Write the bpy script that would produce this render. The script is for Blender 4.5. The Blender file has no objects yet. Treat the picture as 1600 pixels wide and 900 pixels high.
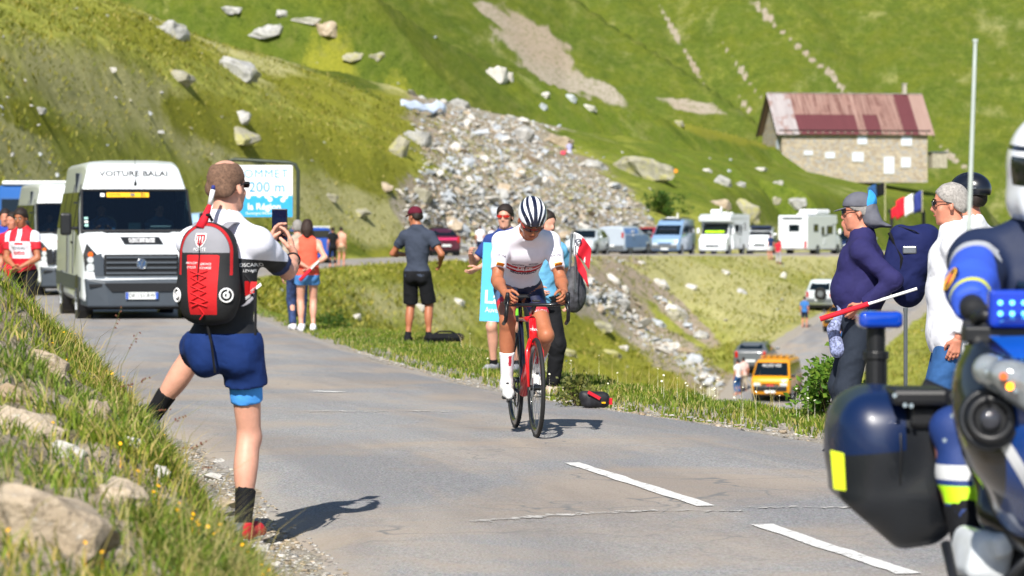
import bpy, bmesh, math, random
import numpy as np
from mathutils import Vector, Matrix
from mathutils.bvhtree import BVHTree
PI = math.pi
rnd = random.Random(7)
rng = np.random.default_rng(11)
sc = bpy.context.scene
C = sc.collection

# ---------------------------------------------------------------- camera
EYE = 1.6          # camera height
FPX = 5000.0       # focal length in photo pixels (photo 1600 wide)
HZN = 320.0        # row of the horizon in the photo
cam = bpy.data.cameras.new("camera")
camo = bpy.data.objects.new("camera", cam); C.objects.link(camo)
cam.sensor_width = 36.0; cam.lens = 36.0 * FPX / 1600.0
cam.shift_y = -(450 - HZN) / 1600.0
cam.clip_start = 0.3; cam.clip_end = 6000
camo.location = (0, 0, EYE); camo.rotation_euler = (PI / 2, 0, 0)
cam.dof.use_dof = True; cam.dof.focus_distance = 20.3; cam.dof.aperture_fstop = 5.0
sc.camera = camo

# ---------------------------------------------------------------- daylight
SUN_EL = math.radians(42); SUN_AZ = math.radians(193)   # azimuth of the sun, clockwise from +Y
w = bpy.data.worlds.new("World"); sc.world = w; w.use_nodes = True
nt = w.node_tree; nt.nodes.clear()
sky = nt.nodes.new("ShaderNodeTexSky"); sky.sky_type = 'NISHITA'; sky.sun_disc = False
sky.sun_elevation = SUN_EL; sky.sun_rotation = SUN_AZ; sky.altitude = 1500; sky.air_density = 1.0
bg = nt.nodes.new("ShaderNodeBackground"); bg.inputs[1].default_value = 0.085
wo = nt.nodes.new("ShaderNodeOutputWorld")
nt.links.new(sky.outputs[0], bg.inputs[0]); nt.links.new(bg.outputs[0], wo.inputs[0])
sl = bpy.data.lights.new("sun", 'SUN'); sl.energy = 4.9; sl.angle = math.radians(0.5); sl.color = (1.0, 0.95, 0.87)
so = bpy.data.objects.new("sun", sl); C.objects.link(so)
sd = Vector((math.sin(SUN_AZ) * math.cos(SUN_EL), math.cos(SUN_AZ) * math.cos(SUN_EL), math.sin(SUN_EL)))
so.rotation_euler = sd.to_track_quat('Z', 'Y').to_euler()
sc.view_settings.view_transform = 'Standard'; sc.view_settings.look = 'None'
sc.view_settings.exposure = 0.55; sc.view_settings.gamma = 1.0; sc.view_settings.use_curve_mapping = False
sc.cycles.max_bounces = 6; sc.cycles.transparent_max_bounces = 12; sc.cycles.diffuse_bounces = 3; sc.cycles.glossy_bounces = 3

def W(px, py, Y):
    """world point seen at photo pixel (px, py) at distance Y"""
    return Vector(((px - 800) * Y / FPX, Y, EYE + (HZN - py) * Y / FPX))

# ---------------------------------------------------------------- materials
MATS = {}
def srgb(h):
    h = h.lstrip('#'); v = [int(h[i:i+2], 16) / 255 for i in (0, 2, 4)]
    return tuple(((c / 12.92) if c <= .04045 else ((c + .055) / 1.055) ** 2.4) for c in v) + (1,)
def col(c):
    if isinstance(c, str): return srgb(c)
    return tuple(c) + (1,) if len(c) == 3 else tuple(c)
def new_mat(name):
    m = bpy.data.materials.new(name); m.use_nodes = True
    nt = m.node_tree; b = nt.nodes['Principled BSDF']
    return m, nt, b
def N(nt, t, **kw):
    n = nt.nodes.new(t)
    for k, v in kw.items():
        if k.startswith('i_'): n.inputs[k[2:].replace('_', ' ')].default_value = v
        else: setattr(n, k, v)
    return n
def mixc(nt, fac, a, b, mode='MIX'):
    n = nt.nodes.new('ShaderNodeMix'); n.data_type = 'RGBA'; n.blend_type = mode
    for s, v in ((0, fac), (6, a), (7, b)):
        if isinstance(v, (int, float)): n.inputs[s].default_value = v
        elif isinstance(v, (tuple, list)): n.inputs[s].default_value = v
        else: nt.links.new(v, n.inputs[s])
    return n.outputs[2]
def ramp(nt, src, p0, p1, c0=(0, 0, 0, 1), c1=(1, 1, 1, 1)):
    r = nt.nodes.new('ShaderNodeValToRGB'); r.color_ramp.elements[0].position = p0; r.color_ramp.elements[1].position = p1
    r.color_ramp.elements[0].color = c0; r.color_ramp.elements[1].color = c1
    nt.links.new(src, r.inputs[0]); return r.outputs[0]
def noise(nt, scale, detail=4, rough=.6, vec=None, dist=0):
    n = nt.nodes.new('ShaderNodeTexNoise'); n.inputs['Scale'].default_value = scale; n.inputs['Detail'].default_value = detail
    n.inputs['Roughness'].default_value = rough; n.inputs['Distortion'].default_value = dist
    if vec is not None: nt.links.new(vec, n.inputs['Vector'])
    return n.outputs[0]
def coords(nt, scale=None, world=False):
    if world: o = nt.nodes.new('ShaderNodeNewGeometry').outputs['Position']
    else: o = nt.nodes.new('ShaderNodeTexCoord').outputs['Object']
    if scale:
        mp = nt.nodes.new('ShaderNodeMapping'); mp.inputs['Scale'].default_value = scale
        nt.links.new(o, mp.inputs[0]); o = mp.outputs[0]
    return o
def bump(nt, b, h, strength, dist=.01):
    n = nt.nodes.new('ShaderNodeBump'); n.inputs['Strength'].default_value = strength; n.inputs['Distance'].default_value = dist
    nt.links.new(h, n.inputs['Height']); nt.links.new(n.outputs[0], b.inputs['Normal'])
def mat(key, c=None, rough=.6, metal=0, var=.12, vs=8, bmp=0, bs=60, coat=0, spec=.5, emit=None, es=1, alpha=1, trans=0, sheen=0, sss=0):
    """cached procedural material: base colour broken up with noise, optional bump"""
    if key in MATS: return MATS[key]
    m, nt, b = new_mat(key); c = col(c)
    v = coords(nt)
    n = noise(nt, vs, 5, .65, v)
    dark = tuple(x * (1 - var) for x in c[:3]) + (1,); lite = tuple(min(1, x * (1 + var)) for x in c[:3]) + (1,)
    o = ramp(nt, n, .3, .7, dark, lite)
    nt.links.new(o, b.inputs['Base Color'])
    b.inputs['Roughness'].default_value = rough; b.inputs['Metallic'].default_value = metal
    b.inputs['Coat Weight'].default_value = coat; b.inputs['Coat Roughness'].default_value = .06
    b.inputs['Specular IOR Level'].default_value = spec
    b.inputs['Transmission Weight'].default_value = trans
    b.inputs['Sheen Weight'].default_value = sheen
    if sss: b.inputs['Subsurface Weight'].default_value = sss; b.inputs['Subsurface Radius'].default_value = (.02, .008, .004); b.inputs['Subsurface Scale'].default_value = 1
    b.inputs['Alpha'].default_value = alpha
    if emit: b.inputs['Emission Color'].default_value = col(emit); b.inputs['Emission Strength'].default_value = es
    if bmp: bump(nt, b, noise(nt, bs, 4, .6, v), bmp, .004)
    MATS[key] = m; return m
def zoned(key, base, zones, rough=.75, bmp=.25, bs=40, sheen=0, coat=0):
    """base colour with crisp printed zones: each zone is (attribute, colour), printed where the attribute > 0"""
    if key in MATS: return MATS[key]
    m, nt, b = new_mat(key); cur = None
    v = coords(nt); n = noise(nt, 9, 4, .6, v)
    def shade(c):
        c = col(c); return ramp(nt, n, .25, .75, tuple(x * .9 for x in c[:3]) + (1,), tuple(min(1, x * 1.06) for x in c[:3]) + (1,))
    cur = shade(base)
    for an, c in zones:
        a = N(nt, 'ShaderNodeAttribute', attribute_name=an)
        mt = N(nt, 'ShaderNodeMath', operation='GREATER_THAN'); mt.inputs[1].default_value = 0
        nt.links.new(a.outputs['Fac'], mt.inputs[0]); cur = mixc(nt, mt.outputs[0], cur, shade(c))
    nt.links.new(cur, b.inputs['Base Color']); b.inputs['Roughness'].default_value = rough
    b.inputs['Sheen Weight'].default_value = sheen; b.inputs['Coat Weight'].default_value = coat
    if bmp: bump(nt, b, noise(nt, bs, 4, .6, v), bmp, .004)
    MATS[key] = m; return m
def cloth(key, c, rough=.85):
    if key in MATS: return MATS[key]
    m = mat(key, c, rough=rough, var=.10, vs=12, spec=.25); nt = m.node_tree; b = nt.nodes['Principled BSDF']; v = coords(nt); w_ = N(nt, 'ShaderNodeTexWave', wave_type='BANDS', bands_direction='DIAGONAL'); w_.inputs['Scale'].default_value = 3.2; w_.inputs['Distortion'].default_value = 9; w_.inputs['Detail'].default_value = 3; w_.inputs['Detail Scale'].default_value = 1.4; nt.links.new(v, w_.inputs['Vector'])
    a = N(nt, 'ShaderNodeMath', operation='MULTIPLY_ADD'); a.inputs[1].default_value = .25; nt.links.new(noise(nt, 45, 4, .6, v), a.inputs[0]); nt.links.new(w_.outputs['Fac'], a.inputs[2]); bump(nt, b, a.outputs[0], .38, .015); return m
def paint(key, c): return mat(key, c, rough=.32, var=.02, vs=1.5, coat=.6)
SKIN = lambda k='skin', c='#c98f72': mat(k, c, rough=.5, var=.12, vs=14, bmp=.15, bs=80, sss=.08, spec=.4)
def M_(k):
    D = dict(
        black_plastic=('#17181b', dict(rough=.45, var=.1)), grey_plastic=('#3b434c', dict(rough=.5, var=.06)), rubber=('#161616', dict(rough=.85, var=.2, vs=20, bmp=.3)),
        dark_glass=('#0a1418', dict(rough=.06, spec=.8, var=.05)), chrome=('#c8ccd0', dict(rough=.18, metal=1, var=.03)), steel=('#8d9196', dict(rough=.4, metal=.9, var=.08)),
        white_print=('#e9e9ea', dict(rough=.6, var=.02)), black_print=('#15181c', dict(rough=.6, var=.03)), blue_print=('#1d8fc8', dict(rough=.6, var=.02)), red_print=('#c3161c', dict(rough=.6, var=.03)),
        red_lamp=('#a8120f', dict(rough=.2, coat=.8, var=.1)), orange_lamp=('#e0661a', dict(rough=.2, coat=.8)), lamp_glass=('#dfe6ea', dict(rough=.12, coat=1, metal=.3)),
        white_paint=('#dfe3e6', dict(rough=.3, var=.02, vs=1.5, coat=.6)), yellow_paint=('#e8a60a', dict(rough=.32, var=.03, vs=2, coat=.6)), cap_black=('#101114', dict(rough=.7)),
        hair_dark=('#21150f', dict(rough=.7, var=.35, vs=60, bmp=.8, bs=120)), hair_grey=('#8b8783', dict(rough=.75, var=.3, vs=60, bmp=.8, bs=120)), carbon=('#0e0f11', dict(rough=.3, coat=.5)),
        plate_white=('#dfe3e2', dict(rough=.5, var=.02)), plate_blue=('#2a55b8', dict(rough=.5)), yellow_print=('#f0b400', dict(rough=.6)), flag_red=('#d0122a', dict(rough=.8, var=.08)), flag_blue=('#27347f', dict(rough=.8)), flag_white=('#e8e8ea', dict(rough=.8, var=.04)))
    c, kw = D[k]; return mat(k, c, **kw)

def glass_mat():
    if 'window_glass' in MATS: return MATS['window_glass']
    m = bpy.data.materials.new('window_glass'); m.use_nodes = True; nt = m.node_tree; nt.nodes.clear()
    t = N(nt, 'ShaderNodeBsdfTransparent'); t.inputs[0].default_value = (.50, .60, .62, 1)
    g = N(nt, 'ShaderNodeBsdfGlossy'); g.inputs['Roughness'].default_value = .03
    f = N(nt, 'ShaderNodeFresnel'); f.inputs[0].default_value = 1.5
    nz = noise(nt, 2.0, 2, .5, coords(nt)); r = ramp(nt, nz, .3, .8, (.9, .95, 1, 1), (1, 1, 1, 1)); nt.links.new(r, g.inputs[0])
    mx = N(nt, 'ShaderNodeMixShader'); o = N(nt, 'ShaderNodeOutputMaterial')
    nt.links.new(f.outputs[0], mx.inputs[0]); nt.links.new(t.outputs[0], mx.inputs[1]); nt.links.new(g.outputs[0], mx.inputs[2]); nt.links.new(mx.outputs[0], o.inputs[0])
    MATS['window_glass'] = m; return m

# ---------------------------------------------------------------- objects
def tag(o, label=None, cat=None, group=None, kind=None):
    if label: o['label'] = label
    if cat: o['category'] = cat
    if group: o['group'] = group
    if kind: o['kind'] = kind
    return o
def thing(name, label, cat, loc=(0, 0, 0), rotz=0, group=None):
    o = bpy.data.objects.new(name, None); C.objects.link(o); o.empty_display_size = .3
    o.location = loc; o.rotation_euler = (0, 0, rotz); return tag(o, label, cat, group)
def mobj(name, verts, faces, m, parent=None, smooth=False, mats=None, midx=None, attrs=None):
    me = bpy.data.meshes.new(name); v = np.asarray(verts, dtype=np.float32).reshape(-1, 3)
    if isinstance(faces, np.ndarray) and faces.ndim == 2:
        n, k = faces.shape
        me.vertices.add(len(v)); me.vertices.foreach_set('co', v.ravel())
        me.loops.add(n * k); me.loops.foreach_set('vertex_index', faces.astype(np.int32).ravel())
        me.polygons.add(n); me.polygons.foreach_set('loop_start', np.arange(0, n * k, k, dtype=np.int32))
        me.update(calc_edges=True)
    else:
        me.from_pydata([tuple(map(float, p)) for p in v], [], [tuple(f) for f in faces])
    for mm in (mats or [m]): me.materials.append(mm)
    if midx is not None: me.polygons.foreach_set('material_index', np.asarray(midx, dtype=np.int32))
    if smooth: me.polygons.foreach_set('use_smooth', np.ones(len(me.polygons), dtype=bool))
    if attrs:
        for an, vals in attrs.items():
            a = me.attributes.new(an, 'FLOAT', 'POINT'); a.data.foreach_set('value', np.asarray(vals, dtype=np.float32))
    me.update()
    o = bpy.data.objects.new(name, me); C.objects.link(o)
    if parent is not None: o.parent = parent
    return o
class MB:
    """collects simple solids into one mesh"""
    def __init__(s): s.v = []; s.f = []; s.sm = []
    def add(s, vs, fs):
        n = len(s.v); s.v += [tuple(p) for p in vs]; s.f += [tuple(i + n for i in f) for f in fs]; return s
    def box(s, c, d, rot=None, taper=(1, 1)):
        x, y, z = (q / 2 for q in d); R = rot if rot is not None else Matrix.Identity(3); c = Vector(c); vs = []
        for k, t in ((-1, 1), (1, None)):
            tx, ty = (1, 1) if k == -1 else taper
            for a, b in ((-1, -1), (1, -1), (1, 1), (-1, 1)): vs.append(c + R @ Vector((a * x * tx, b * y * ty, k * z)))
        return s.add(vs, [(3, 2, 1, 0), (4, 5, 6, 7), (0, 1, 5, 4), (1, 2, 6, 5), (2, 3, 7, 6), (3, 0, 4, 7)])
    def tube(s, pts, r, n=8, caps=True, closed=False):
        pts = [Vector(p) for p in pts]; rs = r if isinstance(r, (list, tuple)) else [r] * len(pts)
        m = len(pts); vs = []; up = None
        for i, p in enumerate(pts):
            if closed: t = (pts[(i + 1) % m] - pts[i - 1])
            else: t = (pts[min(i + 1, m - 1)] - pts[max(i - 1, 0)])
            t.normalize()
            if up is None: up = Vector((0, 0, 1)) if abs(t.z) < .9 else Vector((1, 0, 0))
            a = t.cross(up)
            if a.length < 1e-5: a = t.orthogonal()
            a.normalize(); b = a.cross(t); b.normalize(); up = b
            for k in range(n):
                q = 2 * PI * k / n; vs.append(p + (a * math.cos(q) + b * math.sin(q)) * rs[i])
        fs = []
        for i in range(m if closed else m - 1):
            j = (i + 1) % m
            for k in range(n): fs.append((i * n + k, i * n + (k + 1) % n, j * n + (k + 1) % n, j * n + k))
        if caps and not closed: fs += [tuple(range(n))[::-1], tuple((m - 1) * n + k for k in range(n))]
        return s.add(vs, fs)
    def cyl(s, a, b, r, n=16, r2=None): return s.tube([a, b], [r, r if r2 is None else r2], n)
    def ring(s, c, ax, R, r, n=32, k=8):
        c = Vector(c); ax = Vector(ax).normalized(); u = ax.orthogonal().normalized(); v = ax.cross(u)
        vs = []; fs = []
        for i in range(n):
            q = 2 * PI * i / n; d = u * math.cos(q) + v * math.sin(q)
            for j in range(k):
                t = 2 * PI * j / k; vs.append(c + d * (R + r * math.cos(t)) + ax * (r * math.sin(t)))
        for i in range(n):
            for j in range(k): fs.append((i * k + j, i * k + (j + 1) % k, ((i + 1) % n) * k + (j + 1) % k, ((i + 1) % n) * k + j))
        return s.add(vs, fs)
    def prism(s, poly, d, th):
        """polygon (list of 3d points) thickened by vector d*th"""
        n = len(poly); d = Vector(d).normalized() * th; P = [Vector(p) for p in poly]
        return s.add(P + [p + d for p in P], [tuple(range(n)), tuple(range(2 * n - 1, n - 1, -1))] + [(i, i + n, (i + 1) % n + n, (i + 1) % n) for i in range(n)])
    def build(s, name, m, parent=None, smooth=False, bevel=0, label=None, seg=2):
        o = mobj(name, s.v, s.f, m, parent, smooth)
        fixn(o)
        if bevel:
            b = o.modifiers.new('bevel', 'BEVEL'); b.width = bevel; b.segments = seg; b.limit_method = 'ANGLE'; b.angle_limit = .6; b.harden_normals = False
        if label: o['label'] = label
        return o
def fixn(o):
    bm = bmesh.new(); bm.from_mesh(o.data); bmesh.ops.recalc_face_normals(bm, faces=bm.faces); bm.to_mesh(o.data); bm.free()
def autosmooth(o, ang=.7):
    me = o.data; bm = bmesh.new(); bm.from_mesh(me)
    for f in bm.faces: f.smooth = True
    for e in bm.edges:
        if len(e.link_faces) == 2: e.smooth = e.calc_face_angle(0) < ang
    bm.to_mesh(me); bm.free(); return o
def dup(o, parent=None):
    c = o.copy(); C.objects.link(c); c.parent = parent
    for ch in list(o.children): dup(ch, c)
    return c
TXT = {}
def text_geo(s, size=1, bold=0, shear=0, space=1.0):
    cu = bpy.data.curves.new('t', 'FONT'); cu.body = s; cu.size = size; cu.align_x = 'CENTER'; cu.align_y = 'CENTER'; cu.offset = bold; cu.shear = shear; cu.space_character = space
    cu.resolution_u = 3
    o = bpy.data.objects.new('t', cu); C.objects.link(o); dg = bpy.context.evaluated_depsgraph_get()
    me = bpy.data.meshes.new_from_object(o.evaluated_get(dg)); v = np.array([tuple(q.co) for q in me.vertices]); f = [tuple(p.vertices) for p in me.polygons]
    bpy.data.objects.remove(o); bpy.data.curves.remove(cu); bpy.data.meshes.remove(me); return v, f
def lettering(s, size, m, parent, origin, right, up, name='lettering', bold=0, shear=0, sx=1, onto=None, off=.003, space=1.0):
    """flat print placed at origin with the given axes; if onto=(bvh) it is laid onto that surface"""
    v, f = text_geo(s, size, bold, shear, space)
    return lay(v, f, m, parent, origin, right, up, name, sx, onto, off)
def lay(v, f, m, parent, origin, right, up, name, sx=1, onto=None, off=.003):
    r = Vector(right).normalized(); u = Vector(up).normalized(); n = r.cross(u); o = Vector(origin); out = []
    for p in v:
        q = o + r * float(p[0]) * sx + u * float(p[1])
        if onto is not None:
            h = onto.ray_cast(q + n * .25, -n, .6)
            if h[0] is not None: q = h[0] + n * off
        out.append(q)
    return mobj(name, [tuple(q) for q in out], f, m, parent)
def patch(pts2, m, parent, origin, right, up, name, onto, off=.003, n=10):
    """a flat printed patch (grid over the bounding box of a quad given in 2-D) laid on a surface"""
    a, b, c, d = [np.array(p, float) for p in pts2]; vs = []; fs = []
    for i in range(n + 1):
        for j in range(n + 1):
            s, t = i / n, j / n; p = (1 - t) * ((1 - s) * a + s * b) + t * ((1 - s) * d + s * c); vs.append((p[0], p[1], 0))
    for i in range(n):
        for j in range(n): fs.append((i * (n + 1) + j, (i + 1) * (n + 1) + j, (i + 1) * (n + 1) + j + 1, i * (n + 1) + j + 1))
    return lay(vs, fs, m, parent, origin, right, up, name, 1, onto, off)
def bvh_of(*objs):
    vs = []; fs = []
    for o in objs:
        n = len(vs); vs += [v.co.copy() for v in o.data.vertices]; fs += [tuple(i + n for i in p.vertices) for p in o.data.polygons]
    return BVHTree.FromPolygons(vs, fs)

# ---------------------------------------------------------------- smooth solids from distance fields
def V3(p): return np.array(p, dtype=np.float32)
def rotmat(yaw=0, pitch=0, roll=0):
    """yaw about z, pitch (nose down positive) about x, roll about y; radians; local +Y forward"""
    return np.array(Matrix.Rotation(yaw, 3, 'Z') @ Matrix.Rotation(-pitch, 3, 'X') @ Matrix.Rotation(roll, 3, 'Y'), dtype=np.float32)
def cone(a, b, ra, rb=None, k=.03, ax=None, s=1, cut=0, inf=0, sub=False):
    return ('c', V3(a), V3(b), ra + inf, (ra if rb is None else rb) + inf, k, None if ax is None else V3(ax) / np.linalg.norm(ax), s, cut, sub)
def ell(c, r, R=None, k=.03, inf=0, sub=False):
    return ('e', V3(c), V3(r) + inf, np.eye(3, dtype=np.float32) if R is None else np.asarray(R, dtype=np.float32), k, sub)
def rbox(c, d, R=None, r=.02, k=.01, sub=False):
    return ('b', V3(c), V3(d) / 2, np.eye(3, dtype=np.float32) if R is None else np.asarray(R, dtype=np.float32), r, k, sub)
def prim_bb(p):
    if p[0] == 'c':
        r = max(p[3], p[4]) + .02; return np.minimum(p[1], p[2]) - r, np.maximum(p[1], p[2]) + r
    if p[0] == 'e': r = float(max(p[2])); return p[1] - r, p[1] + r
    r = float(np.linalg.norm(p[2])); return p[1] - r, p[1] + r
def prim_d(p, X, Y, Z):
    if p[0] == 'c':
        _, a, b, ra, rb, k, ax, s, cut, sub = p
        x, y, z = X - a[0], Y - a[1], Z - a[2]; ba = b - a
        if ax is not None:
            d = (x * ax[0] + y * ax[1] + z * ax[2]) * (s - 1); x = x + d * ax[0]; y = y + d * ax[1]; z = z + d * ax[2]
            ba = ba + ax * (s - 1) * float(ba @ ax)
        L2 = float(ba @ ba) + 1e-9; tt = (x * ba[0] + y * ba[1] + z * ba[2]) / L2; t = np.clip(tt, 0, 1)
        d = np.sqrt((x - t * ba[0]) ** 2 + (y - t * ba[1]) ** 2 + (z - t * ba[2]) ** 2) - (ra + (rb - ra) * t)
        L = math.sqrt(L2)
        if cut & 1: d = np.maximum(d, -tt * L)
        if cut & 2: d = np.maximum(d, (tt - 1) * L)
        return d
    if p[0] == 'e':
        c, r, R = p[1], p[2], p[3]; x, y, z = X - c[0], Y - c[1], Z - c[2]
        u = x * R[0, 0] + y * R[1, 0] + z * R[2, 0]; v = x * R[0, 1] + y * R[1, 1] + z * R[2, 1]; w_ = x * R[0, 2] + y * R[1, 2] + z * R[2, 2]
        k0 = np.sqrt((u / r[0]) ** 2 + (v / r[1]) ** 2 + (w_ / r[2]) ** 2); k1 = np.sqrt((u / r[0] ** 2) ** 2 + (v / r[1] ** 2) ** 2 + (w_ / r[2] ** 2) ** 2) + 1e-6
        return k0 * (k0 - 1) / k1
    c, h, R, r = p[1], p[2], p[3], p[4]; x, y, z = X - c[0], Y - c[1], Z - c[2]
    u = np.abs(x * R[0, 0] + y * R[1, 0] + z * R[2, 0]) - h[0] + r; v = np.abs(x * R[0, 1] + y * R[1, 1] + z * R[2, 1]) - h[1] + r; w_ = np.abs(x * R[0, 2] + y * R[1, 2] + z * R[2, 2]) - h[2] + r
    return np.sqrt(np.maximum(u, 0) ** 2 + np.maximum(v, 0) ** 2 + np.maximum(w_, 0) ** 2) + np.minimum(np.maximum(u, np.maximum(v, w_)), 0) - r
def solid(prims, res=.012, planes=(), wrinkle=0, wf=28., seed=0):
    """union of prims, cut by planes (point, outward normal) -> (verts, quads)"""
    lo = np.min([prim_bb(p)[0] for p in prims if not p[-1] or p[0] == 'x'], axis=0) - 3 * res; hi = np.max([prim_bb(p)[1] for p in prims if not p[-1]], axis=0) + 3 * res
    n = np.ceil((hi - lo) / res).astype(int) + 1
    gx = (lo[0] + np.arange(n[0]) * res).astype(np.float32); gy = (lo[1] + np.arange(n[1]) * res).astype(np.float32); gz = (lo[2] + np.arange(n[2]) * res).astype(np.float32)
    D = np.full(n, .3, dtype=np.float32)
    for p in prims:
        a, b = prim_bb(p); k = p[5] if p[0] in 'cb' else p[4]; mg = k + 4 * res
        i0 = np.maximum(((a - mg - lo) / res).astype(int), 0); i1 = np.minimum(((b + mg - lo) / res).astype(int) + 2, n)
        if np.any(i1 <= i0): continue
        S = tuple(slice(i0[q], i1[q]) for q in range(3))
        d = prim_d(p, gx[S[0]][:, None, None], gy[S[1]][None, :, None], gz[S[2]][None, None, :]); d0 = D[S]
        if p[-1]: d = -d; h = np.clip(.5 - .5 * (d - d0) / k, 0, 1); D[S] = d * (1 - h) + d0 * h + k * h * (1 - h)
        else:
            h = np.clip(.5 + .5 * (d - d0) / k, 0, 1); D[S] = d * (1 - h) + d0 * h - k * h * (1 - h)
    if wrinkle:
        x, y, z = gx[:, None, None], gy[None, :, None], gz[None, None, :]; s = seed * 1.7
        wn = np.sin(wf * (x * .7 + z * .9) + s + 2.3 * np.sin(wf * .4 * (y - z) + s)) * np.cos(wf * (.8 * y - .5 * z) + 1.3 * s) + .5 * np.sin(wf * 1.9 * (z + .5 * x - .3 * y) + 2 * np.sin(wf * .7 * x + s))
        wn = .35 * wn + 1.5 * (.35 - np.abs(np.sin(wf * .42 * (x * .8 + z * .9 - y * .4) + s + 1.6 * np.sin(wf * .3 * (y + z * .6) + 2 * s)))) * (.6 + .4 * np.cos(wf * .35 * (z - x) + s))
        D = D + wrinkle * wn.astype(np.float32)
    for pt, nm in planes:
        nm = np.array(nm, float); nm = nm / np.linalg.norm(nm)
        D = np.maximum(D, ((gx[:, None, None] - pt[0]) * nm[0] + (gy[None, :, None] - pt[1]) * nm[1] + (gz[None, None, :] - pt[2]) * nm[2]).astype(np.float32))
    return nets(D, lo, res)
def nets(D, lo, res):
    s = D < 0; a, b, c = D.shape
    cnt = np.zeros((a - 1, b - 1, c - 1), dtype=np.int8)
    for i in (0, 1):
        for j in (0, 1):
            for k in (0, 1): cnt += s[i:a - 1 + i, j:b - 1 + j, k:c - 1 + k]
    act = (cnt > 0) & (cnt < 8); ii = np.argwhere(act); idx = -np.ones(act.shape, dtype=np.int64); idx[act] = np.arange(len(ii))
    P = np.zeros((len(ii), 3)); W_ = np.zeros(len(ii)); x, y, z = ii.T
    for c0 in ((0, 0, 0), (0, 0, 1), (0, 1, 0), (0, 1, 1), (1, 0, 0), (1, 0, 1), (1, 1, 0), (1, 1, 1)):
        for ax in range(3):
            if c0[ax]: continue
            c1 = list(c0); c1[ax] = 1
            d0 = D[x + c0[0], y + c0[1], z + c0[2]]; d1 = D[x + c1[0], y + c1[1], z + c1[2]]
            m = (d0 < 0) != (d1 < 0); t = np.where(m, d0 / np.where(m, d0 - d1, 1), 0)
            q = np.array(c0, float)[None, :].repeat(len(ii), 0); q[:, ax] += t; P += q * m[:, None]; W_ += m
    P = P / W_[:, None] + ii; verts = lo + P * res; F = []
    for ax in range(3):
        o1, o2 = [(1, 2), (2, 0), (0, 1)][ax]
        sl0 = [slice(None)] * 3; sl1 = [slice(None)] * 3; sl0[ax] = slice(0, -1); sl1[ax] = slice(1, None)
        cr = s[tuple(sl0)] != s[tuple(sl1)]; e = np.argwhere(cr); ok = (e[:, o1] > 0) & (e[:, o2] > 0) & (e[:, o1] < D.shape[o1] - 1) & (e[:, o2] < D.shape[o2] - 1); e = e[ok]
        flip = s[tuple(e.T)]
        def g(d1, d2):
            q = e.copy(); q[:, o1] -= d1; q[:, o2] -= d2; return idx[q[:, 0], q[:, 1], q[:, 2]]
        Q = np.stack([g(1, 1), g(0, 1), g(0, 0), g(1, 0)], 1); Q[~flip] = Q[~flip][:, ::-1]; F.append(Q)
    F = np.concatenate(F); F = F[(F >= 0).all(1)]
    return verts, F
def sobj(name, prims, m, parent=None, res=.012, planes=(), wrinkle=0, wf=28., seed=0, zones=None, label=None):
    v, f = solid(prims, res, planes, wrinkle, wf, seed)
    at = {k: fn(v[:, 0], v[:, 1], v[:, 2]) for k, fn in zones.items()} if zones else None
    o = mobj(name, v, f, m, parent, smooth=True, attrs=at)
    if label: o['label'] = label
    return o
# ================================================================ TERRAIN
# road centre lines: X, Y, z, half width
ROAD_A = [(13, -40, 0, 2.7), (3.75, 5, 0, 2.7), (1.74, 13.8, 0, 2.42), (.07, 21.3, 0, 2.15), (-1.6, 27, -.05, 2.0), (-3.1, 34.3, -.14, 2.0), (-5.95, 51.4, -.31, 2.2), (-9.2, 75, -.55, 2.4),
          (-11.4, 100, -.8, 2.5), (-11.8, 122, -1.0, 2.5), (-9.8, 145, -1.1, 2.5), (-5, 165, -1.17, 2.5), (0, 182, -1.25, 2.5), (8, 203, -1.55, 2.6), (15, 218, -1.75, 2.6), (23.5, 235, -2.0, 2.6),
          (24.5, 262, -2.35, 2.6), (29.5, 290, -2.7, 2.6), (35, 312, -2.95, 2.6), (43, 345, -3.4, 2.6), (60, 400, -4.4, 2.6), (80, 460, -5, 2.6)]
ROAD_B = [(36.5, 316, -3.05, 2.3), (37.8, 305, -2.97, 2.3), (38.2, 290, -2.92, 2.3), (33.8, 258, -3.04, 2.3), (28.7, 228, -3.64, 2.4), (24.4, 205, -4.35, 2.4), (20.3, 186, -5.1, 2.5), (16.9, 172, -5.97, 2.5), (14.2, 160, -7.04, 2.5), (12.45, 150, -8.0, 2.5), (10.5, 136, -9.0, 2.5), (8.5, 115, -10.2, 2.5)]
def smooth_line(P, n=8):
    P = np.array(P, float); out = []
    for i in range(len(P) - 1):
        p0 = P[max(i - 1, 0)]; p1 = P[i]; p2 = P[i + 1]; p3 = P[min(i + 2, len(P) - 1)]
        for t in np.linspace(0, 1, n, endpoint=False):
            out.append(.5 * ((2 * p1) + (-p0 + p2) * t + (2 * p0 - 5 * p1 + 4 * p2 - p3) * t * t + (-p0 + 3 * p1 - 3 * p2 + p3) * t ** 3))
    out.append(P[-1]); return np.array(out)
RA = smooth_line(ROAD_A, 8); RB = smooth_line(ROAD_B, 8)
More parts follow.
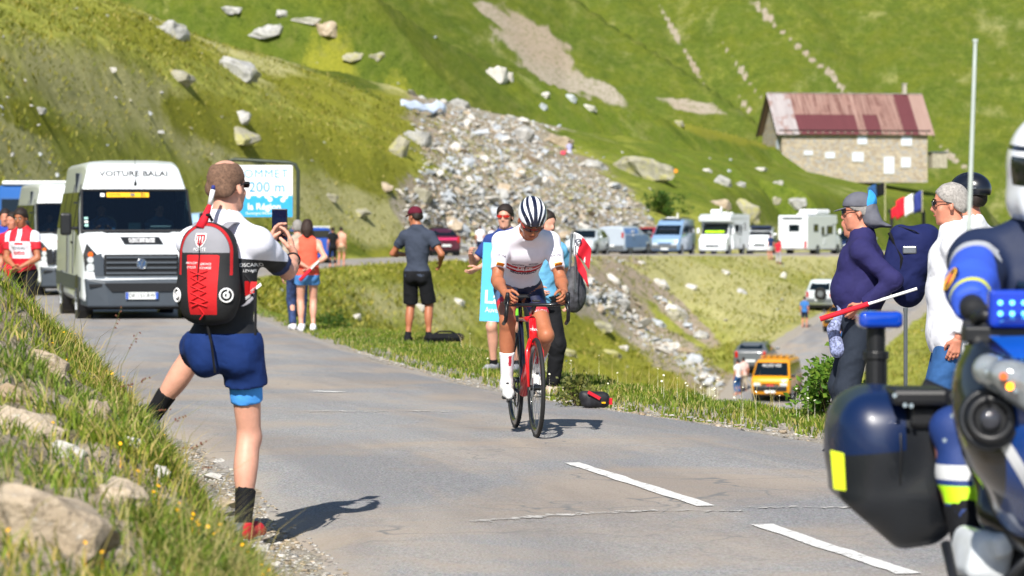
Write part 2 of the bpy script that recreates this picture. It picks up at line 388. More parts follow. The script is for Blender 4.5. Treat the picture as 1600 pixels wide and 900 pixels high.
def near_line(X, Y, L):
    """signed offset (+ right of the travel direction), z and half width at the nearest point of polyline"""
    best = np.full(X.shape, 1e9); sg = np.zeros(X.shape); zz = np.zeros(X.shape); hw = np.zeros(X.shape)
    for a, b in zip(L[:-1], L[1:]):
        dx, dy = b[0] - a[0], b[1] - a[1]; l2 = dx * dx + dy * dy
        t = np.clip(((X - a[0]) * dx + (Y - a[1]) * dy) / l2, 0, 1); qx = X - a[0] - t * dx; qy = Y - a[1] - t * dy
        d = np.sqrt(qx * qx + qy * qy); m = d < best
        best = np.where(m, d, best); sg = np.where(m, np.sign(dy * qx - dx * qy), sg); zz = np.where(m, a[2] + t * (b[2] - a[2]), zz); hw = np.where(m, a[3] + t * (b[3] - a[3]), hw)
    return best * sg, zz, hw
# control points: photo column -> (row, distance) where the surface is seen
VIS = {
 -900: [(470, 50), (350, 60), (100, 85), (-300, 120)],
 -400: [(450, 62), (300, 78), (100, 96), (-150, 120)],
 0: [(440, 82), (300, 97), (150, 113), (0, 130), (-150, 148)],
 200: [(425, 98), (300, 110), (150, 126), (0, 143), (-60, 152)],
 300: [(408, 120), (250, 136), (100, 152), (10, 166)],
 420: [(403, 141), (300, 153), (200, 166), (100, 181), (33, 194)],
 550: [(430, 150), (470, 138), (510, 120), (400, 162), (300, 173), (200, 187), (100, 203), (62, 212)],
 700: [(450, 160), (500, 146), (540, 128), (398, 178), (300, 187), (200, 201), (130, 219), (104, 238)],
 850: [(450, 182), (500, 176), (560, 166), (620, 156), (398, 195), (330, 205), (250, 218), (190, 242), (148, 272)],
 1000: [(450, 199), (500, 193), (560, 184), (620, 174), (398, 210), (350, 220), (290, 237), (240, 262), (182, 322)],
 1080: [(450, 203), (500, 197), (560, 186), (620, 172), (397, 214), (350, 228), (290, 246), (250, 275), (200, 345)],
 1200: [(450, 209), (500, 200), (530, 190), (397, 224), (345, 242), (300, 272), (260, 330), (235, 398)],
 1300: [(440, 222), (470, 212), (397, 236), (350, 262), (310, 300), (276, 362), (262, 392), (245, 410)],
 1450: [(385, 310), (350, 345), (310, 372), (276, 400), (262, 420), (560, 140), (500, 175)],
 1600: [(395, 320), (350, 350), (310, 380), (285, 410), (270, 430), (600, 130), (540, 160), (460, 240)],
 2100: [(400, 280), (350, 330), (300, 400), (280, 440), (600, 120), (480, 200)],
}
HID = [  # photo column, distance, z
 (-900, 25, 1.2), (-400, 40, .6), (-900, 40, 1.3), (0, 60, -.3), (600, 60, -2.2), (600, 80, -3.4), (600, 100, -3.6), (700, 60, -3.6), (800, 50, -3.6), (800, 80, -7), (800, 110, -8.5), (950, 40, -3), (950, 60, -6.5), (950, 90, -9.5), (950, 130, -10),
 (1150, 34, -2.6), (1150, 60, -7.5), (1150, 100, -10.5), (1350, 30, -2.2), (1350, 60, -7), (1350, 100, -9), (1350, 130, -7.6), (1600, 30, -2.2), (1600, 60, -5.5), (1600, 90, -6.5), (2100, 20, -.5), (2100, 60, -5), (2100, 90, -5),
 (-900, 8, .9), (1000, 8, 0), (2100, 8, 0), (800, 4, 0), (-900, 4, .3), (2500, 4, 0), (3500, 8, 0), (3500, 30, -3), (3500, 90, -5), (3500, 250, -2), (3500, 450, 5),
 (-2500, 4, .6), (-2500, 15, 1.5), (-2500, 50, 5), (-2500, 120, 20), (-2500, 300, 60), (300, 420, 8), (-900, 300, 30), (800, 420, 3), (1200, 460, 4), (1600, 480, 4), (2100, 480, 4), (-900, 450, 30)]
S_V = 620.0
cp = []
for px, lst in VIS.items():
    for py, Y in lst: cp.append((px, S_V * math.log(Y), EYE + (HZN - py) * Y / FPX, 1))
for px, Y, z in HID: cp.append((px, S_V * math.log(Y), z, 1))
for L, st in ((ROAD_A, 1), (ROAD_B, 1)):
    for x, y, z, h in L:
        if y > 10: cp.append((800 + FPX * x / y, S_V * math.log(y), z, 1))
cp = np.array(cp); cu, cv, cz = cp[:, 0], cp[:, 1], cp[:, 2]
def tk(r2): return .5 * r2 * np.log(r2 + 1e-6)
nC = len(cp); K = tk((cu[:, None] - cu) ** 2 + (cv[:, None] - cv) ** 2) / 1e4; K += np.eye(nC) * 30.0
Pm = np.stack([np.ones(nC), cu / 1000, cv / 1000], 1); A = np.zeros((nC + 3, nC + 3)); A[:nC, :nC] = K; A[:nC, nC:] = Pm; A[nC:, :nC] = Pm.T
sol = np.linalg.solve(A, np.concatenate([cz, np.zeros(3)]))
def vnoise(x, y, seed=0):
    xi = np.floor(x).astype(np.int64); yi = np.floor(y).astype(np.int64); fx = x - xi; fy = y - yi; fx = fx * fx * (3 - 2 * fx); fy = fy * fy * (3 - 2 * fy)
    def h(a, b):
        n = (a * 374761393 + b * 668265263 + seed * 974634777) & 0xffffffff; n = ((n ^ (n >> 13)) * 1274126177) & 0xffffffff; return ((n ^ (n >> 16)) & 0xffff) / 65535.0
    return (h(xi, yi) * (1 - fx) + h(xi + 1, yi) * fx) * (1 - fy) + (h(xi, yi + 1) * (1 - fx) + h(xi + 1, yi + 1) * fx) * fy
def fbm(x, y, o=4, seed=0):
    s = 0; a = .5
    for i in range(o): c_, q_ = math.cos(.6 + i * 1.1), math.sin(.6 + i * 1.1); s = s + a * (vnoise((x * c_ - y * q_) * 2 ** i, (x * q_ + y * c_) * 2 ** i, seed + i) - .5); a *= .55
    return s
def sstep(a, b, x): t = np.clip((x - a) / (b - a), 0, 1); return t * t * (3 - 2 * t)
def spur(X, Y, pts, front, back):
    xs = [p[0] for p in pts]; Yr = np.interp(X, xs, [p[1] for p in pts]); Zr = np.interp(X, xs, [p[2] for p in pts])
    return np.where(Y < Yr, Zr - front * (Yr - Y), Zr - back * (Y - Yr))
def WP(px, py, Y): p = W(px, py, Y); return (p.x, p.y, p.z)
SP1 = [(-150, 380, 90), WP(560, -30, 330), WP(620, 10, 335), WP(690, 58, 340), WP(760, 92, 345), WP(860, 130, 352), WP(950, 163, 360), WP(1080, 197, 375), WP(1200, 226, 398), WP(1300, 262, 405), (80, 430, -20)]
SP2 = [(-150, 620, 190), WP(880, -20, 540), WP(950, 30, 535), WP(1020, 78, 528), WP(1100, 130, 520), WP(1190, 190, 510), WP(1260, 245, 505), (90, 500, -20)]
def H(X, Y, fine=True):
    X = np.asarray(X, float); Y = np.asarray(Y, float); sh = X.shape; X = X.ravel(); Y = Y.ravel()
    Yc = np.maximum(Y, 4.0); u = np.clip(800 + FPX * X / Yc, -2600, 3600); v = S_V * np.log(Yc); z = np.zeros(X.shape)
    for i in range(0, len(X), 40000):
        s = slice(i, i + 40000); z[s] = tk((u[s, None] - cu) ** 2 + (v[s, None] - cv) ** 2) / 1e4 @ sol[:nC] + sol[nC] + sol[nC + 1] * u[s] / 1000 + sol[nC + 2] * v[s] / 1000
    # broken ground of the slopes
    far = sstep(60, 110, Y)
    z = z + far * (fbm(X / 9, Y / 9, 4, 3) * 1.5 + fbm(X / 2.2, Y / 2.2, 3, 9) * .6) * (1 - .6 * sstep(300, 380, Y))
    z = np.where(Y > 430, np.minimum(z, 4 - (Y - 430) * .3), z)
    # roads cut and fill
    off, rz, hw = near_line(X, Y, RA); d = np.abs(off)
    nearroad = Y < 62; left = off < 0
    # left bank beside the near road
    dl = np.maximum(-off - hw, 0)
    g = np.interp(Y, [4, 7, 9, 11, 14, 20, 26, 33, 40, 46], [.1, .45, .55, .68, 1.0, 1.22, 1.30, .85, .25, .0])
    bank = g * np.interp(dl, [0, .38, .56, .8, 1.3, 2.2, 4, 9], [0, .02, .26, .55, .88, 1.3, 1.75, 2.0]) + (fbm(X * 1.1, Y * .8, 4, 21) * .5) * sstep(.45, 1.2, dl) * np.clip(g * 1.4, 0, 1)
    # right verge then the drop
    dr = np.maximum(off - hw, 0)
    vw = np.interp(Y, [0, 15, 30, 45, 60], [.4, .35, 1.0, 1.6, .8])
    verge = .02 - np.maximum(dr - vw, 0) * .62 + fbm(X * 1.3, Y * 1.3, 3, 5) * .16 * sstep(.1, .8, dr)
    znear = np.where(left, rz + bank, rz + verge)
    lft = np.where(left, sstep(5, 12, dl), sstep(1.0, 4.0, np.maximum(dr - vw, 0) ))
    wn = (1 - sstep(46, 62, Y))
    zn = znear * (1 - lft) + np.where(left, np.maximum(z, znear), z) * lft
    z = z * (1 - wn) + zn * wn
    ob, bz, bh = near_line(X, Y, RB); db = np.abs(ob); sB = sstep(bh + .2, bh + 6.5, db); z = np.where((Y > 90) & (db < bh + 6.5), (bz - .03) * (1 - sB) + z * sB, z)
    wA = 3.5 + 2.0 * far + np.where(off > 0, 5, 0) * sstep(205, 260, Y)
    sA = sstep(hw + .2, hw + wA, d); z = np.where((Y > 40), (rz - .03) * (1 - sA) + z * sA, z)
    eA = np.maximum(d - hw - .2, 0); eB = np.maximum(db - bh - .2, 0); wb_ = sstep(175, 205, Y) * (1 - sstep(5, 13, eA)) * (1 - sstep(5, 13, eB)) * (rz > bz)
    z = z * (1 - wb_) + (rz - .04 + (bz - rz) * eA / (eA + eB + 1e-6)) * wb_
    z = np.where(d < hw + .2, rz - .04, z)
    z = np.where((Y > 90) & (db < bh + .2), bz - .05, z)
    # mountain side beyond
    big = fbm(X / 60, Y / 60, 4, 31) * 9 + fbm(X / 14, Y / 14, 3, 33) * 1.2
    m1 = spur(X, Y, SP1, .50, .55) + fbm(X / 20, Y / 20, 4, 41) * 1.6
    m2 = spur(X, Y, SP2, .58, .6) + fbm(X / 25, Y / 25, 4, 43) * 2.4
    # gully lines running down the far face
    def gully(x0, y0, x1, y1, w_, dp):
        dx, dy = x1 - x0, y1 - y0; t = np.clip(((X - x0) * dx + (Y - y0) * dy) / (dx * dx + dy * dy), -.2, 1.2); q = np.hypot(X - x0 - t * dx, Y - y0 - t * dy); return -dp * np.exp(-(q / w_) ** 2)
    m3 = .56 * (Y - 520) + big + gully(20, 620, 48, 528, 7, 3.5) + gully(50, 640, 66, 560, 5, 2.0) + gully(-30, 680, 20, 560, 9, 4)
    z = np.maximum(z, np.where(Y > 330, m1, -99)); z = np.maximum(z, np.where(Y > 420, m2, -99)); z = np.maximum(z, np.where(Y > 440, m3, -99))
    if fine: z = z + np.where((d > hw + .25) & (db > bh + .25), fbm(X * 3.5, Y * 3.5, 3, 51) * .05 * (1 - sstep(30, 80, Y)), 0)
    return z.reshape(sh)
# ground sheet: rays x distances
us = np.concatenate([np.arange(-2600, -300, 60), np.arange(-300, 1900, 5.0), np.arange(1900, 3601, 60)])
Ys = np.concatenate([np.geomspace(3.6, 60, 300)[:-1], np.geomspace(60, 120, 60)[:-1], np.geomspace(120, 300, 300)[:-1], np.geomspace(300, 620, 190)[:-1], np.geomspace(620, 1500, 40)])
UU, YY = np.meshgrid(us, Ys); XX = (UU - 800) * YY / FPX; ZZ = H(XX, YY)
PY = HZN - (ZZ - EYE) * FPX / YY          # photo row of every ground point
def gz(x, y):
    """ground height, bilinear from the sheet"""
    x = np.asarray(x, float); y = np.asarray(y, float)
    u = 800 + FPX * x / y; i = np.clip(np.searchsorted(us, u) - 1, 0, len(us) - 2); j = np.clip(np.searchsorted(Ys, y) - 1, 0, len(Ys) - 2)
    a = np.clip((u - us[i]) / (us[i + 1] - us[i]), 0, 1); b = np.clip((y - Ys[j]) / (Ys[j + 1] - Ys[j]), 0, 1)
    return (ZZ[j, i] * (1 - a) + ZZ[j, i + 1] * a) * (1 - b) + (ZZ[j + 1, i] * (1 - a) + ZZ[j + 1, i + 1] * a) * b
def hit(px, py, ymin=4, ymax=1400):
    """first ground point seen at photo pixel"""
    i = int(np.clip(np.searchsorted(us, px) - 1, 0, len(us) - 2)); a = (px - us[i]) / (us[i + 1] - us[i]); r = PY[:, i] * (1 - a) + PY[:, i + 1] * a
    ok = np.where((r <= py) & (Ys >= ymin) & (Ys <= ymax))[0]
    if len(ok) == 0: return None
    j = ok[0]
    if j == 0: Y = Ys[0]
    else: t = (r[j - 1] - py) / max(r[j - 1] - r[j], 1e-6); Y = Ys[j - 1] + np.clip(t, 0, 1) * (Ys[j] - Ys[j - 1])
    x = (px - 800) * Y / FPX; return Vector((x, Y, float(gz(x, Y))))
def at(px, Y):
    x = (px - 800) * Y / FPX; return Vector((x, Y, float(gz(x, Y))))
# what covers the ground, as masks over the sheet
def blob(px, py, rx, ry, ang=0):  # white zone is a highlight streak painted across the fairing
    a = math.radians(ang); dx = UU - px; dy = PY - py; x = dx * math.cos(a) + dy * math.sin(a); y = -dx * math.sin(a) + dy * math.cos(a); return 1 - np.sqrt((x / rx) ** 2 + (y / ry) ** 2)
vis = np.zeros_like(PY, bool); mn = np.minimum.accumulate(PY, axis=0); 
nz1 = fbm(XX / 6, YY / 6, 5, 61); nz2 = fbm(XX / 1.6, YY / 1.6, 4, 71)
band = lambda a, b: (YY > a) & (YY < b)
scree = np.full(PY.shape, -1.0)
for a in [(770, 235, 105, 78, 40), (700, 175, 55, 30, 35), (860, 300, 130, 62, 32), (740, 330, 95, 60, 10), (960, 330, 60, 30, 35), (690, 210, 60, 24, 60)]: scree = np.maximum(scree, np.where(band(165, 300), blob(*a), -1))
for a in [(940, 460, 75, 30, 28), (1010, 520, 90, 22, 38), (1080, 570, 80, 22, 40), (1120, 600, 60, 22, 30), (990, 440, 60, 14, 30), (1060, 490, 60, 14, 40)]: scree = np.maximum(scree, np.where(band(100, 225), blob(*a), -1))
for a in [(850, 88, 92, 30, 42), (935, 140, 50, 14, 28), (790, 35, 60, 10, 35), (1080, 165, 50, 8, 10)]: scree = np.maximum(scree, np.where(band(380, 800), blob(*a) * .9 - .22 + nz2 * .5, -1))
for a in [(1048, 40, 45, 3.5, 62), (1085, 105, 45, 4, 60), (1160, 112, 50, 4, 55), (1250, 75, 105, 3.5, 42), (1165, 165, 22, 4, 50), (1485, 242, 30, 5, 40), (1195, 18, 32, 3.5, 48), (1305, 125, 25, 3, 60)]: scree = np.maximum(scree, np.where(band(380, 900), blob(*a) * .7 - .22 + nz2 * .5, -1))
scree = scree + nz1 * np.where(YY > 380, .35, .9) + nz2 * .6
dry = np.full(PY.shape, -.35)
for a in [(100, 130, 130, 50, 35), (250, 175, 200, 45, 30), (20, 230, 120, 60, 40), (440, 120, 80, 30, 30), (560, 330, 140, 45, 15), (620, 130, 60, 22, 40), (330, 60, 120, 30, 20)]: dry = np.maximum(dry, np.where(band(60, 300), blob(*a), -1))
for a in [(1000, 420, 260, 45, 8), (1150, 460, 160, 60, 15), (1250, 400, 160, 40, 5), (650, 480, 110, 30, 10)]: dry = np.maximum(dry, np.where(band(100, 300), blob(*a), -1))
dry = dry + nz1 * .9 + nz2 * .5
lush = np.full(PY.shape, -.6)
for a in [(1250, 300, 330, 70, 10), (850, 180, 220, 30, 25), (1150, 255, 220, 45, 12), (700, 130, 100, 22, 30), (600, 390, 120, 14, 0), (470, 40, 80, 16, 25)]: lush = np.maximum(lush, np.where(band(150, 460), blob(*a), -1))
lush = np.where(YY > 330, .35, lush); lush = np.where((YY > 222) & (YY <= 330) & (UU < 820), .5, lush); lush = np.where(YY < 60, .3, lush); lush = lush + nz1 * .5 + nz2 * .3
moss = np.full(PY.shape, -.5)
for a in [(620, 210, 70, 60, 70), (560, 250, 120, 40, 30), (950, 560, 220, 55, 18), (700, 420, 130, 30, 5), (60, 190, 70, 22, 30), (380, 200, 150, 40, 15), (500, 150, 90, 30, 20), (1150, 210, 120, 14, 10), (250, 60, 120, 25, 20)]: moss = np.maximum(moss, np.where(band(60, 420), blob(*a), -1))
moss = moss + nz1 * .9 + nz2 * .4
off, rz, hw = near_line(XX, YY, RA)
gravel = np.where(np.abs(off) < hw + .55, 1 - (np.abs(off) - hw) / .55, -1.) + nz2 * .8
ob, bz, bh = near_line(XX, YY, RB); gravel = np.maximum(gravel, np.where((np.abs(ob) < bh + .8) & (YY > 90), 1 - (np.abs(ob) - bh) / .8, -1.) + nz2 * .8)
dlm = -off - hw; bankrock = np.where((off < 0) & (YY < 42), -.15 + 1.3 * fbm(XX * 1.3, YY * 1.0, 3, 81) + .5 * np.exp(-((dlm - 1.5) / .5) ** 2) , -1)
def cyc_land():
    m, nt, b = new_mat('mountain_grass')
    g = coords(nt, world=True)
    n1 = noise(nt, .9, 8, .7, g); n2 = noise(nt, 6, 6, .7, g); n3 = noise(nt, .05, 3, .5, g); n4 = noise(nt, 28, 4, .65, g)
    BRK = noise(nt, 1.6, 8, .75, g)
    base = ramp(nt, n1, .3, .7, (.13, .16, .015, 1), (.42, .42, .085, 1))
    def A(n, lo=-.1, hi=.25):
        a = N(nt, 'ShaderNodeAttribute', attribute_name=n); mr = N(nt, 'ShaderNodeMapRange'); mr.inputs[1].default_value = lo; mr.inputs[2].default_value = hi; ad = N(nt, 'ShaderNodeMath', operation='MULTIPLY_ADD'); ad.inputs[1].default_value = .9; nt.links.new(BRK, ad.inputs[0]); sb = N(nt, 'ShaderNodeMath', operation='ADD'); sb.inputs[1].default_value = -.45; nt.links.new(a.outputs['Fac'], sb.inputs[0]); nt.links.new(sb.outputs[0], ad.inputs[2]); nt.links.new(ad.outputs[0], mr.inputs[0]); return mr.outputs[0]
    lushc = ramp(nt, n1, .3, .7, (.020, .050, .003, 1), (.090, .130, .011, 1))
    lushc = mixc(nt, ramp(nt, n2, .45, .62), lushc, (.115, .155, .02, 1)) ; lushc = mixc(nt, A('meadow_light'), lushc, mixc(nt, 1, lushc, (1.55, 1.5, 1.4, 1), 'MULTIPLY')); lushc = mixc(nt, ramp(nt, noise(nt, .16, 5, .65, g), .42, .62), lushc, mixc(nt, 1, lushc, (1.3, 1.12, .9, 1), 'MULTIPLY')); base = mixc(nt, A('lush'), base, lushc)  # meadow green multiplied brighter to stand in for sunlight on that slope
    dryc = ramp(nt, n2, .35, .7, (.30, .29, .09, 1), (.62, .57, .30, 1)); base = mixc(nt, A('dry', -.2, .35), base, dryc)
    mossc = ramp(nt, n2, .3, .7, (.115, .135, .012, 1), (.34, .33, .035, 1)); base = mixc(nt, A('moss', -.1, .2), base, mossc)
    base = mixc(nt, ramp(nt, n4, .52, .75), base, mixc(nt, .5, base, (.36, .34, .13, 1)))
    nt.links.new(base, b.inputs['Base Color']); b.inputs['Roughness'].default_value = .95; b.inputs['Specular IOR Level'].default_value = .1
    cg = coords(nt, (1, .35, 1), True); tr_ = noise(nt, .55, 6, .75, cg, .5); base = mixc(nt, ramp(nt, tr_, .50, .70), base, mixc(nt, .55, base, (.20, .20, .055, 1))); base = mixc(nt, ramp(nt, noise(nt, .11, 6, .7, g, .8), .56, .70), base, mixc(nt, .6, base, (.045, .075, .008, 1)))
    sc_ = ramp(nt, n2, .3, .7, (.22, .19, .14, 1), (.56, .50, .42, 1)); sc_ = mixc(nt, ramp(nt, n3, .4, .6), sc_, (.36, .29, .22, 1)); sc_ = mixc(nt, ramp(nt, BRK, .5, .62), sc_, (.14, .15, .04, 1)); sc_ = mixc(nt, ramp(nt, n4, .5, .7), sc_, (.24, .20, .15, 1)); base = mixc(nt, A('scree', -.35, -.15), base, sc_)
    gr = ramp(nt, n4, .3, .7, (.22, .19, .15, 1), (.52, .48, .42, 1)); base = mixc(nt, A('gravel', .1, .3), base, gr); base = mixc(nt, A('rock', -.02, .12), base, ramp(nt, n2, .3, .7, (.20, .155, .10, 1), (.50, .43, .33, 1)))
    nt.links.new(base, b.inputs['Base Color'])
    mx = N(nt, 'ShaderNodeMath', operation='ADD'); nt.links.new(n2, mx.inputs[0]); nt.links.new(n1, mx.inputs[1]); bump(nt, b, mx.outputs[0], .7, .17)
    return m
ny, nx = UU.shape
idx = np.arange(ny * nx).reshape(ny, nx); quads = np.stack([idx[:-1, :-1], idx[:-1, 1:], idx[1:, 1:], idx[1:, :-1]], -1).reshape(-1, 4)
ground = mobj('mountain_ground', np.stack([XX, YY, ZZ], -1).reshape(-1, 3), quads, cyc_land(), smooth=True, attrs=dict(scree=scree.ravel(), dry=dry.ravel(), lush=lush.ravel(), moss=moss.ravel(), gravel=gravel.ravel(), meadow_light=np.where(YY < 425, np.clip((UU - 820) / 260 + nz1, -1, 1), -1.).ravel(), rock=bankrock.ravel()))  # includes the mask for sunlight put into the meadow colour
tag(ground, kind='structure')
# the same ground behind and beside the viewer, out of shot
bx = np.linspace(-400, 400, 21); by = np.linspace(-300, 3.6, 14); BX, BY = np.meshgrid(bx, by)
BZ = np.where(np.abs(BX) < 2, 0, -.06 * np.maximum(BX - 12, 0) + .25 * np.maximum(-BX - 4, 0)); i2 = np.arange(BX.size).reshape(BX.shape)
o = mobj('ground_behind', np.stack([BX, BY, BZ - .05], -1).reshape(-1, 3), np.stack([i2[:-1, :-1], i2[:-1, 1:], i2[1:, 1:], i2[1:, :-1]], -1).reshape(-1, 4), MATS.get('x') or ground.data.materials[0], smooth=True); tag(o, kind='structure')

# ---------------------------------------------------------------- roads
def asphalt():
    m, nt, b = new_mat('asphalt'); g = coords(nt, world=True)
    sp = N(nt, 'ShaderNodeTexVoronoi'); sp.inputs['Scale'].default_value = 75; nt.links.new(g, sp.inputs['Vector'])
    grain = ramp(nt, noise(nt, 34, 4, .75, g), .3, .7, (.18, .18, .185, 1), (.46, .455, .45, 1))
    base = mixc(nt, .55, grain, mixc(nt, 1, (.235, .232, .228, 1), sp.outputs['Color'], 'MULTIPLY')); base = mixc(nt, .7, base, ramp(nt, noise(nt, 80, 3, .7, g), .35, .65, (.13, .13, .135, 1), (.50, .495, .485, 1)))
    big = noise(nt, .45, 5, .6, g, .6)
    base = mixc(nt, ramp(nt, big, .45, .62), base, mixc(nt, .6, base, (.40, .32, .24, 1)))
    st = N(nt, 'ShaderNodeAttribute', attribute_name='along'); ac = N(nt, 'ShaderNodeAttribute', attribute_name='across')
    # worn wheel tracks and dusty edges
    cx = N(nt, 'ShaderNodeCombineXYZ'); nt.links.new(st.outputs['Fac'], cx.inputs[0]); nt.links.new(ac.outputs['Fac'], cx.inputs[1])
    mp = N(nt, 'ShaderNodeMapping'); mp.inputs['Scale'].default_value = (.12, 1.8, 1); nt.links.new(cx.outputs[0], mp.inputs[0])
    tr = noise(nt, 1.2, 4, .6, mp.outputs[0]); base = mixc(nt, ramp(nt, tr, .42, .6), base, mixc(nt, 1, base, (.80, .80, .82, 1), 'MULTIPLY'))
    tr2 = noise(nt, 2.0, 5, .6, mp.outputs[0], .8); base = mixc(nt, ramp(nt, tr2, .56, .72), base, mixc(nt, .35, base, (.42, .33, .24, 1)))
    e = N(nt, 'ShaderNodeMath', operation='ABSOLUTE'); nt.links.new(ac.outputs['Fac'], e.inputs[0])
    ad = N(nt, 'ShaderNodeMath', operation='ADD'); nt.links.new(e.outputs[0], ad.inputs[0]); nn = noise(nt, 1.3, 5, .6, g)
    ms = N(nt, 'ShaderNodeMath', operation='MULTIPLY_ADD'); ms.inputs[1].default_value = .24; ms.inputs[2].default_value = -.12; nt.links.new(nn, ms.inputs[0]); nt.links.new(ms.outputs[0], ad.inputs[1])
    base = mixc(nt, ramp(nt, ad.outputs[0], .88, 1.0), base, mixc(nt, .6, base, (.42, .36, .29, 1)))
    # darker tar repairs
    tar = noise(nt, .6, 3, .5, g, 1.2); base = mixc(nt, ramp(nt, tar, .74, .77), base, (.075, .075, .08, 1))
    vo = N(nt, 'ShaderNodeTexVoronoi', feature='DISTANCE_TO_EDGE'); vo.inputs['Scale'].default_value = .55
    ds = N(nt, 'ShaderNodeVectorMath', operation='ADD'); nx_ = N(nt, 'ShaderNodeTexNoise'); nx_.inputs['Scale'].default_value = 1.6; nt.links.new(g, nx_.inputs['Vector']); nt.links.new(g, ds.inputs[0]); nt.links.new(nx_.outputs['Color'], ds.inputs[1]); nt.links.new(ds.outputs[0], vo.inputs['Vector'])
    base = mixc(nt, mixc(nt, ramp(nt, vo.outputs['Distance'], .002, .006, (1, 1, 1, 1), (0, 0, 0, 1)), (0, 0, 0, 1), ramp(nt, big, .5, .6)), base, (.17, .17, .17, 1))
    nt.links.new(base, b.inputs['Base Color']); b.inputs['Roughness'].default_value = .88; b.inputs['Specular IOR Level'].default_value = .25
    bump(nt, b, noise(nt, 90, 3, .7, g), .5, .006); return m
ASPH = asphalt()
def road_strip(name, L, m, dz=0.0, ymax=999, edge=.12):
    vs = []; al = []; ac = []; s = 0; K_ = 17; rows = 0; prev = None
    P = []
    for a, b in zip(L[:-1], L[1:]):
        n = max(1, int(np.hypot(b[0] - a[0], b[1] - a[1]) / (.5 if a[1] < 40 else 2.5)))
        for t in np.linspace(0, 1, n, endpoint=False): P.append(a + (b - a) * t)
    P.append(L[-1]); P = np.array(P); T = np.gradient(P[:, :2], axis=0); T /= np.linalg.norm(T, axis=1)[:, None]
    for i, p in enumerate(P):
        if prev is not None: s += float(np.hypot(*(p[:2] - prev))) 
        prev = p[:2]; nrm = np.array([T[i, 1], -T[i, 0]])
        el = edge * (vnoise(np.array([s * 1.7]), np.array([3.1]), 5)[0] - .5) * 2 + edge * .6 * (vnoise(np.array([s * 6.]), np.array([1.1]), 6)[0] - .5); er = edge * (vnoise(np.array([s * 1.5]), np.array([7.1]), 7)[0] - .5) * 2
        for k in range(K_):
            q = -1 + 2 * k / (K_ - 1); o_ = q * (p[3] + (er if q > .9 else el if q < -.9 else 0)); xy = p[:2] + nrm * o_
            vs.append((xy[0], xy[1], p[2] + dz + .02 * (1 - q * q) - (.05 if abs(q) == 1 else 0))); al.append(s); ac.append(q)
        rows += 1
    I = np.arange(rows * K_).reshape(rows, K_); F = np.stack([I[:-1, :-1], I[:-1, 1:], I[1:, 1:], I[1:, :-1]], -1).reshape(-1, 4)
    o = mobj(name, vs, F, m, smooth=True, attrs=dict(along=al, across=ac)); return tag(o, kind='structure')
road_strip('mountain_road', RA, ASPH); road_strip('lower_road', RB, ASPH, dz=-.012)
def rzat(x, y):
    o_, z_, h_ = near_line(np.array([x]), np.array([y]), RA); q = o_[0] / h_[0]; return float(z_[0] + .02 * (1 - min(q * q, 1)))
def wear_paint():
    m, nt, b = new_mat('road_paint'); g = coords(nt, world=True); n = noise(nt, 26, 6, .75, g); n2 = noise(nt, 2.5, 4, .7, g)
    nt.links.new(mixc(nt, ramp(nt, n, .52, .60), (.74, .73, .70, 1), (.36, .35, .34, 1)), b.inputs['Base Color']); b.inputs['Roughness'].default_value = .8; return m
def faded_paint():
    m, nt, b = new_mat('faded_road_paint'); g = coords(nt, world=True); n = noise(nt, 9, 6, .75, g)
    nt.links.new(ramp(nt, n, .3, .7, (.36, .34, .31, 1), (.60, .58, .55, 1)), b.inputs['Base Color'])
    al = ramp(nt, noise(nt, 6, 6, .75, g), .44, .56); nt.links.new(al, b.inputs['Alpha']); b.inputs['Roughness'].default_value = .85; return m
WP_ = wear_paint(); FP_ = faded_paint()
def paint_strip(name, pa, pb, width, m, n=14, ragged=.01):
    a = np.array([pa.x, pa.y]); b = np.array([pb.x, pb.y]); d = (b - a) / np.linalg.norm(b - a); nr = np.array([d[1], -d[0]]); vs = []
    for i in range(n + 1):
        c = a + (b - a) * i / n
        for s_ in (-1, -.34, .34, 1):
            q = c + nr * s_ * (width / 2 + rnd.uniform(-ragged, ragged)); vs.append((q[0], q[1], rzat(q[0], q[1]) + .005))
    fs = [(i * 4 + k, i * 4 + k + 1, i * 4 + k + 5, i * 4 + k + 4) for i in range(n) for k in range(3)]
    return tag(mobj(name, vs, fs, m), kind='structure')
def rp(px, py): return W(px, py, FPX * EYE / (py - HZN))
for a, b in (((893, 730), (1104, 798)), ((1190, 827), (1420, 905))): paint_strip('lane_dash', rp(*a), rp(*b), .105, WP_)
paint_strip('lane_dash', rp(490, 604), rp(534, 606), .13, WP_, 4)
# faint old marks crossing the road
for a, b, w_ in (((465, 641), (600, 642), .10), ((600, 641), (740, 643), .07), ((735, 820), (860, 812), .09), ((860, 812), (1000, 806), .09), ((1000, 805), (1160, 806), .05), ((1160, 800), (1330, 800), .06), ((1330, 800), (1420, 806), .04)): paint_strip('faded_road_mark', rp(*a), rp(*b), w_, FP_, 24, .05)
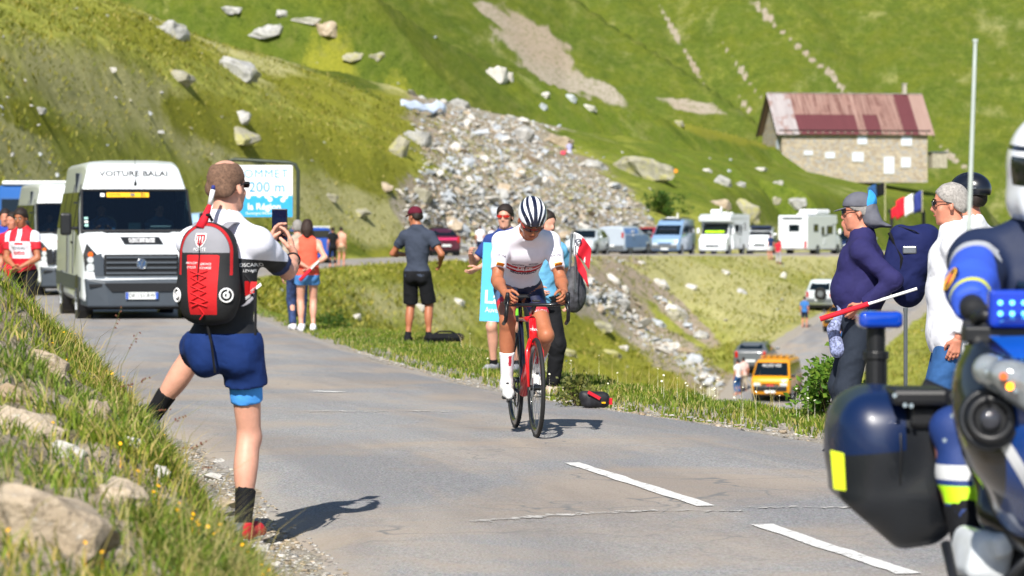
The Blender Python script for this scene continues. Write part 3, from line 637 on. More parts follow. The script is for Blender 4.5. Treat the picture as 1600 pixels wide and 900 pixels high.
# ================================================================ ROCKS
def rock_mat(key, a, b_, lich, amt):
    m, nt, b = new_mat(key); g = coords(nt, world=True); n = noise(nt, 2.2, 7, .7, g); n2 = noise(nt, 14, 5, .7, g); n3 = noise(nt, 1.1, 5, .65, g, .5)
    c = ramp(nt, n, .3, .7, a, b_); c = mixc(nt, ramp(nt, n3, amt, amt + .08), c, lich); c = mixc(nt, ramp(nt, n2, .56, .7), c, mixc(nt, 1, c, (.45, .44, .42, 1), 'MULTIPLY'))
    c = mixc(nt, ramp(nt, noise(nt, 30, 4, .6, g), .6, .75), c, (.62, .60, .55, 1))
    nt.links.new(c, b.inputs['Base Color']); b.inputs['Roughness'].default_value = .9; b.inputs['Specular IOR Level'].default_value = .2
    bump(nt, b, n2, .7, .06); return m
R_GREY = rock_mat('grey_schist', (.24, .24, .235, 1), (.56, .55, .52, 1), (.44, .42, .30, 1), .60)
R_BLUE = rock_mat('bluish_schist', (.28, .31, .34, 1), (.60, .63, .66, 1), (.42, .38, .30, 1), .62)
R_LICH = rock_mat('lichened_rock', (.24, .23, .17, 1), (.46, .43, .33, 1), (.40, .38, .16, 1), .50)
R_PALE = rock_mat('pale_rock', (.44, .42, .38, 1), (.70, .67, .62, 1), (.38, .33, .26, 1), .58)
R_TAN = rock_mat('tan_rock', (.30, .235, .16, 1), (.60, .50, .38, 1), (.36, .27, .18, 1), .55)
def hull(seed, n=18, flat=.6, name='boulder'):
    r = random.Random(seed); bm = bmesh.new()
    for i in range(n):
        v = Vector((r.gauss(0, 1), r.gauss(0, 1), r.gauss(0, 1))).normalized()
        q = r.uniform(.82, 1.12); v = Vector((max(-.78, min(.78, v.x * q)), max(-.8, min(.8, v.y * q)), max(-.7, min(.75, v.z * q)) * flat)); bm.verts.new(v)
    bmesh.ops.convex_hull(bm, input=bm.verts[:]); 
    for v in [v for v in bm.verts if not v.link_faces]: bm.verts.remove(v)
    bmesh.ops.dissolve_limit(bm, angle_limit=.25, verts=bm.verts[:], edges=bm.edges[:]); bmesh.ops.triangulate(bm, faces=bm.faces[:])
    me = bpy.data.meshes.new(name); bm.to_mesh(me); bm.free(); return me
HULLS = [hull(i, 14 + i % 8, .45 + .05 * (i % 7)) for i in range(14)]
def big_rock(seed, flat):
    r = random.Random(seed); me = hull(seed + 100, 26, flat); bm = bmesh.new(); bm.from_mesh(me); bmesh.ops.subdivide_edges(bm, edges=bm.edges[:], cuts=2, use_grid_fill=True); 
    from mathutils import noise as mn
    for v in bm.verts:
        q = mn.noise(v.co * 2.3 + Vector((seed, 0, 0))) * .12 + mn.noise(v.co * 6 + Vector((seed, 3, 0))) * .06 + abs(mn.noise(v.co * Vector((1.5, 1.5, 9)) + Vector((seed, 3, 9)))) * -.08; v.co += v.co.normalized() * q
    bmesh.ops.triangulate(bm, faces=bm.faces[:]); bm.to_mesh(me); bm.free(); return me
BIG = [big_rock(i, .5 + .08 * (i % 4)) for i in range(7)]
def rmesh(me, m, cache={}):
    k = (me.name, m.name)
    if k not in cache: q = me.copy(); q.materials.clear(); q.materials.append(m); cache[k] = q
    return cache[k]
def rock(px, py, wpx, hpx, m, label, cat='boulder', group=None, tilt=0, ymin=5, seed=None, ymax=1400, depth=1.0, sink=.25, big=True, name='boulder'):
    p = hit(px, py + hpx * .3, ymin, ymax)
    if p is None: return None
    s = wpx / 2 * p.y / FPX / .92; h = hpx / 2 * p.y / FPX / .45
    me = (BIG if big else HULLS)[(seed if seed is not None else rnd.randrange(99)) % (7 if big else 14)]
    o = bpy.data.objects.new(name, rmesh(me, m)); C.objects.link(o); o.location = p + Vector((0, s * depth * .5, h * .45 * (.5 - sink)))
    o.scale = (s, s * depth, h); o.rotation_euler = (rnd.uniform(-.15, .15), math.radians(tilt), rnd.uniform(-.4, .4)); return tag(o, label, cat, group)
for a in [
 (150, 265, 22, 12, R_PALE, 'small pale stone low on the slope above the sweeper van', 0), (60, 170, 26, 14, R_GREY, 'small grey rock on the slope near the left edge of the photo', 10), (175, 108, 18, 12, R_PALE, 'small rock on the slope left of the lichened boulder', 0), (480, 30, 60, 14, R_PALE, 'thin line of pale rock along the crest', 4), (440, 20, 30, 14, R_GREY, 'little grey rock on the crest above the broad outcrop', 5), (560, 330, 40, 16, R_LICH, 'flat lichened rock low on the slope above the coral top woman', 12), (600, 290, 34, 18, R_TAN, 'tan rock between the sign and the scree', 15), (690, 385, 30, 12, R_TAN, 'low tan rock beside the dark red hatchback', 0), (267, 45, 58, 36, R_GREY, 'speckled grey boulder standing alone high on the grass slope at upper left', 0), (278, 117, 54, 28, R_LICH, 'smooth pale lichened boulder below the speckled one on the left slope', 15),
 (371, 104, 78, 50, R_GREY, 'largest grey boulder on the left slope above the white van, pitted with black', 25), (418, 38, 70, 36, R_GREY, 'broad grey outcrop boulder on the crest at top left of the slope', 15),
 (364, 13, 46, 18, R_GREY, 'low grey boulder at the very top edge of the photo on the crest', 5), (512, 43, 54, 28, R_TAN, 'rubbly tan and grey boulder on the crest right of the grey outcrop', 8),
 (369, 208, 74, 26, R_LICH, 'long slanting lichened slab above the roof of the sign', 24), (376, 180, 38, 26, R_GREY, 'small grey boulder resting just above the long slanting slab', 0),
 (648, 212, 58, 32, R_GREY, 'dark undercut grey boulder at the top left edge of the scree', 5), (622, 229, 38, 46, R_LICH, 'upright pale green boulder left of the undercut grey one', 30),
 (551, 83, 40, 28, R_LICH, 'pale boulder half sunk in bright grass near the crest', 20), (590, 84, 32, 16, R_LICH, 'small yellowish boulder beside the pale half sunk one', 10),
 (774, 113, 44, 34, R_PALE, 'square pinkish white block on the grass above the scree', 0), (797, 120, 14, 20, R_PALE, 'narrow white rock leaning at the right of the square block', 10),
 (892, 153, 22, 14, R_BLUE, 'small white and dark rock on green grass below the crest', 0), (849, 147, 26, 10, R_PALE, 'flat pale rock left of the small white and dark rock', 0), (848, 166, 16, 14, R_BLUE, 'small bluish rock on the grass above the scree edge', 0), (920, 168, 30, 10, R_PALE, 'flat pale rock low on the green slope right of the small rocks', 8),
 (816, 206, 38, 40, R_GREY, 'tall rounded grey boulder at the right edge of the scree', 30), (872, 219, 56, 24, R_TAN, 'long tan boulder above the person sitting on the scree', 12), (930, 257, 46, 18, R_GREY, 'flat grey boulder right of the person sitting on the scree', 12),
 (1008, 263, 116, 50, R_LICH, 'huge sloping slab boulder with an orange waymark on it', 14), (1080, 187, 38, 18, R_TAN, 'pinkish boulder on the crest in front of the far mountain', 0), (1060, 192, 22, 10, R_LICH, 'little lichened rock left of the pinkish crest boulder', 0),
 (1130, 283, 34, 18, R_GREY, 'grey rock in the meadow below the farmhouse', 20), (1158, 288, 18, 10, R_GREY, 'little rock right of the grey rock in the meadow', 0), (1190, 264, 22, 10, R_PALE, 'flat pale rock in the meadow under the left end of the farmhouse', 0), (1105, 266, 20, 8, R_PALE, 'flat pale stone in the meadow left of the farmhouse', 0), (1215, 285, 22, 9, R_PALE, 'flat stone in the meadow below the small farmhouse windows', 0),
 (1246, 315, 40, 26, R_GREY, 'squat grey boulder behind the roof of the big motorhome', 0), (1128, 318, 40, 20, R_TAN, 'dark topped boulder behind the first motorhome roof', 0), (1212, 312, 24, 14, R_LICH, 'low boulder behind the left end of the big motorhome roof', 0), (1165, 328, 60, 30, R_LICH, 'wide yellowish slab behind the two motorhomes', 20),
 (515, 306, 30, 16, R_LICH, 'small lichened rock on the slope right of the region sign', 12), (705, 348, 46, 30, R_TAN, 'pale tan boulder at the foot of the scree above the red car', 20), (655, 300, 44, 28, R_LICH, 'yellow green boulder at the lower left of the scree', 20), (700, 262, 28, 16, R_BLUE, 'pale blue grey boulder in the middle left of the scree', 25), (772, 330, 34, 26, R_BLUE, 'large blue grey boulder low on the scree behind the cyclist', 20), (712, 228, 20, 20, R_PALE, 'white angular boulder near the top left of the scree', 50), (785, 215, 28, 16, R_BLUE, 'blue grey boulder with a dark underside in the upper scree', 35), (718, 160, 34, 22, R_GREY, 'grey rock on the upper lip of the scree', 20),
 (938, 508, 50, 22, R_LICH, 'yellow lichened boulder on the lower bank right of the cyclist', 8), (905, 462, 34, 14, R_BLUE, 'blue grey boulder beside the cyclist left hand on the lower bank', 25), (970, 470, 34, 20, R_GREY, 'grey boulder in the lower bank rock streak', 20), (958, 436, 42, 14, R_PALE, 'long pale rock high on the lower bank below the white car', 38), (976, 451, 16, 12, R_PALE, 'small round pale rock below the long pale rock', 0), (1032, 443, 34, 16, R_PALE, 'pale rock below the silver blue van on the bank', 25), (1052, 482, 28, 18, R_PALE, 'white rock halfway down the bank', 20), (1058, 492, 38, 22, R_LICH, 'yellowish rock under the white one halfway down the bank', 15), (1030, 505, 34, 13, R_BLUE, 'slanted blue grey slab halfway down the bank', 30), (1098, 524, 34, 18, R_GREY, 'grey boulder near the foot of the bank left of the estate car', 20), (1088, 562, 34, 20, R_BLUE, 'bluish boulder at the foot of the bank', 10), (1110, 590, 50, 20, R_PALE, 'pale flat boulder beside the lower road edge', 20), (1112, 614, 24, 22, R_LICH, 'mossy boulder behind the verge grass beside the lower road', 0), (1080, 448, 22, 12, R_PALE, 'little pale rock on the dry bank below the first motorhome', 25), (1134, 425, 16, 12, R_PALE, 'small pale rock under the row of motorhomes', 30), (1224, 430, 14, 14, R_PALE, 'small white rock on the bank below the big motorhome', 20), (1002, 410, 14, 8, R_PALE, 'little white rock at the road edge below the blue grey estate', 0), (1160, 455, 20, 10, R_GREY, 'small grey rock on the dry bank', 30),
 (885, 550, 40, 12, R_LICH, 'flat lichened slab in the moss right of the cyclist wheel', 10), (955, 552, 40, 12, R_LICH, 'long flat slab in the moss of the lower bank', 12), (975, 543, 18, 12, R_PALE, 'pale rock above the long flat slab in the moss', 10), (655, 478, 26, 14, R_PALE, 'pale rock in the grass behind the man in the maroon cap', 10), (715, 470, 30, 12, R_PALE, 'flat pale rock right of the man in the maroon cap', 15), (555, 494, 22, 10, R_PALE, 'small rock in the grass between the two spectators', 0)]:
    rock(a[0], a[1], a[2], a[3], a[4], a[5], tilt=a[6], ymin=(44 if a[1] > 380 else 70), ymax=(230 if a[1] > 380 else 460), seed=int(a[0]) % 7)
rock(1532, 288, 100, 80, R_LICH, 'big grey lichened boulder behind the cyclist in the black helmet', ymin=200, ymax=420, seed=2)
rock(1585, 262, 60, 26, R_LICH, 'yellow topped boulder behind the white police helmet', ymin=200, ymax=440, seed=5)
# scree: the stones that show largest are single things, the rest of the rubble is one mass
cand = []
SC = lambda px, py: max([1 - math.hypot(((px - c[0]) * math.cos(math.radians(c[4])) + (py - c[1]) * math.sin(math.radians(c[4]))) / c[2], (-(px - c[0]) * math.sin(math.radians(c[4])) + (py - c[1]) * math.cos(math.radians(c[4]))) / c[3]) for c in SCR])
SCR = [(770, 235, 115, 85, 40), (700, 175, 55, 30, 35), (860, 300, 135, 66, 32), (740, 330, 100, 66, 10), (960, 330, 70, 34, 35), (940, 462, 60, 17, 28), (1010, 522, 84, 13, 38), (1085, 572, 66, 12, 40), (1120, 604, 40, 10, 30), (1060, 492, 46, 7, 40)]
tries = 0
while len(cand) < 6500 and tries < 26000:
    tries += 1; px, py = rnd.uniform(600, 1190), rnd.uniform(120, 640); s = SC(px, py)
    if s + rnd.uniform(-.3, .35) < .05: continue
    if py > 398 and py < 404: continue
    p = hit(px, py, 60 if py > 400 else 150, 330)
    if p is None: continue
    cand.append((min(.75, .075 * math.exp(rnd.gauss(0, .8)) + .05), p))
# loose stones over the grassy slopes too
tries = 0
while tries < 170:
    tries += 1; px, py = rnd.uniform(0, 1480), rnd.uniform(10, 600); p = hit(px, py, 62, 395)
    if p is None: continue
    cand.append((.10 * math.exp(rnd.gauss(0, .5)) + .04, p))
cx_ = np.array([c[1].x for c in cand]); cy_ = np.array([c[1].y for c in cand]); ok = (np.abs(near_line(cx_, cy_, RA)[0]) > 3.4) & (np.abs(near_line(cx_, cy_, RB)[0]) > 3.3)
cand = [c for c, k in zip(cand, ok) if k]
cand.sort(key=lambda c: -c[0] / c[1].y)
hv = [(np.array([tuple(v.co) for v in me.vertices]), np.array([tuple(f.vertices) for f in me.polygons])) for me in HULLS]
MV = []; MF = []; MI = []; n0 = 0
for i, (s, p) in enumerate(cand):
    k = rnd.randrange(14); mi = rnd.choices((0, 1, 2, 3, 4), (4, 4, 1, 4, 2))[0]; sc3 = np.array([s * rnd.uniform(.8, 1.5), s * rnd.uniform(.7, 1.1), s * rnd.uniform(.4, .8)]); rot = (rnd.uniform(-.5, .5), rnd.uniform(0, .9), rnd.uniform(0, 6.3))
    z = p + Vector((0, 0, s * .12))
    if i < 285:
        scr_ = SC(800 + FPX * p.x / p.y, HZN + (EYE - p.z) * FPX / p.y) > -.25; lower = HZN + (EYE - p.z) * FPX / p.y > 400
        o = bpy.data.objects.new('scree_stone', rmesh(HULLS[k], (R_GREY, R_BLUE, R_LICH, R_PALE, R_TAN)[mi])); C.objects.link(o); o.location = z; o.scale = sc3; o.rotation_euler = rot
        py_ = HZN + (EYE - p.z) * FPX / p.y; px_ = 800 + FPX * p.x / p.y; sz_ = 'large' if i < 70 else 'medium sized' if i < 170 else 'small'; adj_ = ('grey', 'bluish grey', 'lichened', 'pale', 'tan')[mi]
        wh_ = ('on the bank below the ' + ('white car' if px_ < 960 else 'two tone van' if px_ < 1020 else 'camper van' if px_ < 1090 else 'motorhomes') + (' near the road' if py_ < 460 else ' halfway down' if py_ < 540 else ' near its foot')) if lower else ('in the ' + ('top' if py_ < 190 else 'upper' if py_ < 240 else 'middle' if py_ < 290 else 'lower' if py_ < 345 else 'lowest') + ' band of the scree, ' + ('left' if px_ < 700 else 'centre' if px_ < 800 else 'right' if px_ < 900 else 'far right')) if scr_ else ('loose on the grassy slope ' + ('above the vans' if px_ < 500 else 'above the maroon capped man' if px_ < 720 else 'above the parked cars'))
        tag(o, ' '.join(('%s %s stone %s' % (sz_, adj_, wh_)).split()[:16]), 'stone', 'stones on the bank below the parked cars' if lower else 'stones of the scree slope')
    else:
        M3 = np.array(Matrix.Rotation(rot[2], 3, 'Z') @ Matrix.Rotation(rot[1], 3, 'Y') @ Matrix.Rotation(rot[0], 3, 'X')); v = (hv[k][0] * sc3) @ M3.T + np.array(z); MV.append(v); MF.append(hv[k][1] + n0); MI += [mi] * len(hv[k][1]); n0 += len(v)
o = mobj('scree_rubble', np.concatenate(MV), np.concatenate(MF), None, mats=[R_GREY, R_BLUE, R_LICH, R_PALE, R_TAN], midx=MI)
tag(o, 'loose grey rubble filling the scree slope and the bank', 'rubble', kind='stuff')
BROCK = []
# rock ledges breaking through the near bank
for px, py, wd, ht, m, lb in [(40, 660, 110, 60, R_TAN, 'tan rock ledge in the left bank at mid height'), (70, 800, 210, 130, R_TAN, 'largest tan rock ledge at the lower left corner of the bank'), (115, 475, 50, 36, R_PALE, 'pale rounded rock on the bank under the white van'), (70, 560, 70, 50, R_TAN, 'tan rock showing above the ledge on the left bank'), (205, 690, 40, 24, R_PALE, 'small pale rock among grass beside the road on the left bank'), (150, 640, 50, 34, R_TAN, 'tan rock in the middle of the left bank'), (250, 735, 30, 26, R_PALE, 'small pale stone near the gravel edge'), (190, 770, 80, 50, R_TAN, 'brown rock in the lower bank among yellow flowers'), (20, 615, 70, 30, R_TAN, 'flat tan rock at the left edge of the photo'), (105, 700, 60, 36, R_PALE, 'whitish rock in the left bank')]:
    rock(px, py, wd * 1.2, ht * 1.2, m, lb, 'rock', ymin=5, ymax=36, seed=px % 7, sink=.42, depth=.9, name='bank_rock', tilt=25)
    q_ = C.objects[-1]; BROCK.append((q_.location.x, q_.location.y, q_.scale.x * .8, q_.scale.y * .8))
GS_ = {408: 'just below the shoe of the man filming', 352: 'left of his sock', 340: 'where the bank grass ends', 322: 'above the grass tip', 395: 'touching his shoe', 345: 'lowest on the left', 430: 'lowest on the right', 318: 'beside his raised foot', 332: 'half under the grass', 375: 'at the bottom edge of the photo', 440: 'tiny, at the asphalt edge', 300: 'highest up the road'}
for px, py, wd in [(408, 856, 30), (352, 785, 40), (340, 720, 26), (322, 690, 20), (395, 800, 18), (345, 870, 34), (430, 880, 22), (318, 655, 16), (332, 745, 34), (375, 885, 22), (440, 850, 12), (300, 640, 20)]:
    rock(px, py, wd, wd * .5, R_PALE if wd % 4 else R_TAN, 'flat %s gravel edge stone, %s' % ('pale' if wd % 4 else 'tan', GS_[px]), 'stone', 'flat stones in the gravel at the road edge', ymin=5, ymax=40, big=False, name='gravel_stone')
# loose gravel along both road edges
GV = []; GF = []; GI = []; g0 = 0
n_g = 5200; Yg = np.exp(rng.uniform(math.log(12), math.log(40), n_g)); sd_g = rng.choice([-1, 1], n_g, p=[.62, .38]); cxg = np.interp(Yg, RA[:60, 1], RA[:60, 0]); hwg = np.interp(Yg, RA[:60, 1], RA[:60, 3]); of_g = np.where(sd_g < 0, rng.gamma(2., .10, n_g) - .06, rng.gamma(1.6, .07, n_g) - .06)
slg = np.gradient(RA[:60, 0], RA[:60, 1]); cs = 1 / np.sqrt(1 + np.interp(Yg, RA[:60, 1], slg) ** 2); Xg = cxg + sd_g * (hwg + of_g) / cs; og, zg, hg = near_line(Xg, Yg, RA); Zg = np.where(np.abs(og) < hg, zg - .002, gz(Xg, Yg))
for i in range(n_g):
    k = rnd.randrange(14); s = .006 * math.exp(rnd.gauss(0, .55)) + .004; M3 = np.array(Matrix.Rotation(rnd.uniform(0, 6.3), 3, 'Z')); v = (hv[k][0] * np.array((s * 1.2, s, s * .7))) @ M3.T + np.array((Xg[i], Yg[i], Zg[i] + s * .2)); GV.append(v); GF.append(hv[k][1] + g0); GI += [rnd.choice((0, 1, 2))] * len(hv[k][1]); g0 += len(v)
tag(mobj('road_gravel', np.concatenate(GV), np.concatenate(GF), None, mats=[R_PALE, R_TAN, R_GREY], midx=GI), 'loose gravel lying along both edges of the road', 'gravel', kind='stuff')
# pale sheet lying on the grass and the orange waymark
vs = []
for i in range(15):
    for j in range(5):
        px_ = 627 + 70 * i / 14; Y_ = 221 + 10 * i / 14 + .35 * j; x = (px_ - 800) * Y_ / FPX; vs.append((x, Y_, float(gz(x, Y_)) + .35 + .11 * j + .12 * math.sin(i * 1.7) * math.cos(j * 1.3) + rnd.uniform(0, .08)))
fs = [(i * 5 + j, (i + 1) * 5 + j, (i + 1) * 5 + j + 1, i * 5 + j + 1) for i in range(14) for j in range(4)]
o = mobj('ground_sheet', vs, fs, mat('sheet_blue', '#cfdcf0', rough=.8, bmp=.4, bs=3), smooth=True); o.modifiers.new('t', 'SOLIDIFY').thickness = .05
tag(o, 'pale bluish white sheet spread on the grass near the crest', 'sheet')

# ================================================================ GRASS
def blades(name, P, hgt, wid, lean, label, cat, cols, seed=0, seg=2, spread=0):
    """P (n,3) roots -> one mesh of tapered blades"""
    r = np.random.default_rng(seed); n = len(P); az = r.uniform(0, 2 * PI, n); h = hgt * r.uniform(.5, 1.25, n); wd = wid * r.uniform(.7, 1.3, n); ln = lean * r.uniform(.2, 1.3, n) * h; wa = r.uniform(0, PI, n)
    dx, dy = np.cos(az) * ln, np.sin(az) * ln; wx, wy = np.cos(wa) * wd, np.sin(wa) * wd; vs = []
    m = np.stack([P[:, 0] + dx * .35, P[:, 1] + dy * .35, P[:, 2] + h * .6], 1)
    a = P + np.stack([-wx, -wy, 0 * wx], 1); b = P + np.stack([wx, wy, 0 * wx], 1); c = m + np.stack([wx, wy, 0 * wx], 1) * .75; d = m - np.stack([wx, wy, 0 * wx], 1) * .75; t = np.stack([P[:, 0] + dx, P[:, 1] + dy, P[:, 2] + h * .97], 1)
    V = np.stack([a, b, c, d, t], 1).reshape(-1, 3); i = np.arange(n)[:, None] * 5
    F = np.concatenate([i + np.array([[0, 1, 2]]), i + np.array([[0, 2, 3]]), i + np.array([[3, 2, 4]])], 0)
    ca = np.repeat(r.uniform(0, 1, n), 5); o = mobj(name, V, F, cols, attrs=dict(tint=ca)); return tag(o, label, cat, kind='stuff')
def grass_mat(key, stops):
    m, nt, b = new_mat(key); a = N(nt, 'ShaderNodeAttribute', attribute_name='tint'); r = nt.nodes.new('ShaderNodeValToRGB'); r.color_ramp.interpolation = 'LINEAR'
    e = r.color_ramp.elements; e[0].position = stops[0][0]; e[0].color = stops[0][1]; e[1].position = stops[-1][0]; e[1].color = stops[-1][1]
    for q, c in stops[1:-1]: x = e.new(q); x.color = c
    nt.links.new(a.outputs['Fac'], r.inputs[0]); g = coords(nt, world=True); c = mixc(nt, ramp(nt, noise(nt, .8, 4, .6, g), .4, .65), r.outputs[0], mixc(nt, 1, r.outputs[0], (1.25, 1.05, .8, 1), 'MULTIPLY'))
    nt.links.new(c, b.inputs['Base Color']); b.inputs['Roughness'].default_value = .6; b.inputs['Specular IOR Level'].default_value = .3
    t = N(nt, 'ShaderNodeBsdfTranslucent'); nt.links.new(c, t.inputs[0]); mx = N(nt, 'ShaderNodeMixShader'); mx.inputs[0].default_value = .35; out = [n for n in nt.nodes if n.type == 'OUTPUT_MATERIAL'][0]
    nt.links.new(b.outputs[0], mx.inputs[1]); nt.links.new(t.outputs[0], mx.inputs[2]); nt.links.new(mx.outputs[0], out.inputs[0]); return m
G1 = grass_mat('bank_grass', [(0, (.04, .09, .008, 1)), (.3, (.11, .19, .014, 1)), (.62, (.19, .29, .025, 1)), (.84, (.34, .35, .09, 1)), (1, (.55, .47, .24, 1))])
G2 = grass_mat('slope_tussock', [(0, (.11, .14, .012, 1)), (.4, (.20, .23, .022, 1)), (.75, (.30, .31, .05, 1)), (1, (.42, .39, .14, 1))])
def scatter(n, ymin, ymax, xa, xb, cond):
    """random roots, denser towards the viewer like the picture, filtered"""
    Y = np.exp(rng.uniform(math.log(ymin), math.log(ymax), n)); u = rng.uniform(xa, xb, n); X = (u - 800) * Y / FPX; k = cond(X, Y, u); X, Y = X[k], Y[k]; return np.stack([X, Y, gz(X, Y)], 1)
def side(X, Y, L=RA): return near_line(X, Y, L)
def c_bank(X, Y, u):
    free = np.ones(len(X), bool)
    for bx_, by_, ra_, rb_ in BROCK: free &= ((X - bx_) / ra_) ** 2 + ((Y - by_) / rb_) ** 2 > rng.uniform(.5, 1.1, len(X))
    o, z, h = side(X, Y); d = -o - h; pt = fbm(X * 1.1, Y * .9, 4, 91); rk = fbm(X * 1.3, Y * 1.0, 3, 81) * 1.3 - .15 + .5 * np.exp(-((d - 1.5) / .5) ** 2)
    free &= (((X + 1.22) / .42) ** 2 + ((Y - 14.6) / .9) ** 2 > 1)
    return free & (d > .32 + .5 * pt + .25) & (d < 9) & ((rk < -.04 + .25 * rng.uniform(-1, 1, len(X))) | (rng.uniform(0, 1, len(X)) < .06))
P = scatter(330000, 6.5, 44, -150, 620, c_bank); print('bank blades', len(P))
blades('bank_grass', P[:105000], .078, .0042, .9, 'long grass growing on the rocky bank at the left road edge', 'grass', G1, 1)
def c_verge(X, Y, u):
    o, z, h = side(X, Y); d = o - h; return (d > .12 + .3 * fbm(X * 2, Y * 2, 3, 92)) & (d < np.interp(Y, [0, 15, 30, 60], [2.2, 1.9, 3.0, 3.0]))
P = scatter(460000, 14, 64, 380, 1800, c_verge); print('verge blades', len(P))
gh = .055
blades('verge_grass', P[:150000], gh, .0055, .6, 'tall meadow grass on the verge at the right road edge', 'grass', G1, 2)
def c_tall(X, Y, u):
    o, z, h = side(X, Y); d = o - h; return (d > .6) & (d < 2.6) & (fbm(X * 1.5, Y * 1.5, 3, 97) > .02)
P = scatter(9000, 15, 45, 700, 1500, c_tall); blades('seed_head_grass', P, .24, .0025, .6, 'thin yellowed seed stalks standing in the verge grass', 'grass', grass_mat('straw', [(0, (.22, .24, .05, 1)), (.5, (.36, .33, .12, 1)), (1, (.50, .43, .22, 1))]), 5)
P = scatter(9000, 7, 34, -100, 560, c_bank); blades('bank_straw', P[(np.hypot(P[:, 0] + 1.27, P[:, 1] - 14.9) > .7)], .24, .002, 1.0, 'dry straw stalks standing in the bank grass', 'grass', MATS.get('straw') or bpy.data.materials['straw'], 6)
def c_slope(X, Y, u):
    o, z, h = side(X, Y); b, bz_, bh = side(X, Y, RB); return (np.abs(o) > h + 1.0) & (np.abs(b) > bh + 1) & (fbm(X / 1.1, Y / 1.1, 4, 77) + rng.uniform(-.2, .2, len(X)) > -.08)
P = np.concatenate([scatter(170000, 62, 230, -60, 1700, c_slope)]); print('tussock', len(P))
blades('slope_grass', P, .20, .035, 1.4, 'coarse mountain grass tufts over the slopes', 'grass', G2, 3)
# yellow and white flowers
def flowers(name, P, r, c, label, hs):
    n = len(P); k = 6; a = np.arange(k) * 2 * PI / k; V = []; F = []; 
    for i, p in enumerate(P):
        h = hs * rnd.uniform(.6, 1.2); rr = r * rnd.uniform(.7, 1.3); tx, ty = rnd.uniform(-.5, .5), rnd.uniform(-.9, -.1); b = len(V)
        V.append((p[0], p[1], p[2] + h + rr * .35))
        for q in a: V.append((p[0] + rr * math.cos(q), p[1] + rr * math.sin(q), p[2] + h + rr * (math.cos(q) * tx + math.sin(q) * -ty)))
        F += [(b, b + 1 + j, b + 1 + (j + 1) % k) for j in range(k)]
        V += [(p[0] - .0015, p[1], p[2]), (p[0] + .0015, p[1], p[2]), (p[0], p[1], p[2] + h)]; F.append((b + k + 1, b + k + 2, b + k + 3))
    return tag(mobj(name, V, np.array(F), c), label, 'flowers', kind='stuff')
YF = mat('buttercup', '#f0b000', rough=.6, var=.15); 
flowers('yellow_flowers', scatter(1500, 7, 30, -50, 520, lambda X, Y, u: c_bank(X, Y, u) & (fbm(X * 1.2, Y * 1.2, 3, 99) > .05))[:420], .0062, YF, 'small yellow flowers dotted through the bank grass', .11)
flowers('verge_flowers', scatter(5000, 15, 42, 700, 1450, lambda X, Y, u: c_verge(X, Y, u) & (fbm(X, Y, 3, 98) > .02))[:150], .008, mat('daisy', '#e8e4c8', rough=.7), 'small white and cream flowers on the right verge', .22)
# ---------------------------------------------------------------- shrubs
def leafy(name, base, w_, h_, n, leaf, m, label, cat, seed=0, parts=True, dens=1.0, group=None):
    r = random.Random(seed); t = thing(name, label, cat, base, group=group); V = []; F = []; st = MB()
    for q in range(9):
        a = r.uniform(0, 6.28); e = Vector((math.cos(a) * w_ * .38, math.sin(a) * w_ * .38, h_ * r.uniform(.55, .95))); st.tube([(0, 0, -.05), e * .5 + Vector((0, 0, h_ * .1)), e], [.02 * h_, .012 * h_, .004 * h_], 5)
    cl = [(Vector((r.gauss(0, .26) * w_, r.gauss(0, .26) * w_, h_ * r.uniform(.12, .92))), r.uniform(.12, .28) * min(w_, h_)) for _ in range(22)]
    for i in range(n):
        c, s = r.choice(cl); p = c + Vector((r.gauss(0, 1), r.gauss(0, 1), r.gauss(0, 1))) * s * .55
        if p.z < 0: continue
        d = Vector((r.gauss(0, 1), r.gauss(0, 1), r.gauss(0, 1) * .6 + .3)).normalized(); e = d.orthogonal().normalized(); e.rotate(Matrix.Rotation(r.uniform(0, 6.28), 3, d)); l = leaf * r.uniform(.6, 1.4); b = len(V)
        V += [tuple(p), tuple(p + d * l * .5 + e * l * .3), tuple(p + d * l), tuple(p + d * l * .5 - e * l * .3)]; F.append((b, b + 1, b + 2)); F.append((b, b + 2, b + 3))
    st.build('stem', mat('bark', '#4a3a26', rough=.9), t)
    mobj('foliage', V, np.array(F), m, t, attrs=dict(tint=[r.random() for _ in range(len(V) // 4) for _k in range(4)]))
    t.children[-1]['kind'] = 'stuff'; return t
GL = grass_mat('leaf_green', [(0, (.015, .05, .008, 1)), (.5, (.05, .115, .015, 1)), (1, (.12, .20, .03, 1))]); GLB = grass_mat('leaf_bright', [(0, (.03, .09, .01, 1)), (.5, (.10, .22, .02, 1)), (1, (.24, .34, .05, 1))])
p = at(525, 100); leafy('shrub', p + Vector((0, 0, -.1)), 1.1, 1.15, 2600, .09, GL, 'round dark green bush standing beside the woman in the coral top', 'bush', 3)
o = thing_shrub = leafy('shrub', at(1296, 23.6), .45, .42, 1500, .05, GLB, 'bright leafy plant at the roadside beside the police pannier', 'plant', 5)
leafy('shrub', at(1035, 232), 2.4, 1.6, 900, .25, GL, 'dark bush on the slope above the silver van', 'bush', 6)
leafy('shrub', at(903, 25.9), .30, .30, 500, .04, grass_mat('leaf_dull', [(0, (.04, .07, .01, 1)), (1, (.20, .21, .06, 1))]), 'tangled weed clump right of the cyclist at the verge', 'plant', 8)
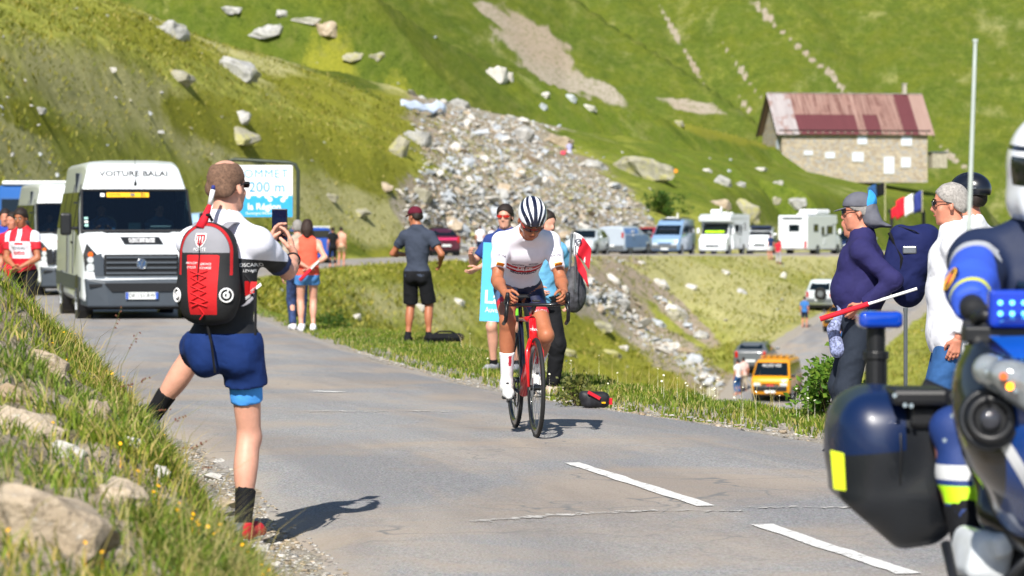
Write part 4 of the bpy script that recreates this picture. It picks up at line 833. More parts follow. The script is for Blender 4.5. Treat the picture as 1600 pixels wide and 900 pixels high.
# ================================================================ FARMHOUSE
def stone_wall():
    m, nt, b = new_mat('rubble_masonry'); g = coords(nt); mp = N(nt, 'ShaderNodeMapping'); mp.inputs['Scale'].default_value = (2.6, 2.6, 4.6); nt.links.new(g, mp.inputs[0])
    v = N(nt, 'ShaderNodeTexVoronoi'); v.inputs['Scale'].default_value = 1; nt.links.new(mp.outputs[0], v.inputs['Vector']); e = N(nt, 'ShaderNodeTexVoronoi', feature='DISTANCE_TO_EDGE'); nt.links.new(mp.outputs[0], e.inputs['Vector'])
    sx = N(nt, 'ShaderNodeSeparateColor'); nt.links.new(v.outputs['Color'], sx.inputs[0]); c = ramp(nt, sx.outputs[0], 0, 1, (.25, .19, .13, 1), (.50, .42, .30, 1)); c = mixc(nt, ramp(nt, sx.outputs[1], .6, .85), c, (.30, .30, .30, 1))
    c = mixc(nt, ramp(nt, e.outputs['Distance'], .02, .07, (1, 1, 1, 1), (0, 0, 0, 1)), c, (.46, .40, .32, 1)); nt.links.new(c, b.inputs['Base Color']); b.inputs['Roughness'].default_value = .95; bump(nt, b, e.outputs['Distance'], .5, .05); return m
def sheet_mat(key, a, b_, c_, p0, p1):
    m, nt, b = new_mat(key); g = coords(nt, (5.5, .14, .14)); n = noise(nt, 1.3, 5, .6, g); n2 = noise(nt, .8, 4, .6, coords(nt)); c = ramp(nt, n, p0, p1, a, b_); c = mixc(nt, ramp(nt, n2, .5, .62), c, c_)
    nt.links.new(c, b.inputs['Base Color']); b.inputs['Roughness'].default_value = .6; b.inputs['Metallic'].default_value = .1
    wv = N(nt, 'ShaderNodeTexWave'); wv.inputs['Scale'].default_value = 4; nt.links.new(coords(nt), wv.inputs['Vector']); bump(nt, b, wv.outputs['Fac'], .4, .03); return m
SH = dict(w=sheet_mat('galvanised_sheet', (.30, .26, .26, 1), (.44, .40, .40, 1), (.30, .20, .18, 1), .35, .6), p=sheet_mat('rusty_sheet', (.13, .05, .04, 1), (.36, .23, .19, 1), (.28, .16, .13, 1), .40, .60), r=sheet_mat('maroon_sheet', (.105, .024, .030, 1), (.14, .036, .042, 1), (.12, .03, .036, 1), .3, .7), f=sheet_mat('faded_sheet', (.30, .19, .155, 1), (.37, .25, .21, 1), (.34, .22, .185, 1), .3, .7))
hy = 400.; hs = hy / FPX; Lh, Dh = 18.9, 9.0; AH = math.radians(11); house = thing('farmhouse', 'long stone farmhouse with a rusty red and grey sheet metal roof on the far meadow', 'house', W(1222, 320, hy - 2), AH)
hz0 = 4.4; ze = 10.75; house.location.z = 0; STW = stone_wall(); OH = .7; rise = 4.75
def wallp(c, d): m = MB(); m.box(c, d); return m
MB().box((Lh / 2, .25, (hz0 + ze) / 2), (Lh, .5, ze - hz0)).build('front_wall', STW, house); MB().box((Lh / 2, Dh - .25, (hz0 + ze) / 2), (Lh, .5, ze - hz0)).build('rear_wall', STW, house)
for x in (.25, Lh - .25):
    MB().prism([(x - .25, .5, hz0), (x - .25, Dh - .5, hz0), (x - .25, Dh - .5, ze), (x - .25, Dh / 2, ze + rise * .93), (x - .25, .5, ze)], (1, 0, 0), .5).build('gable_wall', STW, house)
ncol = 21; cw = (Lh + 2 * OH + .2) / ncol; pitch = math.atan2(rise, Dh / 2 + OH * 0); rl = math.hypot(rise, Dh / 2) + OH * 1.1
for side_ in (0, 1):
    for row in (0, 1):
        for i in range(ncol):
            x0 = -OH - .1 + i * cw; a, b = (0, .52) if row == 0 else (.50, 1.0)
            if side_ == 0: k = ('f' if i > 18 else 'r' if i > 16 else 'w' if i < 3 else 'p') if row == 0 else ('w' if i < 3 else 'r' if i < 11 or i in (12, 13, 17, 18) else 'f' if i > 18 else 'p')
            else: k = 'p' if i % 3 else 'f'
            yr, zr = Dh / 2, ze + rise + .12; sg = -1 if side_ == 0 else 1
            def pt(t, up=0): d = t * rl; return (yr + sg * d * math.cos(pitch), zr - d * math.sin(pitch) + up)
            up = .03 * (row == 0) + rnd.uniform(0, .02); (ya, za), (yb, zb) = pt(a, up), pt(b, up); m = MB(); nseg = 4
            # shallow corrugation
            vs = []; 
            for j in range(nseg * 2 + 1):
                x = x0 + cw * j / (nseg * 2); z_ = .03 * (j % 2); vs += [(x, ya, za + z_), (x, yb, zb + z_)]
            fs = [(2 * j, 2 * j + 1, 2 * j + 3, 2 * j + 2) for j in range(nseg * 2)]
            q = mobj('roof_sheet', vs, fs, SH[k], house); q['label'] = {'w': 'whitish roof sheet', 'p': 'rust streaked roof sheet', 'r': 'maroon roof sheet', 'f': 'faded pink roof sheet'}[k]
m = MB(); m.box((Lh / 2, Dh / 2, ze + rise + .17), (Lh + 2 * OH, .35, .08)); m.build('ridge_cap', SH['w'], house)
wd = mat('dark_timber', '#1b1713', rough=.9)
for i in range(20): MB().box((.3 + i * (Lh - .6) / 19, -.35, ze - .15), (.12, .7, .14)).build('rafter_end', mat('pale_timber', '#a39a8a', rough=.9), house)
MB().box((Lh / 2, -.06, ze + .02), (Lh + .8, .1, .34)).build('wall_plate', wd, house)
for sg in (0, 1):
    yy = Dh / 2; a = (yy, ze + rise - .12); 
    for q in (-1, 1):
        b = (yy + q * (Dh / 2 + OH * .75), ze - .55); m = MB(); m.prism([(-OH, a[0], a[1]), (-OH, b[0], b[1]), (-OH, b[0], b[1] - .3), (-OH, a[0], a[1] - .3)] if sg == 0 else [(Lh + OH - .1, a[0], a[1]), (Lh + OH - .1, b[0], b[1]), (Lh + OH - .1, b[0], b[1] - .3), (Lh + OH - .1, a[0], a[1] - .3)], (1, 0, 0), .08); m.build('barge_board', wd, house)
shut = mat('shutter_paint', '#c9d2e2', rough=.7, var=.04)
def opening(px, py, w_, h_, nm):
    x = (px - 1222) * hs / math.cos(AH) * .985; z = EYE + (HZN - py) * hs; fr = MB()
    w_ *= hs; h_ *= hs
    for a, b in (((x, -.03, z + h_ / 2 + .06), (w_ + .24, .1, .12)), ((x, -.03, z - h_ / 2 - .06), (w_ + .24, .12, .12)), ((x - w_ / 2 - .06, -.03, z), (.12, .1, h_)), ((x + w_ / 2 + .06, -.03, z), (.12, .1, h_))): fr.box(a, b)
    f = fr.build(nm, mat('lime_surround', '#b9b1a2', rough=.9), house)
    for sg in ((-1, 1) if nm == 'window' else (0,)):
        ww = w_ / 2 - .02 if sg else w_; MB().box((x + sg * w_ / 4, -.05, z), (ww, .06, h_ - .02)).build('shutter' if sg else 'door_leaf', shut, f)
for a in ((1351, 217.5, 15, 15, 'window'), (1423, 219.5, 17, 15, 'window'), (1344, 245, 18, 14, 'window'), (1299, 242.5, 15, 9, 'window'), (1422, 253.5, 15, 15, 'window'), (1264, 239, 14, 6, 'window'), (1394.5, 258, 16, 26, 'door')): opening(*a)
m = MB(); m.box((Lh - 1.6, Dh / 2 - .1, ze + rise + .75), (.45, .45, 1.3)); m.box((Lh - 1.6, Dh / 2 - .1, ze + rise + 1.45), (.6, .6, .1)); m.build('chimney', mat('chimney_render', '#a9a296', rough=.9), house)
MB().box((-.03, 2.0, 8.4), (.1, .9, 2.6)).build('gable_door', shut, house)
p = W(1465, 258, 402); sh = thing('stone_shed', 'tiny stone shed with a flat grey lid roof right of the farmhouse', 'shed', (p.x, p.y, p.z - .3), AH)
MB().box((0, 0, .9), (1.9, 1.8, 1.9)).build('wall', mat('shed_stone', '#a19a88', rough=.95, var=.3, vs=3, bmp=.5, bs=4), sh); MB().box((0, 0, 1.93), (2.2, 2.1, .12)).build('roof', mat('slate', '#5b636b', rough=.7), sh)
# ================================================================ VEHICLES
# stations along the car: y (front +), z bottom, half width bottom, z belt, half width belt, z top, half width top
def interp_st(st, y):
    st = sorted(st, key=lambda s: s[0]); ys = [s[0] for s in st]
    return [float(np.interp(y, ys, [s[k] for s in st])) for k in range(1, 7)]
def section(s):
    zb, wb, zm, wm, zt, wt = s; flat = zt - zm < .08
    e = .05 if not flat else .02
    return [(wb * .9, zb), (wb, zb + .08), (wm + .01, (zb + zm) * .5), (wm, zm), (wt + (wm - wt) * .04 if flat else wt, zt - e * 1.3), (wt - e * 1.6, zt - e * .2), (wt * .5, zt + .012)]
def shell(name, st, m, parent, holes=(), arches=()):
    st = sorted(st, key=lambda s: -s[0]); vs = []; fs = []; K_ = 7
    for s in st:
        sec = section(s[1:])
        for x, z in sec: vs.append((x, s[0], z))
        for x, z in sec[::-1]: vs.append((-x, s[0], z))
    n = 2 * K_
    for i in range(len(st) - 1):
        for k in range(n):
            j = (k + 1) % n
            if i in holes and k in (4, 5, 6, 7, 8): continue
            fs.append((i * n + k, i * n + j, (i + 1) * n + j, (i + 1) * n + k))
    fs.append(tuple(range(n))); fs.append(tuple((len(st) - 1) * n + k for k in range(n))[::-1])
    o = mobj(name, vs, fs, m, parent); fixn(o)
    b = o.modifiers.new('b', 'BEVEL'); b.width = .035; b.segments = 2; b.limit_method = 'ANGLE'; b.angle_limit = .5
    for p in o.data.polygons: p.use_smooth = True
    autosmooth(o, .6); return o
def side_panel(st, sgn, poly, off=.008):
    """poly of (y, t): t 0 belt .. 1 roof rail -> points on the side glass plane"""
    out = []
    for y, t in poly:
        zb, wb, zm, wm, zt, wt = interp_st(st, y); e = .065
        out.append((sgn * (wm + (wt - wm) * t + off), y, zm + (zt - e - zm) * t))
    return out
def lower_panel(st, sgn, poly, off=.012):
    out = []
    for y, z in poly:
        zb, wb, zm, wm, zt, wt = interp_st(st, y); zc = (zb + zm) / 2
        x = wm + .01 if z <= zc else wm + .01 - .01 * (z - zc) / max(zm - zc, .01)
        if z > zm: x = wm + (wt - wm) * min((z - zm) / max(zt - .065 - zm, .01), 1)
        out.append((sgn * (x + off), y, z))
    return out
def quadpanel(name, pts, m, parent, th=.012, label=None):
    P = [Vector(p) for p in pts]; n = (P[1] - P[0]).cross(P[2] - P[0])
    if n.length < 1e-9: n = Vector((0, 0, 1))
    n.normalize(); c = sum(P, Vector()) / len(P)
    if n.dot(c - Vector((0, c.y * .7, .8))) < 0: n = -n
    return MB().prism([p - n * th * .5 for p in P], n, th).build(name, m, parent, label=label)
def wheel(parent, x, y, r, w_=.21, rim=None, spokes=5):
    t = MB(); sg = 1 if x > 0 else -1; t.ring((x - sg * w_ / 2, y, r), (1, 0, 0), r - w_ * .33, w_ * .42, 24, 8)
    ty = t.build('wheel', M_('rubber'), parent, smooth=True); ty.scale = (1, 1, 1)
    m = MB(); m.cyl((x - sg * w_ * .8, y, r), (x + sg * .005 - sg * .03, y, r), r * .64, 20); a = m.build('rim', rim or M_('steel'), ty)
    m = MB()
    for k in range(spokes):
        q = 2 * PI * k / spokes; m.box((x + sg * .002, y + math.cos(q) * r * .3, r + math.sin(q) * r * .3), (.03, r * .12, r * .5), Matrix.Rotation(q - PI / 2, 3, 'X'))
    m.cyl((x - sg * .03, y, r), (x + sg * .02, y, r), r * .13, 12); m.build('spoke', rim or M_('steel'), ty)
def arch(parent, x, y, r, m=None):
    sg = 1 if x > 0 else -1; MB().cyl((x - sg * .25, y, r), (x + sg * .004, y, r), r * 1.14, 24).build('wheel_arch', m or M_('black_plastic'), parent)
def vehicle(name, label, cat, loc, rotz, st, body, wheels, wr, glass=(), screen=None, rear=None, group=None, holes=(), rim=None, lamps=True, bumper=None, plate=None, mirror=True, tail=True, handles=True, skirts=True, wide=None):
    t = thing(name, label, cat, loc, rotz, group); sh = shell('body', st, body, t, holes); G = M_('dark_glass')
    fr = max(s[0] for s in st); bk = min(s[0] for s in st)
    hw_ = max(s[4] for s in st) + .012
    for y in wheels:
        for sg in (-1, 1): arch(t, sg * hw_, y, wr); wheel(t, sg * (hw_ + .012), y, wr, rim=rim)
    for sg in (-1, 1):
        for p in glass: quadpanel('side_window', side_panel(st, sg, p), G, t)
    if screen:
        y0, y1, ins = screen; a = interp_st(st, y0); b = interp_st(st, y1); wa = a[5] * ins; wb = b[5] * ins * .97
        quadpanel('windscreen', [(-wa, y0 + .01, a[4] + .02), (wa, y0 + .01, a[4] + .02), (wb, y1 + .01, b[4] + .015), (-wb, y1 + .01, b[4] + .015)], G, t)
    if rear:
        y0, y1, ins = rear; a = interp_st(st, y0); b = interp_st(st, y1)
        quadpanel('rear_window', [(-a[5] * ins, y0 - .02, a[4] + .02), (a[5] * ins, y0 - .02, a[4] + .02), (b[5] * ins * .95, y1 - .02, b[4] - .02), (-b[5] * ins * .95, y1 - .02, b[4] - .02)], G, t)
    f = interp_st(st, fr); r_ = interp_st(st, bk)
    if lamps:
        for sg in (-1, 1): MB().box((sg * (f[3] - .20), fr - .0, f[2] - .10), (.34, .06, .15)).build('headlight', M_('lamp_glass'), t, bevel=.02)
        m = MB()
        for k in range(3): m.box((0, fr + .005, f[2] - .07 - k * .07), (f[3] * 1.0, .04, .04))
        m.build('grille', M_('black_plastic'), t)
    if bumper: 
        MB().box((0, fr + .01, f[0] + .17), (f[1] * 1.96, .1, .26)).build('bumper', bumper, t, bevel=.04); MB().box((0, bk - .01, r_[0] + .17), (r_[1] * 1.96, .1, .26)).build('bumper', bumper, t, bevel=.04)
    if tail:
        for sg in (-1, 1): MB().box((sg * (r_[3] - .09), bk - .005, r_[2] - .06), (.15, .07, .34)).build('tail_light', M_('red_lamp'), t, bevel=.02)
    MB().box((0, bk - .05, .62), (.5, .03, .11)).build('number_plate', M_('plate_white'), t); MB().box((0, fr + .065, .42), (.5, .03, .11)).build('number_plate', M_('plate_white'), t)
    if mirror:
        y = screen[0] - .25 if screen else fr * .5; s_ = interp_st(st, y)
        for sg in (-1, 1): MB().box((sg * (s_[3] + .11), y, s_[2] + .12), (.2, .09, .15)).build('wing_mirror', bumper or body, t, bevel=.03)
    if handles:
        for sg in (-1, 1):
            for p in glass[:2]:
                ym = min(q[0] for q in p) + .12; MB().box(lower_panel(st, sg, [(ym, interp_st(st, ym)[2] - .09)])[0], (.03, .16, .035)).build('door_handle', body, t)
    m = MB()
    for sg in (-1, 1):
        for p in glass[:3]:
            ye = min(q[0] for q in p) - .03; s_ = interp_st(st, ye); A_ = lower_panel(st, sg, [(ye, s_[0] + .16), (ye, s_[2])], .006); m.tube(A_, .006, 4)
    if m.v: m.build('door_seam', M_('black_plastic'), t)['kind'] = 'stuff'
    MB().box((0, 0, .28), (hw_ * 1.7, (fr - bk) * .9, .2)).build('underbody', M_('black_plastic'), t)
    return t
def SUV(L=4.6, Wd=.92, Hh=1.62): a = L / 2; return [(a, .42, Wd * .86, .78, Wd * .84, .80, Wd * .78), (a - .12, .30, Wd * .95, .88, Wd * .95, .92, Wd * .85), (a - 1.15, .28, Wd, 1.0, Wd, 1.06, Wd * .86), (a - 1.9, .28, Wd, 1.02, Wd, Hh - .08, Wd * .74), (a - 2.5, .28, Wd, 1.02, Wd, Hh, Wd * .74), (-a + .75, .28, Wd, 1.05, Wd, Hh - .03, Wd * .72), (-a + .12, .32, Wd * .96, 1.08, Wd * .95, 1.16, Wd * .8), (-a, .42, Wd * .88, 1.0, Wd * .88, 1.04, Wd * .78)]
def GL_(L, nw=3, a0=.25):
    a = L / 2; f = a - 1.35; r = -a + .5; e = (f - .45 - r) / nw; out = [[(f, .08), (f - .5, .86), (f - .45 - e + .04, .9), (f - .45 - e + .04, .08)]]
    for k in range(1, nw): y0 = f - .45 - e * k - .03; y1 = y0 - e + .1; out.append([(y0, .08), (y0, .9), (y1 + (.22 if k == nw - 1 else 0), .88), (y1, .1)])
    return out
def VAN(L=5.2, Wd=.99, Hh=2.4, nose=1.05): a = L / 2; return [(a, .38, Wd * .86, .82, Wd * .86, .84, Wd * .82), (a - .12, .28, Wd * .96, 1.02, Wd * .95, 1.06, Wd * .88), (a - .75, .28, Wd, 1.28, Wd, 1.36, Wd * .9), (a - 1.5, .28, Wd, 1.34, Wd, Hh - .35, Wd * .86), (a - 1.95, .28, Wd, 1.34, Wd, Hh - .06, Wd * .86), (a - 2.4, .28, Wd, 1.34, Wd, Hh, Wd * .86), (-a + .1, .28, Wd, 1.34, Wd, Hh - .03, Wd * .86), (-a, .34, Wd * .97, 1.34, Wd * .97, Hh - .12, Wd * .82)]
def VG(L, nw=3):
    a = L / 2; f = a - .95; out = [[(f, .05), (f - .55, .62), (f - 1.15, .64), (f - 1.15, .04)]]; y = f - 1.3; e = (y + a - .2) / max(nw - 1, 1)
    for k in range(nw - 1): out.append([(y - k * e, .1), (y - k * e, .62), (y - (k + 1) * e + .12, .62), (y - (k + 1) * e + .12, .1)])
    return out
def hd(dx, dy): return math.atan2(-dx, dy)      # heading towards (dx, dy)
WHT = paint('paint_white', '#dfe4e8'); SIL = paint('paint_silver', '#a9b4c0'); BLU = paint('paint_blue', '#2f5f9f'); SLB = paint('paint_silver_blue', '#7d9cc0'); YEL = paint('paint_yellow', '#e79a00'); GRY = paint('paint_grey', '#5d6266'); RED = paint('paint_red', '#b5283a'); DBL = paint('paint_dark_blue', '#1c2c52'); CHM = paint('paint_champagne', '#c3ccd0')
BP = M_('black_plastic')
def decal_side(t, st, sg, poly, m, name='printed_panel'): return quadpanel(name, lower_panel(st, sg, poly), m, t, th=.01)
def place(px, Y, dz=0): p = at(px, Y); p.z += dz; return p
st = SUV(4.6, .93, 1.6); vehicle('parked_car', 'white sport utility car, first of the row right of the cyclist, facing the viewer', 'car', place(918, 196), hd(-.26, -1), st, CHM, (1.4, -1.4), .36, GL_(4.6, 2), (1.15, .42, .93), (-2.18, -1.6, .9), 'cars parked along the road above the bank', bumper=CHM)
st = VAN(4.5, .92, 1.85); t = vehicle('parked_car', 'two tone silver and blue van seen from behind, second right of the cyclist', 'van', place(978, 203), hd(.50, 1), st, SIL, (1.4, -1.35), .34, VG(4.5, 2)[:1], (1.5, .75, .93), None, 'cars parked along the road above the bank', bumper=GRY)
decal_side(t, st, 1, [(1.9, .5), (-2.1, .5), (-2.1, 1.28), (1.3, 1.28)], paint('paint_mid_blue', '#4a74ac')); quadpanel('printed_panel', side_panel(st, 1, [(-.1, .05), (-.1, .8), (-2.1, .85), (-2.1, .05)]), paint('paint_mid_blue', '#4a74ac'), t)
for z, y0, s_ in ((1.52, -1.05, .5), (1.28, -1.1, .36)): MB().box((1.0 - (z - 1.3) * .25, y0, z), (.02, s_, .1)).build('print', M_('white_print'), t)
st = SUV(4.2, .86, 1.7); vehicle('parked_car', 'red hatchback parked behind the silver vans, mostly hidden', 'car', place(1010, 213, .1), hd(-.4, -1), st, RED, (1.3, -1.3), .33, GL_(4.2, 2), (.95, .25, .92), None, 'cars parked along the road above the bank')
st = VAN(5.1, .99, 2.35); t = vehicle('camper_van', 'silver blue camper van with dark side windows and a roof hatch', 'van', place(1052, 212), hd(-.28, -1), st, SLB, (1.7, -1.6), .34, VG(5.1, 4), (1.88, 1.12, .95), None, 'cars parked along the road above the bank', bumper=GRY)
MB().box((.2, -.6, 2.42), (.7, .7, .12)).build('roof_hatch', M_('white_print'), t, bevel=.04); MB().box((0, -.5, 2.40), (1.3, 2.6, .05)).build('roof_rack', M_('steel'), t); MB().tube([(-.5, .9, 2.38), (-.5, .9, 2.75)], .05, 6).build('roof_vent', M_('white_print'), t)
MB().box((0, 1.48, 1.62), (1.2, .04, .34), Matrix.Rotation(-.9, 3, 'X')).build('sun_shade', M_('chrome'), t)
def motorhome(label, loc, rz, L, Hh, luton, cat='motorhome'):
    t = thing('motorhome', label, cat, loc, rz, 'motorhomes parked above the bank'); a = L / 2; W2 = 1.1
    cab = [(a, .4, .84, .85, .84, .87, .8), (a - .12, .28, .95, 1.05, .95, 1.1, .88), (a - .75, .28, .99, 1.3, .99, 1.38, .92), (a - 1.45, .28, .99, 1.36, .99, 2.1, .9), (a - 1.9, .28, .99, 1.36, .99, 2.2, .9)]
    shell('cab', cab, WHT, t); b = a - 1.55 
    prof = [(b, .38), (b, 2.15), (b + (.75 if luton else .35), 2.25), (b + (.85 if luton else .2), 2.55), (b + .25, Hh - .04), (b - .4, Hh), (-a + .1, Hh - .02), (-a, Hh - .15), (-a, .5), (-a + .15, .38)]
    m = MB(); m.prism([(-W2, y, z) for y, z in prof], (1, 0, 0), 2 * W2); m.build('living_body', WHT, t, bevel=.05)
    g = M_('dark_glass')
    for sg in (-1, 1):
        for p in VG(L, 1): 
            y0 = a - .98; quadpanel('side_window', [(sg * 1.0, y0, 1.4), (sg * .955, y0 - .5, 1.95), (sg * .955, y0 - .62, 1.98), (sg * 1.0, y0 - .62, 1.4)], g, t)
        for y, w_, z, h in ((.7, 1.0, 1.75, .5), (-1.9, .75, 1.9, .45), (-.6, .42, 1.7, .5)):
            if y > b - .6: continue
            f = MB().box((sg * (W2 + .005), y, z), (.03, w_ + .08, h + .08)).build('side_window', M_('grey_plastic'), t, bevel=.02); MB().box((sg * (W2 + .018), y, z), (.02, w_, h)).build('pane', g, f)
        MB().box((sg * (W2 + .004), -.2, .95), (.02, .5, .4)).build('service_hatch', M_('plate_white'), t); MB().prism([(sg * (W2 + .004), 1.6, 2.2), (sg * (W2 + .004), 1.45, 2.2), (sg * (W2 + .004), .3, 1.35), (sg * (W2 + .004), -.8, 1.3), (sg * (W2 + .004), -.8, 1.36), (sg * (W2 + .004), .4, 1.45)], (sg, 0, 0), .008).build('stripe', M_('grey_plastic'), t)
        for y in (a - .95, -a + 1.9): arch(t, sg * (1.0 if y > 0 else W2), y, .34); wheel(t, sg * ((1.0 if y > 0 else W2) + .012), y, .34)
        MB().box((sg * .62, a - .02, .93), (.36, .06, .22)).build('headlight', M_('lamp_glass'), t, bevel=.03); MB().box((sg * .95, -a - .01, .75), (.16, .05, .5)).build('tail_light', M_('red_lamp'), t); MB().box((sg * 1.2, a - 1.1, 1.62), (.2, .12, .36)).build('wing_mirror', WHT, t, bevel=.04)
    quadpanel('windscreen', [(-.88, a - .72, 1.42), (.88, a - .72, 1.42), (.84, a - 1.38, 2.08), (-.84, a - 1.38, 2.08)], g, t); MB().box((0, a - .79, 1.56), (1.3, .04, .16), Matrix.Rotation(.8, 3, 'X')).build('safety_vest', mat('hi_vis', '#b8f010', rough=.6), t)
    MB().box((0, a + .01, .62), (.9, .04, .12)).build('grille', BP, t); MB().box((0, a + .03, .45), (.5, .03, .11)).build('number_plate', M_('plate_white'), t); MB().box((0, -a - .02, .62), (.5, .03, .11)).build('number_plate', M_('plate_white'), t)
    f = MB().box((.1, -a - .005, 1.9), (.8, .03, .5)).build('rear_window', M_('grey_plastic'), t, bevel=.02); MB().box((.1, -a - .02, 1.9), (.7, .02, .42)).build('pane', g, f); MB().box((0, -a - .06, 2.62), (1.5, .12, .08)).build('awning_rail', M_('steel'), t)
    MB().box((0, b + .45, Hh - .25), (1.0, .03, .14)).build('overcab_window', g, t)
    m = MB(); m.box((0, -.2, Hh + .06), (.6, .6, .14)); m.box((0, -1.9, Hh + .05), (.5, .5, .1)); m.build('roof_hatch', M_('white_print'), t, bevel=.03)
    return t
t = motorhome('white motorhome with a green safety vest in its windscreen', place(1130, 216), hd(-.30, -1), 6.6, 2.75, True); MB().box((.3, .8, 2.9), (.7, .5, .3)).build('roof_box', M_('white_print'), t, bevel=.1); MB().tube([(0, .6, 2.8), (0, .6, 3.25)], .06, 8).build('satellite_mast', M_('white_print'), t)
st = VAN(4.6, .93, 1.95); t = vehicle('parked_van', 'white van with a dark blue roof, partly hidden between the two motorhomes', 'van', place(1190, 226), hd(-.15, -1), st, WHT, (1.4, -1.4), .34, VG(4.6, 2), (1.5, .82, .93), None, 'cars parked along the road above the bank'); MB().box((0, -.3, 1.97), (1.5, 2.6, .12)).build('roof_panel', DBL, t)
t = motorhome('big white motorhome with a long roof box, last of the row', place(1268, 226), hd(.52, 1), 6.9, 2.8, False); MB().box((.1, .3, 3.02), (1.4, 2.6, .36)).build('roof_box', M_('white_print'), t, bevel=.15)
st = SUV(4.5, .9, 1.85); vehicle('parked_car', 'dark blue car standing just right of the big motorhome cab', 'car', place(1330, 246), hd(-.6, -1), st, DBL, (1.4, -1.4), .35, GL_(4.5, 2), (1.1, .4, .93), None, 'cars parked along the road above the bank')
# cars on the lower road
st = SUV(4.4, .92, 1.84); t = vehicle('off_road_car', 'white off road car with a spare wheel on its tailgate', 'car', place(1290, 195), hd(.28, 1), st, CHM, (1.35, -1.3), .39, GL_(4.4, 3), (1.05, .3, .93), (-2.05, -1.62, .86), bumper=GRY)
m = MB(); m.ring((.1, -2.36, 1.0), (0, 1, 0), .27, .11, 20, 8); m.build('spare_wheel', M_('rubber'), t, smooth=True); MB().cyl((.1, -2.3, 1.0), (.1, -2.42, 1.0), .19, 16).build('spare_wheel_rim', M_('steel'), t)
st = SUV(4.6, .9, 1.5); t = vehicle('estate_car', 'grey estate car with roof rails parked beside the lower road', 'car', place(1181, 163), hd(.20, 1), st, GRY, (1.4, -1.4), .33, GL_(4.6, 3), (1.15, .42, .93), (-2.12, -1.6, .86))
for sg in (-1, 1): MB().tube([(sg * .62, .5, 1.53), (sg * .62, -1.4, 1.53)], .02, 6).build('roof_rail', M_('steel'), t)
st = [(2.1, .4, .82, .86, .84, .92, .84), (2.02, .28, .88, 1.0, .9, 1.06, .88), (1.9, .28, .92, 1.02, .92, 1.12, .9), (1.35, .28, .92, 1.05, .92, 1.82, .8), (1.0, .28, .92, 1.05, .92, 1.92, .78), (-2.0, .28, .92, 1.05, .92, 1.92, .78), (-2.1, .34, .9, 1.05, .9, 1.8, .74)]
t = vehicle('yellow_minibus', 'yellow minibus with a slatted roof rack driving up the lower road', 'minibus', place(1214, 154), hd(-.24, -1), st, YEL, (1.25, -1.35), .31, [[(1.5, .1), (1.25, .8), (.5, .82), (.5, .1)], [(.4, .1), (.4, .82), (-.7, .82), (-.7, .1)], [(-.8, .1), (-.8, .82), (-1.9, .82), (-1.9, .1)]], (1.88, 1.4, .93), None, bumper=BP, mirror=True)
m = MB()
for k in range(5): m.box((-.6 + .3 * k, -.4, 2.02), (.12, 2.4, .04))
m.build('roof_rack', YEL, t); MB().box((0, -.4, 1.98), (1.4, .06, .04)).build('rack_bar', BP, t)
a_ = lettering('ALLEZ LES', .2, M_('white_print'), t, (0, 1.56, 1.62), (-1, 0, 0), (0, -.52, .85)); a_.location = (0, .03, .02)
MB().box((0, 2.13, .72), (.36, .02, .08)).build('number_plate', M_('red_print'), t); MB().box((0, 1.72, 1.30), (1.2, .05, .03), Matrix.Rotation(.9, 3, 'X')).build('wiper', BP, t)
st = SUV(4.0, .86, 1.5); vehicle('yellow_car', 'yellow and black car coming up the lower road beside the man in navy', 'car', place(1318, 180), hd(-.3, -1), st, YEL, (1.2, -1.2), .31, GL_(4.0, 2), (.9, .25, .93), None, bumper=BP)
# cars at the back left of the bend
st = SUV(4.1, .88, 1.55); t = vehicle('race_car_dark', 'dark red and blue hatchback with pink rear markings and bicycles on the roof', 'car', place(682, 177), hd(-.30, 1), st, paint('paint_dark_red', '#4c1a2c'), (1.25, -1.25), .33, GL_(4.1, 2), (.95, .3, .93), (-1.95, -1.4, .9))
MB().box((0, -2.06, .98), (1.3, .03, .12)).build('print', mat('pink_print', '#d8306a', rough=.5), t); MB().box((0, -.2, 1.58), (1.2, 1.6, .05)).build('roof_rack', BP, t)
for x in (-.4, .1, .5):
    m = MB(); m.ring((x, .45, 1.95), (1, 0, 0), .32, .012, 20, 5); m.ring((x, -.5, 1.95), (1, 0, 0), .32, .012, 20, 5); m.tube([(x, .45, 1.95), (x, .05, 2.15), (x, -.5, 1.95), (x, .02, 1.75), (x, .05, 2.15)], .02, 5); q = m.build('roof_bicycle', BP, None); q.location = place(682, 177); q.rotation_euler = (0, 0, hd(-.30, 1)); tag(q, {-.4: 'leftmost', .1: 'middle', .5: 'rightmost'}[x] + ' of the bicycles carried on the dark red hatchback', 'bicycle')
st = VAN(4.3, .9, 1.72); t = vehicle('blue_white_car', 'blue and white people carrier seen from behind above the woman in the coral top', 'car', place(478, 149), hd(-.24, 1), st, paint('paint_royal_blue', '#1f4fae'), (1.3, -1.3), .32, VG(4.3, 3), (1.4, .6, .93), None)
MB().box((0, -2.17, 1.42), (1.45, .03, .34)).build('rear_window', M_('dark_glass'), t, bevel=.02); MB().box((0, -.6, 1.74), (1.52, 3.0, .05)).build('roof_panel', WHT, t); MB().box((-.2, -2.185, .95), (1.0, .02, .4)).build('print', mat('pale_print', '#c8d6e4', rough=.4), t)
st = VAN(4.8, .96, 2.25); vehicle('pale_blue_van', 'pale blue van half hidden between the sweeper van and the man filming', 'van', place(335, 108), hd(.2, -1), st, paint('paint_pale_blue', '#9fc0dc'), (1.5, -1.5), .33, VG(4.8, 3), (1.68, .95, .93), None, bumper=BP)
